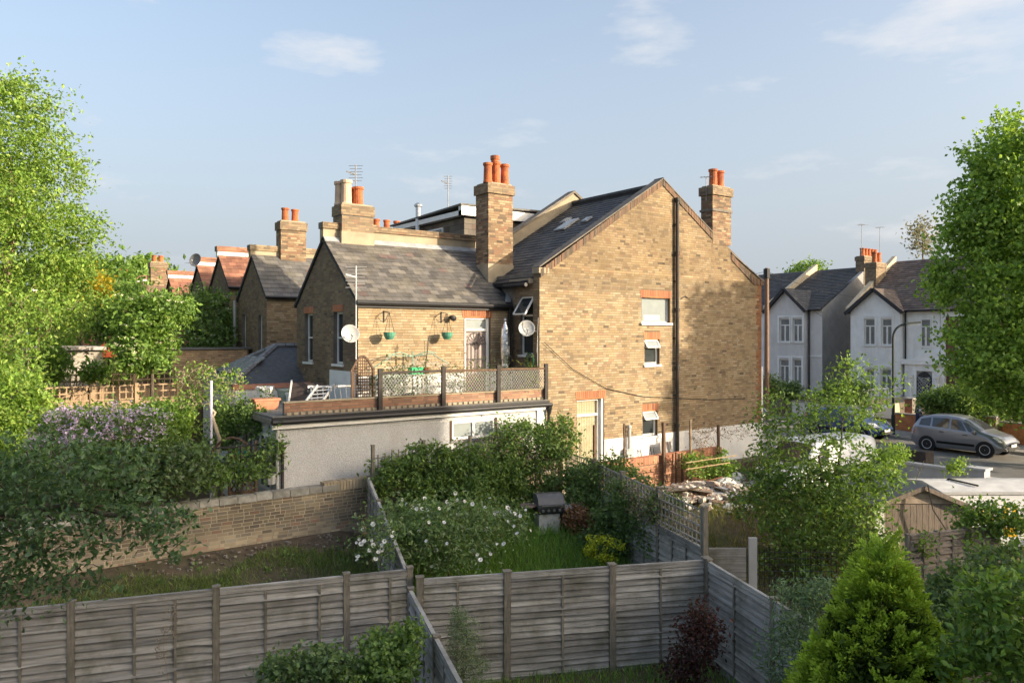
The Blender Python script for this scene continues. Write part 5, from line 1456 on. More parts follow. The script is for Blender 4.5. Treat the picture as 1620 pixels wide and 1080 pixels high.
side_fence('panel_fence', 'side fence running down to frame bottom by bramble bush', o0, o1 + (o1 - o0) * .9, 2.08, 1.97, 1.9, (0, .33, .66, 1.0))
# trellis topped fence right of the barbecue garden
TF = thing('trellis_fence', 'grey fence with square trellis top beside the rubble garden', 'fence', (-1.4, -5.5, .9))
ta, tb = Vector((-2.42, -8.02, 0)), Vector((.25, -1.0, 0))
td = (tb - ta).normalized(); tn = Vector((-td.y, td.x, 0))
if tn.dot(CAM - ta) < 0: tn = -tn
TL = (tb - ta).length
for k in range(5):
    p = ta + td * TL * k / 4
    fpost(TF, p, 3.0, .3 + .25 * k, .1, None, math.atan2(td.y, td.x))
for k in range(4):
    p, q_ = ta + td * (TL * k / 4 + .06), ta + td * (TL * (k + 1) / 4 - .06)
    lap_panel(TF, p, q_, 2.22, 2.22, 1.75 - .25 * k, 13, tn, (.33, .66))
    for j in range(5):
        z = 2.32 + j * .15
        m_ = MB(); m_.box(p + tn * .01 + Vector((0, 0, z)), q_ - p, tn * .018, Vector((0, 0, .028))); m_.obj('lattice_strip', M_FENCE, TF)
    n = int((q_ - p).length / .15)
    for j in range(n + 1):
        c = p + td * ((q_ - p).length * j / n)
        m_ = MB(); m_.box(c + tn * .03 + Vector((0, 0, 2.26)), td * .028, tn * .018, Vector((0, 0, .70))); m_.obj('lattice_strip', M_FENCE, TF)
# back fence of the barbecue garden: slats and trellis mostly under creeper
BF = thing('trellis_fence', 'creeper covered slatted trellis along foot of pebbledash wall', 'fence', (-3.3, -1.0, 1.4))
for k in range(5):
    x = -5.8 + k * 1.35
    fpost(BF, (x, -1.08), 3.62, 1.2, .07)
for k in range(9):
    z = 1.95 + k * .17
    m_ = MB(); m_.bx(-5.78, -.45, -1.115, -1.095, z, z + .03); m_.obj('slat', M_FENCE, BF)
for k in range(30):
    x = -5.7 + k * .18
    m_ = MB(); m_.bx(x, x + .022, -1.14, -1.118, 1.9, 3.40 + .15 * random.random()); m_.obj('slat', M_FPOST, BF)
# old brick garden wall
GW = thing('garden_wall', 'old weathered stock brick garden wall with grey capping below pebbledash', 'wall', (-8, -.8, 1.2))
mb = MB(); mb.bx(-17, .3, -.80, -.58, .8, 2.70); gwm = mb.obj('wall', M_PALEM, GW)
fgw = Frame((-17, -.80, 0), (1, 0, 0), (0, -1, 0))
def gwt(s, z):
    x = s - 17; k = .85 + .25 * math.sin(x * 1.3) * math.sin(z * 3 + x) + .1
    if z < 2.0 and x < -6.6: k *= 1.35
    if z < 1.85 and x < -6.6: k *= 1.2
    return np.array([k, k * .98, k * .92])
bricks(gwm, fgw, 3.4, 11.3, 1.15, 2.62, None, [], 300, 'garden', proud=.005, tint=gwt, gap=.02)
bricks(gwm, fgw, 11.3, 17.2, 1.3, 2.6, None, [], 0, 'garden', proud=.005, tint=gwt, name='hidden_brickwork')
x = -13.6
while x < -6.9:
    w = random.uniform(.3, .46)
    q = MB(); q.bx(x, x + w - .012, -.83, -.56, 2.62 + random.uniform(-.01, .01), 2.76 + random.uniform(-.015, .015)); q.obj('capping_stone', mat('lichened_coping', (.30, .29, .26), .95, .25, 8, .4, 30, dirt=(.14, .13, .09), dscale=2.5, damt=.7, orand=.25), GW)
    x += w
for k in range(17):
    q = MB(); xx = -6.88 + k * .078; q.bx(xx, xx + .068, -.815, -.57, 2.62, 2.84 + random.uniform(-.01, .008)); q.obj('brick_on_edge', M_CEM, GW)
# low brick wall before the side wall, with a soldier course
RW2 = thing('low_brick_wall', 'low orange brick wall with upright brick capping below painted plinth', 'wall', (4.6, -.8, 1.4))
mb = MB(); mb.bx(1.7, 7.2, -.80, -.60, .9, 2.42); rwm = mb.obj('wall', M_MORTAR, RW2)
bricks(rwm, Frame((1.7, -.80, 0), (1, 0, 0), (0, -1, 0)), 0, 5.5, 1.2, 2.19, None, [], 120, 'red', tint=lambda s, z: np.array([1.5, 1.55, 1.5]))
for k in range(70):
    x = 1.7 + k * .0785
    cc = stock_cols(1, 'red') * np.array([[1.5, 1.45, 1.4]])
    V = np.array([(x, -.815, 2.2), (x + .068, -.815, 2.2), (x + .068, -.815, 2.43), (x, -.815, 2.43), (x, -.6, 2.2), (x + .068, -.6, 2.2), (x + .068, -.6, 2.44), (x, -.6, 2.44)])
    np_mesh('brick', V, BRICK_F, M_BRICK, rwm, None, cc)
# posts and sticks along that wall
for i, (px, y0_, y1_, w, lb) in enumerate(((987, 670, 745, .045, 'thin rusty stake beside the metal flue box'), (1050, 668, 750, .09, 'broad timber post before the ground floor window'), (1093, 664, 740, .06, 'pale timber stake holding up dead creeper'), (940, 672, 720, .07, 'dark gnarled stake by the curtained door'), (1137, 672, 730, .07, 'timber stake in shade at right of dead creeper'), (1070, 715, 760, .05, 'short dark stake against the low brick wall'), (1080, 716, 762, .06, 'short dark stake nearest the rubble heap'))):
    s = (px - CX) / F
    tt = (-.9 - CAM.y) / (FWD.y + s * RGT.y)
    c = P(px, y1_, tt); zt = P(px, y0_, tt).z
    t = thing('wooden_stake', lb, 'stake', c, 'stakes along the low brick wall')
    q = MB(); q.bar((c.x, c.y, 1.25), (c.x + random.uniform(-.03, .03), c.y, zt), w); q.obj('stake', M_PBARK if i == 2 else M_OLDWOOD, t)
# side passage: flue box, leaning metal sheet
t = thing('flue_box', 'grey metal box with capped flue pipe on painted plinth', 'flue', (3.4, -.1, 2.3))
q = MB(); q.bx(3.33, 3.63, -.22, -.025, 2.25, 2.62); q.obj('box', M_CONC, t)
q = MB(); q.tube([(3.52, -.12, 2.6), (3.52, -.12, 3.25), ], .055, 8); q.lathe((3.52, -.12, 3.25), [(.055, 0), (.075, .02), (.07, .09), (.03, .12)], 8); q.obj('pipe', M_GREYMET, t)
t = thing('metal_sheet', 'square rusty grey metal sheet leaning on painted plinth', 'sheet', (5.0, -.3, 2.2))
q = MB(); q.box((4.72, -.36, 2.1), (.52, 0, 0), (0, .10, .62), (0, -.03, .005)); q.obj('sheet', mat('rusty_sheet', (.20, .19, .185), .5, .3, 5, dirt=(.22, .09, .05), dscale=6, damt=.8), t)
t = thing('garden_chair', 'folded dark chair frame beside the metal sheet', 'chair', (4.5, -.3, 2.1))
q = MB(); q.bar((4.35, -.4, 2.0), (4.22, -.35, 2.65), .03); q.bar((4.5, -.4, 2.0), (4.36, -.35, 2.62), .03); q.bar((4.24, -.35, 2.58), (4.38, -.35, 2.56), .03); q.obj('frame', M_BLACK, t)

# grey rendered wall along the street
SW = thing('street_wall', 'pale grey rendered boundary wall with square pier beside the street', 'wall', (10.65, -7, .9))
q = MB(); q.bx(10.55, 10.75, -7.1, -2.2, .3, 2.12); q.obj('wall', M_CONC, SW)
q = MB(); q.bx(10.50, 10.80, -7.1, -2.2, 2.12, 2.20); q.obj('coping', M_CONC, SW)
q = MB(); q.bx(10.45, 10.85, -7.6, -7.12, .3, 2.25); q.obj('pier', M_CONC, SW)
q = MB(); q.bx(10.4, 10.9, -7.65, -7.07, 2.25, 2.32); q.obj('pier_cap', M_CONC, SW)
q = MB(); q.bx(10.55, 10.75, -18, -7.62, .2, 1.98); q.obj('wall', M_CONC, SW)
q = MB(); q.bx(10.50, 10.80, -18, -7.64, 1.98, 2.06); q.obj('coping', M_CONC, SW)
# garden shed
SH = thing('garden_shed', 'brown weathered timber shed with felt roof and pale gable boards', 'shed', (4.6, -8.2, .6))
sg = Vector((.342, .94, 0)); sh_ = Vector((.78, -.62, 0)).normalized(); sg = Vector((-sh_.y, sh_.x, 0))
ap = P(1459, 768, 18.0)
fsd = Frame(Vector((ap.x, ap.y, 0)) - sh_ * 1.0, sh_, -sg)
ze_, za_ = ap.z - .42, ap.z - .05
q = MB(); q.prism([fsd.p(0, -.02, .4), fsd.p(2, -.02, .4), fsd.p(2, -.02, ze_), fsd.p(1, -.02, za_), fsd.p(0, -.02, ze_)], sg * 2.6); q.obj('carcass', M_SHED, SH)
for k in range(14):
    a = .02 + k * .14
    q = MB(); fsd.box(q, a, a + .132, 0, .018, .45, ze_ - .02); q.obj('wall_board', M_SHED, SH)
M_GB = mat('pale_gable_board', (.42, .33, .25), .85, .2, 6, .2, 20)
for k in range(3):
    z0, z1 = ze_ + k * .125, ze_ + (k + 1) * .125 - .008
    f0, f1 = (z0 - ze_) / (za_ - ze_), min(1, (z1 - ze_) / (za_ - ze_))
    q = MB(); q.prism([fsd.p(f0, .0, z0), fsd.p(2 - f0, 0, z0), fsd.p(max(1, 2 - f1), 0, z1), fsd.p(min(1, f1), 0, z1)], -sg * .025); q.obj('gable_board', M_GB, SH)
for sgn in (-1, 1):
    a = fsd.p(1, .12, za_ + .05); b = fsd.p(1 + sgn * 1.15, .12, ze_ - .06)
    slab(SH, 'roof', a, b, b + sg * 2.9, a + sg * 2.9, .03, mat('grey_shed_felt', (.15, .16, .175), .85, .15, 4, .2, 60))
    q = MB(); q.bar(a + Vector((0, 0, -.03)), b + Vector((0, 0, -.03)), .03, .1); q.obj('bargeboard', M_SHED, SH)
q = MB(); fsd.box(q, -.12, .10, .02, .04, .5, ze_ - .1); q.obj('corner_board', M_WHITE, SH)
q = MB(); q.tube([fsd.p(1.05, .16, za_ + .1), fsd.p(1.15, .2, ze_ - .1), fsd.p(1.55, .25, ze_ - .75)], .014, 5); q.obj('hanging_strap', M_BLACK, SH)
# fence in front of the shed
a_, b_ = PZ(1436, 848, 2.2), PZ(1578, 832, 2.2)
fence_run('panel_fence', 'short brown fence with dark posts in front of garden shed', a_, b_, 2.2, 2.2, 1.7, (1436, 1482, 1527, 1578), 12, [(.5,)] * 3, m=mat('brown_grey_board', (.235, .20, .165), .9, .3, 3, .4, 14, stretch=(1, 1, 9)), pw=.07, over=.03)
# concrete post and wire mesh fence
WF = thing('wire_fence', 'black wire mesh fence with grey slab beside the trellis post', 'fence', (-1.8, -8, .4))
c0 = P(1185, 850, 14.8); c0.z = 0; c1 = P(1245, 880, 14.6); c1.z = 0
q = MB(); q.box(Vector((c0.x, c0.y, .5)), RGT * .16, FWD * .06, Vector((0, 0, 1.75))); q.obj('slab_post', M_CONC, WF)
q = MB(); q.box(P(1125, 0, 14.6) * Vector((1, 1, 0)).x if False else Vector((P(1122, 830, 14.8).x, P(1122, 830, 14.8).y, .5)), RGT * .72, FWD * .05, Vector((0, 0, 1.55))); q.obj('panel', M_FENCE, WF)
q = MB()
w0 = c0 + RGT * .2
for k in range(16): q.tube([w0 + RGT * .1 * k + Vector((0, 0, .5)), w0 + RGT * .1 * k + Vector((0, 0, 2.05))], .006, 4)
for k in range(12): q.tube([w0 + Vector((0, 0, .6 + .125 * k)), w0 + RGT * 1.5 + Vector((0, 0, .6 + .125 * k))], .006, 4)
q.obj('wire', M_BLACK, WF)

# pale garden fences far left
for i, (yy, xa, xb, zt, lb) in enumerate(((6.2, -11.75, -8.45, 4.80, 'golden timber fence with open trellis top, nearer of two'), (8.3, -11.6, -8.05, 5.02, 'golden timber fence with open trellis top, farther of two'))):
    t = thing('garden_fence', lb, 'fence', ((xa + xb) / 2, yy, 2.1), 'golden fences in the far gardens')
    q = MB(); q.bx(xa, xb, yy, yy + .03, 2.0, zt - .42); q.obj('backing', M_NEWFENCE, t)
    n = int((xb - xa) / .14)
    for k in range(n):
        q = MB(); q.bx(xa + .14 * k + .004, xa + .14 * k + .136, yy - .018, yy - .002, 2.0, zt - .42); q.obj('board', M_NEWFENCE, t)
    for k in range(n // 1):
        q = MB(); q.bx(xa + .16 * k, xa + .16 * k + .03, yy - .01, yy + .01, zt - .41, zt - .0) if xa + .16 * k < xb else q.bx(xb - .03, xb, yy - .03, yy - .012, zt - .41, zt); q.obj('lattice_strip', M_NEWFENCE, t)
    for z in (zt - .40, zt - .2, zt - .02):
        q = MB(); q.bx(xa, xb, yy - .035, yy - .012, z, z + .04); q.obj('lattice_strip', M_NEWFENCE, t)
    for x in np.arange(xa, xb + .01, (xb - xa) / 3):
        q = MB(); q.bx(x - .05, x + .05, yy - .07, yy + .06, 1.9, zt + .06); q.obj('post', M_NEWFENCE, t)
# pale summerhouse, orange parasol
t = thing('summerhouse', 'pale cream summerhouse half hidden by the sunlit shrubs', 'summerhouse', tuple(P(112, 590, 23.8)))
c = P(112, 590, 23.8)
q = MB(); q.bx(c.x - 1.3, c.x + .75, c.y - 1, c.y + 1.5, 2.0, 5.75); q.obj('wall', mat('faded_board_wall', (.42, .38, .32), .9, .2, 4, dirt=(.28, .25, .2), dscale=2, damt=.5), t)
q = MB(); q.bx(c.x - 1.4, c.x + .85, c.y - 1.2, c.y + 1.7, 5.75, 5.85); q.obj('roof', mat('pale_felt', (.45, .40, .36), .9, .2, 3), t)
t = thing('garden_parasol', 'folded orange red parasol among far garden shrubs', 'parasol', tuple(P(165, 575, 24.2)))
c = P(165, 575, 24.2)
q = MB(); q.tube([(c.x, c.y, 2.2), (c.x, c.y, 6.0)], .025, 6); q.obj('pole', M_OLDWOOD, t)
q = MB(); q.lathe((c.x, c.y, 5.5), [(.36, 0), (.34, .1), (.2, .3), (.04, .42)], 8); q.obj('canopy', mat('orange_cloth', (.62, .13, .05), .8, .1), t)
# painted pole with purple tint, pergola wires, lattice gate and clutter behind the garden wall
t = thing('painted_pole', 'thin white and violet painted pole by the twisted climber', 'pole', (-8.6, 1.4, 1.75))
c = P(334, 690, 17.3)
q = MB(); q.tube([(c.x, c.y, 1.8), (c.x, c.y, P(334, 602, 17.3).z)], .03, 8); q.obj('pole', mat('violet_white', (.60, .56, .68), .6, .2, 3), t)
PG = thing('pergola_frame', 'black metal pergola frame standing behind the garden wall', 'pergola', (-8.6, -.2, 1.8))
a, b = P(268, 715, 15.9), P(447, 700, 17.2)
q = MB(); q.bar(a, b, .04); q.obj('beam', M_BLACK, PG)
for p in (a, b, a.lerp(b, .62)):
    q = MB(); q.bar((p.x, p.y, 1.75), (p.x, p.y, p.z), .05); q.obj('post', M_RAILW, PG)
LG = thing('lattice_gate', 'brown diagonal lattice gate behind the garden wall', 'gate', tuple(P(382, 772, 16.6)))
a = P(363, 772, 16.7); b = P(405, 768, 16.9); zt = P(380, 742, 16.7).z
q = MB(); q.bar((a.x, a.y, 2.3), (a.x, a.y, zt + .4), .05); q.bar((b.x, b.y, 2.3), (b.x, b.y, zt + .6), .05); q.bar((a.x, a.y, 2.72), (b.x, b.y, 2.72), .05); q.bar((a.x, a.y, zt), (b.x, b.y, zt), .05); q.obj('frame', M_OLDWOOD, LG)
for k in range(-3, 5):
    for sg_ in (1, -1):
        f0, f1 = k / 5, k / 5 + .55
        za, zb_ = (2.74, zt) if sg_ > 0 else (zt, 2.74)
        l0, l1 = max(f0, 0), min(f1, 1)
        if l1 - l0 < .05: continue
        pa = Vector((a.x, a.y, 0)).lerp(Vector((b.x, b.y, 0)), l0); pb = Vector((a.x, a.y, 0)).lerp(Vector((b.x, b.y, 0)), l1)
        q = MB(); q.bar(pa + Vector((0, 0, za + (zb_ - za) * (l0 - f0) / .55)), pb + Vector((0, 0, za + (zb_ - za) * (l1 - f0) / .55)), .02, .03); q.obj('lattice_strip', M_OLDWOOD, LG)
GA = thing('garden_arch', 'brown curved garden arch among clutter by extension', 'arch', tuple(P(370, 740, 17.4)))
for dd in (0, .5):
    q = MB(); pts = [P(330 + 75 * (.5 - .5 * math.cos(a_)), 742 - 50 * math.sin(a_), 17.2 + dd) for a_ in np.linspace(0, math.pi, 13)]
    q.tube(pts, .03, 5); q.obj('hoop', M_OLDWOOD, GA)
for k in range(13):
    a_ = math.pi * k / 12
    p = P(330 + 75 * (.5 - .5 * math.cos(a_)), 742 - 50 * math.sin(a_), 17.2); p2 = P(330 + 75 * (.5 - .5 * math.cos(a_)), 742 - 50 * math.sin(a_), 17.7)
    q = MB(); q.bar(p, p2, .03); q.obj('slat', M_FENCE, GA)
for i, (px, py, d, sx, sz, col, lb) in enumerate(((350, 735, 17.6, .35, .3, (.25, .32, .36), 'blue grey plastic crate under the garden arch'), (376, 728, 17.9, .4, .16, (.45, .16, .14), 'flat red and white stack under the arch'), (380, 722, 18.0, .45, .10, (.03, .3, .26), 'teal tray stacked under the arch'), (425, 742, 17.3, .25, .3, (.5, .5, .48), 'pale grey sack beside extension corner'), (428, 765, 17.0, .22, .22, (.4, .4, .38), 'small grey bucket beside extension corner'))):
    c = P(px, py, d)
    t = thing('stored_item', lb, 'box', c, 'clutter behind the garden wall')
    q = MB(); q.lathe(c, [(.001, 0), (sx * .5, 0), (sx * .56, sz * .8), (sx * .6, sz), (sx * .5, sz), (.001, sz * .85)], 8); q.obj('body', mat('clutter_%d' % i, col, .6, .25, 6), t)

# ------------------------------------------------------------------ barbecue, rubble
def ground_at(px, py):
    z = 1.0
    for _ in range(12):
        p = PZ(px, py, z); z = gz(p.x, p.y)
    return PZ(px, py, z)
bq = ground_at(868, 842)
BB = thing('barbecue', 'black gas barbecue with domed lid and peeling white cabinet', 'barbecue', bq)
bu = (RGT + FWD * .25).normalized(); bf = Vector((bu.y, -bu.x, 0))
if bf.dot(CAM - bq) < 0: bf = -bf
fq = Frame(bq, bu, bf)
sc_ = (bq - CAM).dot(FWD) / 1201
q = MB(); fq.box(q, -.30, .22, -.25, .20, .02, .50); q.obj('cabinet', mat('peeling_paint', (.55, .54, .51), .7, .15, 6, dirt=(.16, .11, .08), dscale=7, damt=.9), BB)
q = MB(); fq.box(q, .225, .30, -.25, .21, .02, .5); fq.box(q, -.30, .30, -.25, .205, .50, .535); q.obj('cabinet_side', M_BLACK, BB)
M_BBQ = mat('barbecue_black', (.03, .03, .032), .4, .2, 6)
q = MB(); fq.box(q, -.34, .34, -.27, .27, .536, .66); q.obj('control_panel', M_BBQ, BB)
for k in range(4):
    q = MB(); q.lathe(fq.p(-.22 + .14 * k, .27, .60), [(.035, 0), (.03, .025), (.001, .028)], 10, fq.n); q.obj('knob', M_GALV, BB)
q = MB()
prof = [(.27, .66), (.27, .74), (.20, .88), (.05, .96), (-.14, .96), (-.24, .88), (-.27, .66)]
q.prism([fq.p(-.33, d, z) for d, z in prof], fq.u * .66); q.obj('lid', mat('lid_grey', (.10, .10, .105), .35, .25, 5, coat=.2), BB)
q = MB(); q.bar(fq.p(-.26, .31, .72), fq.p(.26, .31, .72), .022); q.bar(fq.p(-.24, .27, .72), fq.p(-.24, .31, .72), .015); q.bar(fq.p(.24, .27, .72), fq.p(.24, .31, .72), .015); q.obj('handle', M_GALV, BB)
q = MB(); q.lathe(fq.p(-.52, 0, .66), [(.001, 0), (.20, 0), (.23, .03), (.20, .06), (.001, .06)], 12); q.obj('side_shelf', mat('rusty_tray', (.16, .11, .10), .6, .2), BB)
q = MB(); fq.box(q, .345, .86, -.22, .26, .60, .66); q.obj('side_shelf', mat('grey_shelf', (.42, .43, .44), .5, .15), BB)
# garden chair top seen above the roses
c = P(800, 815, 18.0)
t = thing('garden_table', 'pale grey garden table top half buried in roses', 'table', (c.x, c.y, gz(c.x, c.y)))
q = MB(); q.box(c - RGT * .4 - FWD * .2, RGT * .75 + FWD * .1, FWD * .55, Vector((0, 0, .035))); q.obj('table_top', mat('weathered_grey', (.34, .36, .37), .7, .2, 6), t)
for sx in (-.32, .28):
    q = MB(); q.bar(Vector((c.x, c.y, 0)) + RGT * sx + Vector((0, 0, gz(c.x, c.y))), c + RGT * sx, .05); q.obj('leg', M_OLDWOOD, t)
# rubble heap
rb = Vector((3.9, -2.6, 0))
M_RUB = mat('rubble', (.42, .38, .33), .95, .3, 6, .4, 20, attr=True)
def heap_z(x, y):
    dx, dy = (x - rb.x), (y - rb.y)
    return .38 * math.exp(-(dx / 1.7) ** 2 - (dy / 1.0) ** 2)
RP = MB()
n = 900
V = []; Cc = []
for k in range(n):
    x, y = rb.x + random.gauss(0, 1.15), rb.y + random.gauss(0, .65)
    if y > -.95: continue
    z = gz(x, y) + heap_z(x, y)
    s = abs(random.gauss(.07, .04)) + .03
    R_ = Matrix.Rotation(random.uniform(0, 6), 3, 'Z') @ Matrix.Rotation(random.uniform(-.6, .6), 3, 'X')
    ax, ay, az = (R_ @ Vector((s * random.uniform(.8, 2.2), 0, 0)), R_ @ Vector((0, s, 0)), R_ @ Vector((0, 0, s * random.uniform(.3, .8))))
    o_ = Vector((x, y, z)) - (ax + ay) / 2
    V += [o_ + az, o_ + ax + az, o_ + ax + ay + az, o_ + ay + az, o_, o_ + ax, o_ + ax + ay, o_ + ay]
    Cc.append(random.choice([(.55, .52, .48), (.40, .36, .30), (.30, .2, .15), (.5, .42, .34), (.6, .58, .55), (.22, .18, .15)]))
rub = np_mesh('rubble', np.array([tuple(v) for v in V]), BRICK_F, M_RUB, None, 'stuff', np.array(Cc))
rub["label"] = 'broken plaster and brick rubble heaped beside trellis fence'; rub["category"] = 'rubble'
for i, (px, py, L_, w, ang, col, lb) in enumerate(((1055, 757, 1.5, .5, .2, (.55, .40, .27), 'cream board propped against the low brick wall'), (1075, 790, 1.2, .45, -.5, (.50, .42, .33), 'broken plasterboard sheet at front of rubble'), (1130, 785, 1.1, .22, -.9, (.27, .25, .21), 'grey plank sloping out of the rubble'), (1060, 775, 1.0, .10, -1.0, (.07, .055, .045), 'dark burnt batten across rubble'), (1085, 765, 1.1, .09, -.9, (.09, .07, .055), 'dark batten lying on rubble top'), (1110, 772, 1.4, .08, .25, (.22, .10, .06), 'rusty brown pole lying across rubble'), (1100, 790, .9, .4, -.3, (.58, .52, .45), 'pale broken panel in middle of rubble'), (1125, 727, 1.6, .05, .15, (.5, .36, .2), 'golden stick above rubble, upper of pair'), (1120, 738, 1.4, .05, .2, (.5, .36, .2), 'golden stick above rubble, lower of pair'))):
    s = ground_at(px, py + 8) if i < 7 else P(px, py, 22.8)
    z = gz(s.x, s.y) + heap_z(s.x, s.y) + .06 if i < 7 else s.z
    d = RGT * math.cos(ang) + FWD * math.sin(ang) * .8 + Vector((0, 0, random.uniform(-.1, .25) if i < 7 else .12))
    d.normalize()
    t = thing('discarded_board', lb, 'board', (s.x, s.y, z), 'boards on the rubble heap')
    q = MB(); sd_ = d.cross(Vector((0, 0, 1))).normalized()
    o_ = Vector((s.x, s.y, z)) - d * L_ / 2 - sd_ * w / 2
    q.box(o_, d * L_, sd_ * w + Vector((0, 0, w * .25)), Vector((0, 0, .03))); q.obj('board', mat('board_%d' % i, col, .85, .25, 6), t)
def sack(label, c, sx, sy, sz, m):
    t = thing('rubble_sack', label, 'sack', c, 'white sacks beside the rubble')
    n1, n2 = 14, 8
    q = MB()
    for j in range(n2 + 1):
        ph = math.pi * (j / n2 - .5)
        for k in range(n1):
            th = 2 * math.pi * k / n1
            r = 1 + .16 * math.sin(3 * th + j) + .10 * math.sin(5 * th - 2 * j) + random.uniform(-.06, .06)
            q.v.append((c[0] + sx * r * math.cos(ph) * math.cos(th), c[1] + sy * r * math.cos(ph) * math.sin(th), c[2] + sz * (.85 + math.sin(ph) * (.95 + .1 * random.random()))))
    for j in range(n2):
        for k in range(n1):
            q.f.append((j * n1 + k, j * n1 + (k + 1) % n1, (j + 1) * n1 + (k + 1) % n1, (j + 1) * n1 + k))
    q.obj('sack', m, t)
M_SACK = mat('white_plastic_sack', (.60, .60, .59), .45, .15, 5, .5, 10, dirt=(.35, .3, .24), dscale=4, damt=.6)
for i, (px, py, sx, sy, sz, lb) in enumerate(((1148, 768, .34, .28, .22, 'bulging white sack at top of rubble'), (1165, 758, .3, .26, .24, 'white sack behind the bulging one'), (1140, 790, .42, .25, .14, 'flattened white sack at rubble edge'), (1155, 800, .25, .2, .12, 'small white sack nearest the grass'), (1180, 800, .2, .18, .12, 'little white bag by the leafy tree'))):
    s = ground_at(px, py + 6); sack(lb, (s.x, s.y, gz(s.x, s.y) + heap_z(s.x, s.y) * .6 - .03), sx, sy * .9, sz * .85, M_SACK)
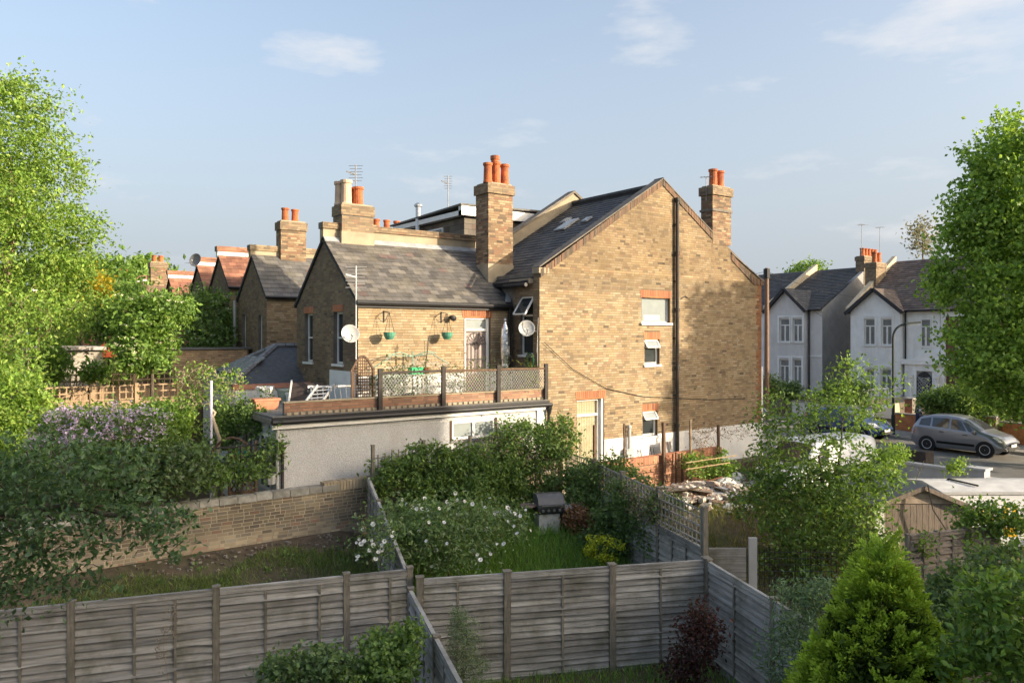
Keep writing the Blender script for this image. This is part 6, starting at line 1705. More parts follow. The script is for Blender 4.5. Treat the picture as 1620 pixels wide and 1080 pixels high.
# ------------------------------------------------------------------ vehicles
def ip(tab, x):
    for (a, u), (b, v) in zip(tab[:-1], tab[1:]):
        if x <= b: return u + (v - u) * max(0, (x - a)) / (b - a)
    return tab[-1][1]
def car(name, label, cat, c, hv, L_, Wd, top, belt, wheels, R_, paint, sidewin, screen, rear, gp=None, plate=None, zb=.20, lights=True, rim=None, trim=True):
    """lofted body from side profiles; x runs back from the front bumper"""
    hv = Vector(hv).normalized(); sv = Vector((-hv.y, hv.x, 0)); c = Vector(c)
    t = thing(name, label, cat, c, gp)
    def wp(x, y, z): return c + hv * (L_ / 2 - x) + sv * y + Vector((0, 0, z))
    end = lambda x: min(1, .80 + .2 * math.sqrt(max(0, min(1, min(x, L_ - x) / .45))))
    def sect(x):
        T = ip(top, x); Bt = min(ip(belt, x), T - .03); h = Wd / 2 * end(x)
        g = min(1, max(0, (T - Bt) / .45))
        zl = zb + (.12 if min(x, L_ - x) < .25 else 0)
        md = min(.62, Bt - .08)
        return [(h * .93, zl), (h * .985, zl + .13), (h, md), (h * .985, Bt - .06), (h * .955, Bt), (h * (.955 - .17 * g), T - .09 * g - .004), (h * (.80 - .14 * g), T - .012), (h * .4, T + .012), (0, T + .018)]
    def S(x, k):
        s = sect(x); i = min(int(k), len(s) - 2); f = k - i
        return (s[i][0] + (s[i + 1][0] - s[i][0]) * f, s[i][1] + (s[i + 1][1] - s[i][1]) * f)
    xs = sorted(set([0, .04, .12] + list(np.linspace(.25, L_ - .25, 30)) + [L_ - .12, L_ - .04, L_]))
    q = MB(); nk = 9
    for x in xs:
        s = sect(x); row = [(y, z) for y, z in s] + [(-y, z) for y, z in s[::-1][1:]]
        q.v += [tuple(wp(x, y, z)) for y, z in row]
    m_ = 2 * nk - 1
    for i in range(len(xs) - 1):
        for k in range(m_ - 1):
            q.f.append((i * m_ + k, i * m_ + k + 1, (i + 1) * m_ + k + 1, (i + 1) * m_ + k))
    q.f.append(tuple(range(m_))); q.f.append(tuple((len(xs) - 1) * m_ + k for k in range(m_))[::-1])
    body = q.obj('body', paint, t, smooth=True)
    def patch(nm, x0, x1, k0, k1, off, m, both=True, n=6, parent=None, skew=(0, 0)):
        for sg_ in ((1, -1) if both else (1,)):
            q = MB()
            for i in range(n + 1):
                for j in range(5):
                    k = k0 + (k1 - k0) * j / 4
                    fx = i / n; xx = x0 + (x1 - x0) * fx + (skew[0] * (1 - fx) + skew[1] * fx) * j / 4
                    y, z = S(xx, k)
                    q.v.append(tuple(wp(xx - off[0], sg_ * (y + off[1]), z + off[2])))
            for i in range(n):
                for j in range(4):
                    q.f.append((i * 5 + j, i * 5 + j + 1, (i + 1) * 5 + j + 1, (i + 1) * 5 + j))
            q.obj(nm, m, parent or t)
    for (x0, x1, sk) in sidewin: patch('side_window', x0, x1, 4.12, 4.95, (0, .008, .004), M_GLASSD, skew=sk)
    def top_patch(nm, x0, x1, m, off):
        q = MB(); n = 7
        for i in range(n + 1):
            x = x0 + (x1 - x0) * i / n
            pts = [S(x, k) for k in (5.6, 6, 7, 8)]
            row = [(y, z) for y, z in pts] + [(-y, z) for y, z in pts[::-1][1:]]
            q.v += [tuple(wp(x - off[0], y * .97, z + off[2])) for y, z in row]
        for i in range(n):
            for k in range(6): q.f.append((i * 7 + k, i * 7 + k + 1, (i + 1) * 7 + k + 1, (i + 1) * 7 + k))
        q.obj(nm, m, t)
    top_patch('windscreen', screen[0], screen[1], M_GLASSD, (.012, 0, .012))
    if rear: top_patch('rear_window', rear[0], rear[1], M_GLASSD, (-.014, 0, .010))
    for x in wheels:
        for sg_ in (1, -1):
            h = Wd / 2
            q = MB(); q.lathe(wp(x, sg_ * (h * .80), R_), [(R_ * 1.16, 0), (R_ * 1.16, h * .2 + .004)], 24, sv * sg_); q.f.append(tuple(range(24, 48))); q.obj('wheel_arch', M_BLACK, t)
            q = MB(); ax = sv * sg_; o_ = wp(x, sg_ * (h - .20), R_)
            q.lathe(o_, [(R_ * .66, 0), (R_ * .95, 0), (R_, .03), (R_, .17), (R_ * .95, .205), (R_ * .70, .215), (R_ * .66, .18)], 26, ax)
            wh = q.obj('wheel', mat('tyre_rubber', (.02, .02, .021), .85, .1), t)
            q = MB(); q.lathe(o_, [(R_ * .67, .17), (R_ * .66, .20), (R_ * .58, .185), (R_ * .55, .13), (.001, .13)], 26, ax)
            a_ = ax.cross(Vector((0, 0, 1))).normalized(); up = Vector((0, 0, 1))
            q.obj('rim_well', M_BLACK, wh)
            q = MB()
            for k in range(8):
                an = 2 * math.pi * k / 8 + .3
                r1 = (a_ * math.cos(an) + up * math.sin(an)); r2 = (-a_ * math.sin(an) + up * math.cos(an))
                q.box(o_ + ax * .17 + r1 * .03 - r2 * R_ * .085, r1 * R_ * .60, r2 * R_ * .17, ax * .028)
            q.lathe(o_, [(.001, .205), (R_ * .2, .20), (R_ * .2, .16)], 12, ax)
            q.lathe(o_, [(R_ * .60, .17), (R_ * .60, .21), (R_ * .68, .215), (R_ * .68, .19)], 26, ax)
            q.obj('rim', rim or mat('alloy_rim', (.58, .58, .59), .4, .05), wh)
    if trim:
        for sg_ in (1, -1):
            for x0 in (L_ * .37, L_ * .62):
                q = MB(); y, z = S(x0, 3.0); q.box(wp(x0, sg_ * (y + .002), z - .07), hv * -.19, sv * sg_ * .022, Vector((0, 0, .03))); q.obj('door_handle', M_BLACK, t)
            patch('side_moulding', wheels[0] + R_ * 1.3, wheels[1] - R_ * 1.3, 1.25, 1.6, (0, .012, 0), M_BLACK, n=4)
            y, z = S(L_ * .29, 4.0); q = MB(); q.lathe(wp(L_ * .30, sg_ * (y + .10), z + .06), [(.001, -.07), (.07, -.05), (.095, 0), (.08, .06), (.001, .07)], 10, hv); q.obj('door_mirror', paint, t)
    if lights:
        for sg_ in (1, -1):
            q = MB(); q.prism([wp(.06, sg_ * Wd * .30, .66), wp(.22, sg_ * Wd * .455, .66), wp(.50, sg_ * Wd * .475, .86), wp(.30, sg_ * Wd * .34, .86)], (hv * .03 + sv * sg_ * .02 + Vector((0, 0, .03)))); q.obj('headlight', mat('headlight_lens', (.62, .64, .66), .1, .05, spec=.8), t)
            q = MB(); q.prism([wp(L_ - .03, sg_ * Wd * .36, .75), wp(L_ - .20, sg_ * Wd * .46, .75), wp(L_ - .26, sg_ * Wd * .45, 1.1), wp(L_ - .08, sg_ * Wd * .36, 1.1)], -hv * .035 + sv * sg_ * .02); q.obj('tail_light', mat('tail_lens', (.45, .02, .015), .2, .05, spec=.7), t)
        q = MB(); q.box(wp(-.015, -Wd * .30, .32), hv * -.05, sv * Wd * .60, Vector((0, 0, .16))); q.obj('front_grille', M_BLACK, t)
        q = MB(); q.box(wp(L_ + .012, -.26, .62), hv * .02, sv * .52, Vector((0, 0, .11))); q.obj('rear_plate', mat('yellow_plate', (.7, .5, .05), .5, .02), t)
        q = MB(); q.box(wp(-.035, -.26, .46), hv * -.02, sv * .52, Vector((0, 0, .11))); q.obj('front_plate', M_WHITE, t)
    return t, wp, S
M_SILV = mat('silver_grey_paint', (.27, .275, .295), .28, .03, 3, metal=.55, coat=.6)
M_BLUE = mat('blue_car_paint', (.05, .09, .22), .3, .03, 3, metal=.3, coat=.6)
M_DKC = mat('dark_car_paint', (.03, .033, .04), .3, .03, 3, metal=.3, coat=.6)
M_WCAR = mat('white_car_paint', (.72, .72, .72), .35, .03, 3, coat=.4)
mpv_top = [(0, .58), (.08, .74), (.35, .90), (.75, 1.0), (1.05, 1.07), (1.75, 1.47), (2.15, 1.60), (2.7, 1.65), (3.5, 1.62), (4.05, 1.50), (4.32, 1.12), (4.44, .95), (4.47, .7)]
mpv_belt = [(0, .5), (.75, .84), (1.3, .97), (3.0, 1.05), (4.4, 1.13)]
cm_ = Vector((22.75, -1.82, 0)); cm_.z = zs(cm_.y) + .006
sil, wp_s, S_s = car('parked_car', 'silver grey people carrier parked on far kerb beneath the street tree', 'car', cm_, (0, -1, 0), 4.47 * .88, 1.80, [(a * .88, b) for a, b in mpv_top], [(a * .88, b) for a, b in mpv_belt], (.86 * .88, 3.59 * .88), .32, M_SILV,
    [(a * .88, b * .88, c) for a, b, c in ((1.32, 1.62, (.30, .28)), (1.72, 2.46, (.26, .0)), (2.56, 3.36, (0, 0)), (3.46, 4.02, (0, -.06)))], (1.12 * .88, 1.92 * .88), (4.02 * .88, 4.30 * .88), 'cars parked along the street')
sm_top = [(0, .55), (.1, .7), (.4, .82), (.95, .95), (1.1, 1.0), (1.75, 1.36), (2.3, 1.47), (3.0, 1.44), (3.5, 1.32), (3.9, .98), (4.0, .7)]
sm_belt = [(0, .5), (.9, .80), (1.3, .90), (3.9, .98)]
def small(label, c, hv, paint, s=1.0):
    c = Vector((c[0], c[1], zs(c[1]) + .006))
    return car('parked_car', label, 'car', c, hv, 4.0 * s, 1.72, [(a * s, b) for a, b in sm_top], [(a * s, b) for a, b in sm_belt], (.8 * s, 3.25 * s), .31, paint, [(1.35 * s, 2.1 * s, (.28, 0)), (2.2 * s, 3.0 * s, (0, 0)), (3.08 * s, 3.5 * s, (0, -.15))], (1.15 * s, 1.8 * s), (3.45 * s, 3.85 * s), 'cars parked along the street')
small('blue hatchback parked behind the silver people carrier', (22.6, 3.6), (0, -1, 0), M_BLUE)
small('dark car parked farther along beyond the leafy tree top', (22.4, 10.6), (0, -1, 0), M_DKC, 1.05)
small('white car with red tail lights just past the brick corner', (14.6, 6.2), (0, 1, 0), M_WCAR)
# white panel van in the yard
van_top = [(0, .7), (.08, .9), (.35, 1.02), (.75, 1.12), (1.25, 1.78), (1.6, 1.9), (4.0, 1.92), (4.25, 1.88), (4.32, 1.2), (4.35, .8)]
van_belt = [(0, .6), (.7, 1.0), (1.3, 1.12), (4.3, 1.15)]
vz = gz(8.3, -3.0)
car('panel_van', 'white panel van parked in yard behind the leafy tree', 'van', (8.75, -3.3, 1.0), (-1, .12, 0), 4.35, 1.85, van_top, van_belt, (.85, 3.5), .33, M_WCAR, [(1.15, 1.75, (.35, 0))], (.82, 1.28), None, zb=.25)
# white box van with coloured lettering panels at the right edge
BV = thing('box_van', 'white box bodied van with yellow and teal markings behind shed', 'van', (7.2, -9.2, .8))
bo = P(1492, 779, 19.2); bd = (RGT * 1.0 + FWD * .02).normalized(); bn = Vector((-bd.y, bd.x, 0))
if bn.dot(FWD) < 0: bn = -bn
fbv = Frame(Vector((bo.x, bo.y, 0)), bd, -bn)
zt = bo.z; z0 = .55
q = MB(); fbv.box(q, 0, 4.2, -1.9, 0, z0 + .3, zt); q.obj('box_body', M_WCAR, BV)
q = MB(); q.prism([fbv.p(0, 0, zt), fbv.p(0, -.95, zt + .13), fbv.p(0, -1.9, zt)], bd * 4.2); q.obj('roof', mat('dusty_white_roof', (.55, .54, .52), .6, .15, 3, dirt=(.36, .34, .3), dscale=1.2, damt=.6), BV)
q = MB(); fbv.box(q, -.03, 4.23, 0.002, .035, zt - .05, zt + .015); q.obj('roof_rail', M_GREYMET, BV)
M_YEL = mat('yellow_vinyl', (.75, .42, .01), .5, .05); M_TEAL = mat('teal_vinyl', (.02, .22, .18), .5, .05); M_REDV = mat('red_vinyl', (.45, .04, .03), .5, .05)
for (px, py, w, h, m) in ((1552, 815, 9, 22, M_YEL), (1567, 818, 10, 16, M_YEL), (1592, 812, 10, 24, M_YEL), (1607, 812, 8, 26, M_YEL), (1600, 842, 22, 14, M_YEL), (1582, 838, 4, 60, M_TEAL), (1612, 830, 16, 8, M_TEAL), (1588, 828, 5, 8, M_REDV), (1530, 818, 6, 20, M_TEAL)):
    c = P(px, py, 19.2); s = (Vector((c.x, c.y, 0)) - fbv.o).dot(bd); ww, hh = w / F * 19.2, h / F * 19.2
    q = MB(); fbv.box(q, s - ww / 2, s + ww / 2, .004, .007, c.z - hh / 2, c.z + hh / 2); q.obj('marking', m, BV)
for s in (.8, 3.4):
    q = MB(); q.lathe(fbv.p(s, -.18, .55 + .33), [(.2, 0), (.32, 0), (.33, .03), (.33, .18), (.3, .2), (.001, .19)], 18, -bn); q.obj('wheel', mat('tyre_rubber', (.02, .02, .021)), BV)
q = MB(); pa, pb = P(1500, 757, 20.2), P(1548, 768, 19.6); q.bar(pa, pb, .04); q.bar(pa, P(1498, 763, 20.2), .04); q.obj('roof_bar', M_BLACK, BV)
# dark plank box on the pavement
c = P(1446, 722, 27.5)
t = thing('planter_box', 'low dark timber box on pavement behind the grey wall', 'box', (c.x, c.y, zs(c.y) + .12))
q = MB(); q.bx(c.x - .3, c.x + .3, c.y - .55, c.y + .55, zs(c.y) + .125, c.z + .25); q.obj('box', M_RAILW, t)

# person on the far pavement
pp_ = P(1453, 690, 39.5); pp_.z = zs(pp_.y) + .12
PR = thing('person', 'person in dark blue coat with light hair behind silver car', 'person', pp_)
J = {'pel': (0, 0, .88), 'sp': (0, .02, 1.12), 'ch': (0, .02, 1.30), 'nk': (0, .01, 1.44), 'hd': (0, -.02, 1.56), 'ht': (0, -.01, 1.66),
     'sL': (.17, 0, 1.36), 'eL': (.24, .03, 1.10), 'hL': (.21, -.10, .88), 'sR': (-.17, 0, 1.36), 'eR': (-.24, .02, 1.10), 'hR': (-.22, -.06, .86),
     'pL': (.09, 0, .84), 'kL': (.10, -.05, .46), 'aL': (.10, .03, .07), 'tL': (.11, -.12, .03), 'pR': (-.09, 0, .84), 'kR': (-.10, .06, .46), 'aR': (-.10, .12, .09), 'tR': (-.11, -.02, .03)}
Rr = {'pel': .15, 'sp': .13, 'ch': .15, 'nk': .06, 'hd': .095, 'ht': .07, 'sL': .075, 'eL': .055, 'hL': .035, 'sR': .075, 'eR': .055, 'hR': .035, 'pL': .10, 'kL': .065, 'aL': .045, 'tL': .04, 'pR': .10, 'kR': .065, 'aR': .045, 'tR': .04}
Ed = [('pel', 'sp'), ('sp', 'ch'), ('ch', 'nk'), ('nk', 'hd'), ('hd', 'ht'), ('ch', 'sL'), ('sL', 'eL'), ('eL', 'hL'), ('ch', 'sR'), ('sR', 'eR'), ('eR', 'hR'), ('pel', 'pL'), ('pL', 'kL'), ('kL', 'aL'), ('aL', 'tL'), ('pel', 'pR'), ('pR', 'kR'), ('kR', 'aR'), ('aR', 'tR')]
ks = list(J)
me = bpy.data.meshes.new('body')
me.from_pydata([tuple(pp_ + Vector(J[k]) * .98) for k in ks], [(ks.index(a), ks.index(b)) for a, b in Ed], [])
bo_ = bpy.data.objects.new('body', me); COL.objects.link(bo_); adopt(bo_, PR)
sk = bo_.modifiers.new('skin', 'SKIN'); sb = bo_.modifiers.new('sub', 'SUBSURF'); sb.levels = sb.render_levels = 2
for i, k in enumerate(ks):
    me.skin_vertices[0].data[i].radius = (Rr[k], Rr[k] * .8)
me.skin_vertices[0].data[0].use_root = True
me.materials.append(mat('navy_cloth', (.03, .04, .10), .85, .15))
q = MB(); q.lathe(pp_ + Vector((0, .0, 1.47)), [(.11, 0), (.125, .09), (.11, .17), (.06, .22), (.001, .235)], 12); q.obj('hair', mat('light_hair', (.45, .22, .07), .7, .2), PR)
# ------------------------------------------------------------------ trees, shrubs and other plants
def blob(px, py, d, rx, ry, rd):
    return (np.array(P(px, py, d)), np.array([rx * d / F, rd, ry * d / F]))
BASIS = np.array([list(RGT), list(FWD), [0, 0, 1.0]])
def clumps(blobs, n, lo=.55, pw=.5, flat=None):
    """clump centres through the outer part of a set of ellipsoids"""
    vol = np.array([b[1].prod() ** .8 for b in blobs]); vol /= vol.sum()
    k = RNG.choice(len(blobs), n, p=vol)
    d = RNG.normal(0, 1, (n, 3)); d /= np.linalg.norm(d, axis=1)[:, None]
    r = lo + (1 - lo) * RNG.random(n) ** pw
    r *= 1 + .10 * np.sin(5 * d[:, 0] + 3 * d[:, 2] * 2) + RNG.normal(0, .05, n)
    L_ = d * r[:, None] * np.array([b[1] for b in blobs])[k]
    return np.array([b[0] for b in blobs])[k] + L_ @ BASIS
def leaves_at(C, lpc, sigma):
    n = len(C)
    cnt = np.maximum(3, (lpc * (.5 + RNG.random(n))).astype(int))
    idx = np.repeat(np.arange(n), cnt)
    sg_ = sigma * (.6 + .8 * RNG.random(n))
    return C[idx] + RNG.normal(0, 1, (len(idx), 3)) * sg_[idx][:, None] * np.array([1, 1, .8])[None]
def skeleton(parent, base, tops, tips, r0, m, name='trunk', rt=.008, sides=6, wob=.12):
    """trunk through the given points, then a branch to every tip from the nearest point already grown"""
    q = MB()
    nodes = []; radii = []
    pts = [Vector(base)] + [Vector(t) for t in tops]
    fine = []
    for a, b in zip(pts[:-1], pts[1:]):
        for k in range(5): fine.append(a.lerp(b, k / 5))
    fine.append(pts[-1])
    fine = [p + Vector((random.gauss(0, wob * .3), random.gauss(0, wob * .3), 0)) if i else p for i, p in enumerate(fine)]
    rr = [r0 * (1 - .75 * i / (len(fine) - 1)) for i in range(len(fine))]
    q.tube(fine, rr, sides + 2)
    for p, r in zip(fine, rr):
        if r < r0 * .95: nodes.append(np.array(p)); radii.append(r)
    c0 = np.array(fine[len(fine) // 2])
    order = np.argsort(np.linalg.norm(tips - c0, axis=1))
    for i in order:
        t = tips[i]; N_ = np.array(nodes)
        dd = np.linalg.norm(N_ - t, axis=1) + .25 * np.maximum(0, N_[:, 2] - t[2])
        j = int(np.argmin(dd)); a = N_[j]; L_ = np.linalg.norm(t - a)
        if L_ < .05: continue
        r1 = min(radii[j] * .62, .012 + .022 * L_); mid = (a + t) / 2 + RNG.normal(0, wob * .6, 3) * L_ * .5 + np.array([0, 0, .10 * L_])
        q.tube([a, (a + mid) / 2 + RNG.normal(0, .03, 3) * L_, mid, t], [r1, r1 * .85, r1 * .65, rt], max(4, sides - 2), cap=False)
        for f, s in ((mid, .68), (t, .4)): nodes.append(np.array(f)); radii.append(max(rt, r1 * s))
    return q.obj(name, m, parent, smooth=True)
def plant(name, label, cat, base, blobs, n, lpc, sigma, leaf, cols, r0=.06, ntips=60, lo=.5, bark=None, tops=None, group=None, aspect=.55, up=.35, mat_=None, stem='trunk', crown='crown', thin=1.0, var=.3, dirs_out=0.0):
    base = Vector(base)
    t = thing(name, label, cat, base, group)
    C = clumps(blobs, n, lo)
    C[:, 2] = np.maximum(C[:, 2], base.z + .03)
    pts = leaves_at(C, lpc, sigma)
    pts[:, 2] = np.maximum(pts[:, 2], base.z + .01)
    dirs = None
    if dirs_out:
        cen = np.mean([b[0] for b in blobs], axis=0)
        d = pts - cen; d /= np.linalg.norm(d, axis=1)[:, None] + 1e-9
        dirs = d * dirs_out + np.array([0, 0, .35])
    leaf_obj(crown, pts, leaf, cols, t, mat_, up, aspect, dirs=dirs, var=var)
    if ntips:
        tips = C[RNG.choice(len(C), min(ntips, len(C)), replace=False)]
        tp = tops or [np.mean([b[0] for b in blobs], axis=0)]
        skeleton(t, base, tp, tips, r0, bark or M_BARK, stem)
    return t, C
def gbase(px, d):
    p = P(px, 530, d); return Vector((p.x, p.y, gz(p.x, p.y)))
LIME = ((.22, .34, .055), (.17, .29, .048), (.28, .38, .075), (.12, .21, .04))
FRESH = ((.17, .285, .055), (.13, .235, .045), (.22, .33, .07), (.10, .18, .04))
MID = ((.15, .24, .065), (.12, .20, .055), (.20, .30, .085), (.09, .155, .045))
DARK = ((.11, .18, .07), (.085, .145, .055), (.14, .22, .085), (.17, .235, .11))
OLIVE = ((.13, .165, .095), (.10, .145, .08), (.17, .205, .13), (.075, .11, .06))
BROWN = ((.30, .16, .09), (.22, .12, .075), (.36, .21, .12))
DEAD = ((.27, .22, .17), (.21, .165, .125), (.34, .28, .21))

# tall sunlit tree on the left
plant('lime_tree', 'tall sunlit yellow green tree filling the upper left', 'tree', gbase(-20, 25),
      [blob(-60, 280, 25, 130, 165, 3), blob(20, 235, 25, 95, 125, 2.4), blob(75, 300, 25, 70, 100, 1.8), blob(20, 430, 24.5, 130, 130, 3), blob(-90, 480, 24, 120, 150, 3), blob(115, 370, 25, 50, 60, 1.3), blob(90, 450, 25, 75, 70, 1.6), blob(150, 350, 25, 24, 26, .6)],
      1300, 42, .22, .132, LIME, .28, 320, .3, bark=M_PBARK, tops=[P(10, 480, 25), P(20, 250, 25)])
plant('sapling', 'thin pale stemmed lime green shrub below the tall tree', 'shrub', gbase(40, 20),
      [blob(10, 520, 20, 85, 60, 1.6), blob(20, 590, 19.5, 60, 50, 1.2), blob(-40, 600, 19, 80, 80, 1.6), blob(80, 500, 21, 60, 45, 1.0)], 300, 17, .2, .115, LIME, .05, 190, .3, bark=M_PBARK, stem='stems', tops=[P(45, 560, 20)])
plant('laburnum', 'yellow flowering tree below the tall lime tree', 'tree', gbase(140, 31),
      [blob(135, 450, 31, 38, 26, 1.2), blob(110, 440, 31, 25, 18, 1)], 70, 26, .2, .2, ((.55, .40, .015), (.45, .36, .03), (.30, .30, .04)), .1, 20)
plant('garden_tree', 'mid green tree right of the yellow flowering tree', 'tree', gbase(185, 38),
      [blob(165, 440, 38, 45, 38, 2), blob(195, 485, 36, 36, 40, 2), blob(120, 500, 36, 55, 40, 2), blob(165, 520, 35, 36, 30, 1.6)], 260, 26, .32, .24, FRESH, .2, 60, .4)
t, C = plant('elder_bush', 'large elder bush with white flower heads, sunlit side', 'shrub', gbase(250, 20.8),
      [blob(230, 505, 20.8, 42, 40, 1.1), blob(240, 552, 20.6, 32, 38, .9), blob(215, 550, 20.4, 26, 38, .8), blob(268, 492, 20.8, 28, 25, .8)], 320, 28, .16, .13, FRESH, .1, 70, .45)
def umbels(parent, C, n, size, per, col, nm='flower_heads', flat=.25, m=None):
    k = RNG.choice(len(C), min(n, len(C)), replace=False)
    c = C[k] + (np.array(CAM)[None] - C[k]) / np.linalg.norm(np.array(CAM)[None] - C[k], axis=1)[:, None] * .25 + np.array([0, 0, .12])
    pts = np.repeat(c, per, axis=0) + RNG.normal(0, 1, (len(c) * per, 3)) * np.array([size, size, size * flat])
    leaf_obj(nm, pts, size * .9, col, parent, m or M_PETAL, up=1.5, aspect=.9, var=.12)
umbels(t, C, 80, .06, 9, ((.74, .72, .58), (.60, .60, .42)))
t, C = plant('elder_bush', 'darker elder bush with white flower heads by red roofs', 'shrub', gbase(335, 29),
      [blob(330, 500, 29, 40, 42, 1.6), blob(345, 560, 28.5, 38, 45, 1.5), blob(310, 555, 28.5, 35, 45, 1.4)], 260, 30, .2, .17, MID, .1, 50, .45)
umbels(t, C, 55, .075, 9, ((.66, .66, .54), (.55, .56, .42)))
# sunlit shrubs and hedge below
for i, (lb, bl, n, cols, lf) in enumerate((
      ('bright yellow green hedge mass at left frame edge', [blob(0, 640, 17.5, 75, 60, 1.2), blob(-40, 690, 17, 80, 60, 1.2)], 280, LIME, .12),
      ('rounded lime shrub in front of the golden fences', [blob(110, 668, 19, 50, 20, .9), blob(170, 668, 19.5, 50, 18, .9)], 150, LIME, .12),
      ('sunlit green hedge below the golden fences', [blob(250, 660, 19.5, 50, 20, .9), blob(215, 672, 18.5, 45, 20, .8)], 190, FRESH, .11),
      ('small golden shrub beside the painted pole', [blob(262, 680, 17.6, 32, 26, .7)], 100, LIME, .09),
      ('spreading green shrub below the sapling', [blob(70, 560, 26, 50, 30, 1.4), blob(210, 578, 27, 30, 18, 1.0)], 110, FRESH, .15),
      ('light green shrub against the faded summerhouse', [blob(85, 575, 21.5, 22, 26, .6), blob(150, 590, 22, 18, 16, .5)], 70, FRESH, .12))):
    c = bl[0][0]
    plant('shrub', lb, 'shrub', (c[0], c[1], gz(c[0], c[1])), bl, n, 30, .15, lf, cols, .04, 30, .4, stem='stems', group='sunlit garden shrubs')
t = thing('cordyline', 'spiky cordyline palm before the golden fences', 'plant', gbase(190, 23.5))
c = P(188, 612, 23.5)
q = MB(); q.tube([gbase(190, 23.5), c], .06, 6); q.obj('trunk', M_PBARK, t)
dd = RNG.normal(0, 1, (70, 3)); dd[:, 2] = np.abs(dd[:, 2]) * 1.1 + .25; dd /= np.linalg.norm(dd, axis=1)[:, None]
leaf_obj('spear_leaves', np.array(c)[None] + dd * .42, .85, ((.22, .25, .08), (.15, .19, .06), (.28, .29, .12)), t, aspect=.07, dirs=dd * 4)
# lilac
t, C = plant('lilac_bush', 'lilac bush with mauve flower panicles at left', 'shrub', gbase(150, 15),
      [blob(140, 690, 15, 85, 40, 1.0), blob(215, 690, 15.3, 50, 35, .8), blob(100, 730, 14.6, 70, 40, .9)], 300, 26, .13, .10, MID, .05, 60, .45, stem='stems')
up_ = C[(C[:, 2] > np.percentile(C[:, 2], 40))]
umbels(t, up_, 260, .055, 18, ((.60, .48, .70), (.70, .60, .76), (.48, .36, .60)), 'panicles', 1.2)
# dark garden shrubs right behind the brick wall
plant('shrub', 'glossy dark shrub behind the brick wall, nearest the lilac', 'shrub', gbase(230, 15.2), [blob(230, 750, 15.2, 75, 45, .7), blob(160, 770, 15, 60, 40, .7), blob(290, 740, 15.5, 40, 40, .6)], 260, 26, .13, .11, DARK + OLIVE[:1], .04, 40, .35, stem='stems', group='shaded shrubs behind the wall')
plant('shrub', 'leafy shrub with fresh shoots against the pergola frame', 'shrub', gbase(330, 16.2), [blob(325, 750, 16.0, 45, 28, .5), blob(300, 720, 16.2, 35, 30, .5), blob(390, 735, 16.6, 40, 30, .3), blob(430, 720, 17, 20, 45, .3)], 150, 18, .12, .10, MID, .03, 40, .2, stem='stems', group='shaded shrubs behind the wall')
plant('ivy', 'ivy covering the side wall of the extension', 'climber', (-7.95, 2.0, 1.8), [blob(362, 660, 18.8, 26, 38, .5), blob(400, 668, 18.2, 22, 30, .3), blob(350, 690, 18.4, 24, 30, .5)], 150, 26, .09, .09, MID, .03, 20, .2, stem='stems')
# bare twisted climber, partly lime leaved
t, C = plant('twisted_climber', 'half bare twisted climber with pale twigs and lime shoots', 'climber', gbase(345, 17.6), [blob(320, 600, 17.8, 46, 28, .6), blob(360, 608, 17.8, 30, 26, .5), blob(305, 632, 17.6, 28, 18, .5)], 330, 2, .10, .08, LIME, .07, 330, .1, bark=mat('pale_twig', (.42, .34, .24), .95, .2, 6), tops=[P(338, 660, 17.6), P(330, 625, 17.7)])

# big maple like tree by the street
plant('street_tree', 'dense bright green street tree at right frame edge', 'tree', gbase(1690, 30.5),
      [blob(1660, 330, 30.5, 125, 165, 3), blob(1575, 430, 30.5, 85, 130, 2.2), blob(1620, 560, 30, 110, 105, 2.2), blob(1545, 530, 30.3, 52, 90, 1.5), blob(1700, 620, 29.8, 120, 90, 2.5), blob(1575, 330, 30.5, 62, 90, 1.7), blob(1600, 240, 30.5, 60, 65, 1.6), blob(1500, 440, 30.5, 32, 40, .8)],
      1200, 48, .25, .175, ((.26, .40, .075), (.20, .33, .06), (.32, .46, .10), (.15, .26, .05)), .25, 200, .35, tops=[P(1670, 560, 30.5), P(1640, 330, 30.5)], aspect=.8)
ST = P(0, 0, 1); sx_, sy_ = 25.4, -20.6
bb = [(np.array([sx_ + dx, sy_, z]), np.array([rx, rx, rz])) for dx, z, rx, rz in ((-.3, 11.2, 3.7, 3.7), (-.2, 8.4, 3.7, 3.2), (1.8, 11.2, 3.6, 3.8), (-.9, 11.0, 2.7, 2.7), (.6, 12.4, 2.6, 2.4))]
plant('street_tree', 'street tree beyond the right edge, its shadow falls on gable wall', 'tree', (sx_, sy_, gz(sx_, sy_)), bb, 1500, 34, .34, .36, FRESH, .25, 60, .05, tops=[(sx_, sy_, 7), (sx_, sy_, 10.5)], aspect=.8)
plant('distant_tree', 'thin grey leaved tree top beyond the white house', 'tree', gbase(1462, 62), [blob(1460, 378, 62, 18, 30, 1.5)], 70, 12, .35, .26, ((.20, .20, .15), (.15, .15, .12), (.24, .22, .18)), .15, 60, .1)
plant('distant_tree', 'rounded green tree top above the grey house roof', 'tree', gbase(1280, 85), [blob(1280, 430, 85, 24, 14, 3), blob(1262, 436, 85, 16, 10, 2)], 110, 22, .4, .35, FRESH, .2, 10)
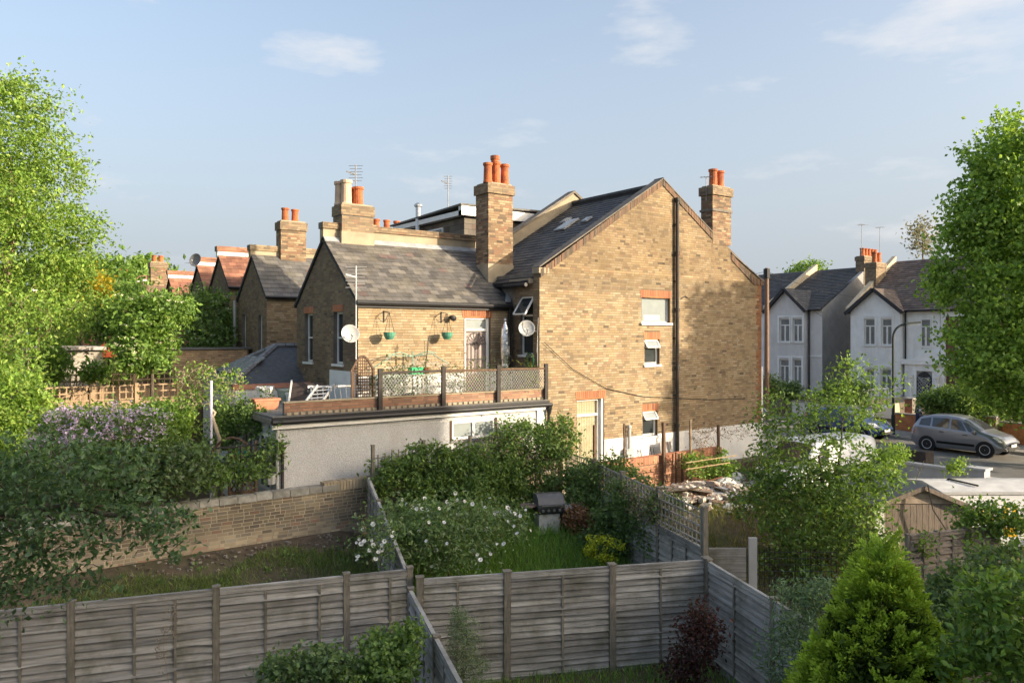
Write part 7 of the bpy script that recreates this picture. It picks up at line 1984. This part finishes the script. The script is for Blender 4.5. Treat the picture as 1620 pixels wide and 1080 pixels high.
for i, (px, py, d, rx, ry) in enumerate(((228, 440, 110, 14, 8), (60, 470, 60, 120, 60), (190, 470, 90, 60, 26), (-60, 480, 50, 80, 80), (1180, 520, 95, 70, 40), (1560, 520, 75, 120, 60), (760, 520, 130, 120, 40))):
    plant('distant_tree', ['small distant tree above the far roofs', 'distant dark tree behind the tall lime tree', 'distant tree belt at the end of gardens', 'distant tree at far left behind hedge', 'distant tree behind the telegraph pole', 'distant tree behind the street tree', 'distant tree hidden behind the terrace'][i], 'tree', gbase(px, d), [blob(px, py, d, rx, ry, rx * d / F * .6)], 200, 20, d * .012, d * .0085, FRESH if i % 2 == 0 else MID, .25, 12, .4, group='distant trees')
# shrubs before the white houses
for i, (px, py, d, rx, ry, cols, lb) in enumerate(((1495, 635, 38, 40, 22, MID, 'clipped green hedge before the arched door'), (1545, 640, 37, 50, 40, MID, 'dark shrub at foot of red brick house'), (1215, 615, 46, 14, 16, DARK, 'dark hedge behind the telegraph pole'), (1335, 625, 44, 40, 24, MID, 'green hedge between the two white houses'), (1245, 618, 48, 22, 10, DARK, 'low dark hedge at grey house front'))):
    c = P(px, py, d)
    plant('hedge', lb, 'hedge', (c.x, c.y, gz(c.x, c.y)), [blob(px, py, d, rx, ry, rx * d / F * .6)], 150, 24, .2, .17, cols, .05, 10, .4, group='hedges across the street')

# ---- middle garden
g0 = RNG.random((26000, 2))
def in_garden(a, b):
    L0, L1 = np.array(s0_)[:2], np.array(s1_)[:2]; R0, R1 = np.array(ta)[:2], np.array(tb)[:2]
    return (L0 + (L1 - L0) * b[:, None]) * (1 - a[:, None]) + (R0 + (R1 - R0) * b[:, None]) * a[:, None]
def grass(name, label, XY, h, cols, aspect=.045, lean=.35):
    z = np.array([gz(x, y) for x, y in XY])
    hh = h * (.5 + RNG.random(len(XY)))
    C = np.column_stack([XY, z + hh * .45])
    d = RNG.normal(0, lean, (len(XY), 3)); d[:, 2] = 1
    o = leaf_obj(name, C, hh, cols, None, up=0, aspect=aspect, dirs=d * 3, kind='stuff')
    o["label"] = label; o["category"] = 'grass'
    return o
GR = ((.18, .33, .07), (.14, .27, .055), (.24, .39, .09))
XY = in_garden(.03 + .94 * g0[:, 0], .03 + .93 * g0[:, 1])
grass('long_grass', 'long green grass of the barbecue garden', XY, .30, GR)
u2 = RNG.random((44000, 2))
XY = np.column_stack([-13.5 + 7.3 * u2[:, 0], -5.0 + 3.8 * u2[:, 1]])
nzv = np.sin(XY[:, 0] * 1.7) + np.sin(XY[:, 1] * 2.3 + XY[:, 0])
keep = (nzv + RNG.normal(0, .5, len(XY)) > -1.1) & (XY[:, 1] < -1.65 + .25 * np.sin(XY[:, 0] * 2.1))
grass('rough_grass', 'thin patchy grass over bare soil beside brick wall', XY[keep], .14, ((.16, .24, .06), (.12, .19, .05), (.22, .26, .09)), aspect=.07, lean=.5)
u2 = RNG.random((16000, 2))
XY = np.column_stack([-1.6 + 9.5 * u2[:, 0], -9.8 + 8.2 * u2[:, 1]])
dfr = (XY - np.array(ta)[:2]) @ np.array([td.y, -td.x])
keep = (dfr > .15) & ((XY[:, 0] < 2.4) | (XY[:, 1] < -3.8))
grass('meadow_grass', 'dry yellowish grass in the rubble garden', XY[keep], .26, ((.16, .17, .045), (.11, .14, .035), (.20, .19, .07)))
u2 = RNG.random((40000, 2))
XY = np.column_stack([-8.6 + 7.2 * u2[:, 0], -14 + 8 * u2[:, 1]])
dq = (XY - np.array(RF0)[:2]) @ np.array([-(RF1 - RF0).normalized().y, (RF1 - RF0).normalized().x])
keep = (dq < -.06) & (dq > -4) & ((XY - np.array(o0)[:2]) @ np.array([(o1 - o0).normalized().y * -1, (o1 - o0).normalized().x]) > .05)
grass('lawn', 'short shaded lawn at bottom edge of picture', XY[keep], .12, GR, aspect=.09)
# weeds on the bare soil
t = thing('weed_patch', 'scattered broad leaved weeds on soil beside brick wall', 'weeds', (-8, -2.2, 1))
pts = []
for k in range(60):
    x, y = random.uniform(-10.5, -6.3), random.uniform(-4.2, -1.3)
    n = 12; pts.append(np.array([x, y, gz(x, y) + .06])[None] + RNG.normal(0, 1, (n, 3)) * np.array([.09, .09, .04]))
leaf_obj('leaves', np.concatenate(pts), .10, MID, t, up=1.2)
V = []; Cc = []
for k in range(260):
    x, y = random.uniform(-11, -6), -1.0 - abs(random.gauss(0, .7)); z = gz(x, y); s = random.uniform(.015, .045)
    R_ = Matrix.Rotation(random.uniform(0, 6), 3, 'Z')
    ax, ay, az = R_ @ Vector((s * 1.6, 0, 0)), R_ @ Vector((0, s, 0)), Vector((0, 0, s * .8)); o_ = Vector((x, y, z - .005))
    V += [o_ + az, o_ + ax + az, o_ + ax + ay + az, o_ + ay + az, o_, o_ + ax, o_ + ax + ay, o_ + ay]; Cc.append(random.choice([(.22, .19, .16), (.17, .14, .11), (.27, .24, .2), (.12, .09, .07)]))
o = np_mesh('stone_chips', np.array([tuple(v) for v in V]), BRICK_F, M_RUB, None, 'stuff', np.array(Cc)); o["label"] = 'stones and leaf litter along foot of brick wall'; o["category"] = 'stones'

# rose flower shared mesh
def rose_mesh():
    q = MB()
    for ring, (n, r, tilt) in enumerate(((6, .055, .25), (5, .040, .7), (4, .022, 1.1))):
        for k in range(n):
            a = 2 * math.pi * (k + .5 * ring) / n
            d = Vector((math.cos(a), math.sin(a), 0)); s = Vector((-d.y, d.x, 0))
            b = d * .006; t_ = d * r * math.cos(tilt) + Vector((0, 0, r * math.sin(tilt))); w = s * r * .62
            q.add([b, b + (t_ - b) * .6 + w, t_, b + (t_ - b) * .6 - w], [(0, 1, 2, 3)])
    me = bpy.data.meshes.new('rose_flower'); me.from_pydata(q.v, [], q.f); me.materials.append(mat('white_petal', (.80, .79, .75), .7, .05, trans=0.0)); return me
ROSE = rose_mesh()
def add_flower(parent, p, s):
    o = bpy.data.objects.new('flower', ROSE); COL.objects.link(o)
    dirv = (CAM - Vector(p)).normalized() + Vector((random.gauss(0, .5), random.gauss(0, .5), .5))
    o.rotation_euler = dirv.to_track_quat('Z', 'Y').to_euler(); o.scale = (s, s, s); o.location = p
    adopt(o, parent)
ROSEG = ((.13, .22, .075), (.10, .175, .06), (.17, .26, .10), (.21, .27, .15))
t, C = plant('rose_bush', 'large loose rose bush dotted with white flowers', 'rose bush', gbase(710, 15.6),
      [blob(660, 840, 15.0, 65, 40, .7), blob(720, 830, 15.8, 75, 45, .9), blob(785, 830, 16.6, 55, 35, .8), blob(640, 815, 15.8, 40, 28, .6), blob(700, 870, 15.0, 80, 35, .7)], 520, 20, .14, .085, ROSEG, .03, 150, .2, stem='stems')
for (px, py) in ((636, 790), (634, 797), (643, 797), (712, 798), (723, 791), (684, 812), (724, 812), (738, 809), (672, 829), (637, 832), (680, 829), (725, 831), (740, 838), (639, 858), (660, 854), (701, 855), (786, 860), (755, 877), (776, 876), (683, 896), (814, 812), (803, 803), (654, 803), (797, 860), (749, 871), (707, 794), (823, 816), (735, 793), (775, 788), (813, 832), (839, 839), (650, 806), (690, 870), (770, 838), (720, 780)):
    d = 14.4 + .9 * (900 - py) / 60 + .35 * random.random()
    add_flower(t, P(px, py, d), random.uniform(.5, 1.0))
for k in RNG.choice(len(C), 26, replace=False):
    p = Vector(C[k]); add_flower(t, p + (CAM - p).normalized() * .25 + Vector((0, 0, .1)), random.uniform(.5, .9))
t, C = plant('rose_bush', 'small climbing rose with white blooms on slanting fence', 'rose bush', gbase(595, 13.6), [blob(595, 850, 13.6, 36, 45, .3), blob(610, 880, 13.5, 30, 25, .3)], 60, 12, .10, .07, ROSEG, .015, 40, .2, stem='stems')
for (px, py) in ((573, 837), (564, 858), (571, 860), (590, 862), (604, 862), (604, 869), (584, 870), (566, 880), (565, 885), (594, 884), (590, 829), (620, 848), (576, 856), (598, 873), (608, 856), (568, 853), (588, 855), (622, 842)):
    add_flower(t, P(px, py, 13.3 + random.random() * .3), random.uniform(.5, .95))
# creepers on the back fence
plant('creeper', 'green creeper hanging over the slatted trellis', 'climber', (-4.2, -1.15, 1.4), [blob(680, 735, 18.4, 55, 38, .35), blob(625, 740, 17.9, 40, 20, .25), blob(720, 775, 18.3, 60, 35, .3), blob(660, 780, 17.9, 30, 35, .25), blob(765, 765, 18.8, 40, 40, .3), blob(740, 725, 18.8, 34, 26, .3), blob(800, 775, 19.2, 40, 40, .3), blob(610, 765, 17.6, 22, 26, .2)], 560, 26, .10, .095, MID, .03, 60, .2, stem='stems')
plant('creeper', 'dry twiggy creeper between the two green mounds', 'climber', (-2.4, -1.2, 1.5), [blob(755, 735, 19.2, 40, 35, .35), blob(800, 720, 19.6, 50, 40, .4), blob(870, 740, 20, 40, 40, .4)], 150, 10, .12, .07, DEAD + MID[:1], .03, 150, .1, bark=mat('dry_twig', (.20, .165, .13), .95, .2), stem='stems')
plant('creeper_mound', 'large rounded creeper mound over the white trellis', 'climber', (-.7, -1.3, 1.5), [blob(835, 700, 20.2, 65, 38, .7), blob(885, 690, 20.5, 32, 32, .5), blob(800, 735, 19.6, 45, 40, .5), blob(850, 760, 19.8, 60, 40, .5)], 430, 28, .11, .095, MID + DARK[:1], .04, 70, .35, stem='stems')
plant('creeper_mound', 'dark green creeper mass hanging over the trellis fence', 'climber', (-.5, -3.6, 1.3), [blob(955, 760, 19.2, 65, 38, .6), blob(925, 800, 19.0, 55, 45, .5), blob(990, 820, 17.8, 50, 50, .5), blob(1010, 790, 17.6, 35, 28, .4), blob(975, 860, 17.6, 55, 30, .5), blob(1010, 812, 17.0, 34, 40, .4), blob(1042, 805, 16.2, 26, 26, .35), blob(1040, 850, 16.4, 30, 30, .35), blob(1000, 775, 17.6, 40, 18, .3), blob(1055, 800, 16.0, 26, 16, .25)], 860, 28, .11, .09, DARK + MID[:2], .04, 70, .35, stem='stems')
plant('dry_creeper', 'grey dead twig tangle over the trellis top', 'climber', (-1.5, -6.0, .9), [blob(1040, 800, 16.0, 50, 30, .35), blob(1075, 825, 15.3, 35, 32, .3), blob(1010, 780, 17, 30, 20, .3)], 330, 4, .08, .05, DEAD, .02, 330, .05, bark=mat('dry_twig', (.20, .165, .13)), stem='stems')
plant('dry_creeper', 'brown dead creeper net along painted plinth', 'climber', (7.3, -.9, 1.4), [blob(1150, 682, 25.6, 55, 14, .2), blob(1110, 700, 24.6, 22, 26, .2)], 200, 4, .06, .05, BROWN + DEAD, .02, 180, .05, bark=mat('brown_twig', (.22, .15, .11), .95, .2), stem='stems')
plant('climber', 'sunlit green climber by the low brick wall', 'climber', (6.1, -1.2, 1.4), [blob(1098, 738, 23.6, 18, 26, .3), blob(1135, 738, 24, 30, 26, .3)], 90, 20, .09, .10, FRESH, .02, 20, .3, stem='stems')
plant('dead_shrub', 'rust brown dead shrub beside the barbecue', 'shrub', ground_at(915, 848), [blob(918, 825, 18.3, 30, 26, .3)], 90, 16, .09, .08, BROWN, .02, 50, .2, stem='stems')
t, C = plant('spurge', 'domed lime yellow spurge flowering near trellis fence', 'shrub', ground_at(957, 905), [blob(957, 870, 16.2, 30, 22, .35), blob(935, 862, 16.2, 12, 14, .2)], 46, 34, .05, .06, ((.46, .50, .03), (.36, .42, .03), (.18, .26, .04)), .02, 20, .7, stem='stems', up=.8)
plant('tree_stump', 'short brown trunk stub under dark creeper', 'stump', ground_at(1030, 880), [blob(1028, 845, 17.0, 8, 6, .1)], 6, 6, .05, .06, MID, .09, 3, .2, tops=[P(1028, 840, 17.0)])

# ---- the leafy tree right of centre
cb = ground_at(1300, 905)
cd = (cb - CAM).dot(FWD)
plant('garden_tree', 'open branched green tree in front of yard van', 'tree', cb,
      [blob(1280, 800, cd, 90, 75, 1.1), blob(1350, 830, cd, 75, 70, 1.0), blob(1220, 790, cd, 55, 55, .8), blob(1320, 740, cd, 80, 55, 1.0), blob(1300, 880, cd - .4, 100, 45, 1.0), blob(1215, 730, cd, 40, 40, .6)],
      430, 30, .15, .105, MID + FRESH[:1], .09, 150, .3, tops=[P(1290, 850, cd), P(1300, 720, cd)])
plant('garden_tree', 'wispy upper branches of slender tree above white van', 'tree', cb + Vector((.35, .1, 0)),
      [blob(1330, 650, cd, 80, 50, .9), blob(1250, 665, cd, 60, 45, .8), blob(1400, 620, cd, 30, 45, .5), blob(1345, 590, cd, 28, 30, .5), blob(1215, 660, cd, 25, 45, .4), blob(1400, 740, cd, 45, 40, .6)],
      260, 13, .13, .095, FRESH + MID[:2], .05, 170, .1, tops=[P(1320, 780, cd), P(1335, 640, cd)], group=None)
# conifer
CB = gbase(1385, 9.2); CB.z = .2
t = thing('conifer', 'bright green feathery cone shaped conifer at lower right', 'conifer', CB)
apx = P(1398, 858, 9.2); n = 900
hgt = apx.z - CB.z
f = RNG.random(n) ** .6; an = RNG.random(n) * 2 * math.pi
rad_ = (1.36 * f ** .72) * (.86 + .14 * RNG.random(n)) * (1 + .10 * np.sin(an * 4 + f * 11))
axx = np.array(CB)[None] + (np.array(apx) - np.array(CB))[None] * (1 - f)[:, None]
C = axx + np.column_stack([rad_ * np.cos(an), rad_ * np.sin(an), RNG.normal(0, .05, n)])
outd = np.column_stack([np.cos(an), np.sin(an), .75 + .5 * RNG.random(n)])
outd /= np.linalg.norm(outd, axis=1)[:, None]
cnt = 130
idx = np.repeat(np.arange(n), cnt)
tt = RNG.random(len(idx))[:, None]
wd = .10 * np.sin(np.pi * np.clip(tt * .9 + .08, 0, 1))
sd2 = np.cross(outd, RNG.normal(0, 1, (n, 3))); sd2 /= np.linalg.norm(sd2, axis=1)[:, None]
lat = RNG.normal(0, 1, (len(idx), 1))
sp = C[idx] + outd[idx] * (tt * .30 - .14) + sd2[idx] * lat * wd * .8 + RNG.normal(0, .018, (len(idx), 3))
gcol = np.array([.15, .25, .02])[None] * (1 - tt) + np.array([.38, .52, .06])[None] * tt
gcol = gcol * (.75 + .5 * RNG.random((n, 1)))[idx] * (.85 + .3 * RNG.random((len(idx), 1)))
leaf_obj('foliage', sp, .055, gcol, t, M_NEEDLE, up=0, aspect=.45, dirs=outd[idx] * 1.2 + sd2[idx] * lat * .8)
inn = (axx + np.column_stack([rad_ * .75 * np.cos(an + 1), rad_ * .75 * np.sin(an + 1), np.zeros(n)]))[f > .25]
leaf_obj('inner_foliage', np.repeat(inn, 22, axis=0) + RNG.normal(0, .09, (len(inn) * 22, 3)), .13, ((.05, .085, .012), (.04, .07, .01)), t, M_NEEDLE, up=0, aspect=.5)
q = MB(); q.tube([CB, CB.lerp(apx, .9)], [.09, .015], 8)
for k in range(120):
    i = RNG.integers(0, n); a = CB.lerp(apx, max(.02, 1 - f[i] - .08)); q.tube([a, C[i]], [.012, .004], 4, cap=False)
q.obj('trunk', M_BARK, t)
# shrubs around the conifer
plant('olive_shrub', 'grey green narrow leaved shrub left of conifer', 'shrub', gbase(1262, 10.8), [blob(1262, 960, 10.8, 45, 50, .45), blob(1245, 1040, 10.6, 40, 50, .4), blob(1300, 940, 10.9, 28, 30, .3)], 200, 16, .08, .085, ((.12, .20, .11), (.11, .18, .10), (.18, .27, .17)), .025, 60, .3, stem='stems', aspect=.28)
plant('acer', 'dark red leaved acer in front of fence', 'shrub', gbase(1105, 12.0), [blob(1105, 1020, 12.0, 38, 50, .4), blob(1085, 1060, 12, 30, 30, .3), blob(1112, 975, 12, 18, 24, .25)], 150, 16, .08, .075, ((.075, .028, .03), (.05, .022, .025), (.10, .04, .035), (.06, .04, .03)), .02, 50, .2, stem='stems')
plant('shrub', 'feathery pale green shrub against right of side fence', 'shrub', gbase(732, 11.4), [blob(735, 1020, 11.4, 28, 40, .3), blob(725, 985, 11.5, 18, 25, .2), blob(745, 1060, 11.2, 26, 30, .3)], 170, 24, .06, .045, ((.17, .23, .13), (.13, .19, .10), (.21, .27, .17)), .015, 60, .2, stem='stems', aspect=.3)
plant('bramble_bush', 'fresh green bramble bush at foot of side fence', 'shrub', gbase(610, 10.0), [blob(610, 1045, 10.0, 52, 38, .5), blob(640, 1012, 10.2, 28, 28, .4), blob(590, 1070, 9.7, 60, 30, .4)], 170, 22, .08, .072, MID, .02, 60, .2, stem='stems', aspect=.75)
plant('bramble_bush', 'low dark bramble bush left of the green one', 'shrub', gbase(480, 9.6), [blob(480, 1055, 9.6, 55, 35, .4), blob(440, 1070, 9.4, 35, 22, .3), blob(520, 1065, 9.6, 40, 30, .3)], 140, 20, .08, .07, DARK, .02, 50, .2, stem='stems', aspect=.75)
plant('dry_creeper', 'dry pale twigs hanging on lower left fence', 'climber', gbase(268, 11.0), [blob(268, 985, 11.2, 14, 40, .06), blob(255, 1030, 11.1, 10, 40, .06)], 60, 1, .04, .03, DEAD, .006, 60, .05, bark=mat('dry_twig', (.20, .165, .13)), stem='stems')
plant('shrub', 'dark green shrub mass right of conifer by fence', 'shrub', gbase(1520, 12.5), [blob(1530, 950, 12.5, 60, 55, .7), blob(1585, 910, 12.8, 50, 50, .6), blob(1500, 1000, 12, 50, 50, .6), blob(1440, 960, 13, 40, 40, .5)], 330, 26, .12, .10, DARK + MID[:1], .03, 60, .3, stem='stems')
plant('cherry_tree', 'young tree with large fresh leaves at lower right corner', 'tree', gbase(1640, 8.2), [blob(1600, 960, 8.2, 50, 70, .5), blob(1540, 1040, 8.4, 60, 45, .5), blob(1620, 1040, 8, 60, 50, .5), blob(1545, 930, 8.6, 20, 30, .3), blob(1570, 1000, 8.2, 50, 40, .4)], 190, 14, .12, .10, FRESH, .03, 130, .1, aspect=.55, tops=[P(1640, 1040, 8.2), P(1620, 940, 8.2)])
plant('climber', 'fresh green climber over the fence beside the shed', 'climber', gbase(1560, 15.6), [blob(1545, 815, 15.8, 40, 26, .3), blob(1590, 825, 15.8, 45, 30, .3), blob(1525, 838, 15.7, 25, 18, .25), blob(1460, 862, 15.2, 20, 20, .2)], 150, 16, .10, .10, FRESH + MID[:1], .02, 60, .15, stem='stems')
plant('climber', 'yellow tipped shrub behind the shed roof', 'shrub', gbase(1420, 20.5), [blob(1412, 722, 20.5, 26, 16, .4), blob(1512, 735, 21, 12, 14, .3)], 70, 16, .10, .10, LIME, .02, 25, .2, stem='stems')
# foreground apple tree reaching in from the left
AB = gbase(-210, 8.6); AB.z = .3
plant('apple_tree', 'near apple tree with dark twisting branches reaching in from left', 'tree', AB,
      [blob(40, 760, 8.4, 120, 75, .8), blob(150, 750, 8.2, 90, 60, .6), blob(-60, 820, 8.4, 110, 110, .9), blob(90, 850, 8.0, 110, 60, .6), blob(240, 820, 8.0, 60, 40, .4), blob(110, 920, 7.8, 60, 30, .4), blob(30, 920, 8, 80, 50, .6), blob(285, 850, 8, 25, 45, .25)],
      560, 14, .10, .072, ((.085, .155, .06), (.065, .12, .05), (.11, .19, .08), (.15, .22, .12)), .075, 330, .1, tops=[P(-120, 900, 8.5), P(-20, 820, 8.4), P(120, 800, 8.2), P(250, 830, 8.0)], aspect=.6)
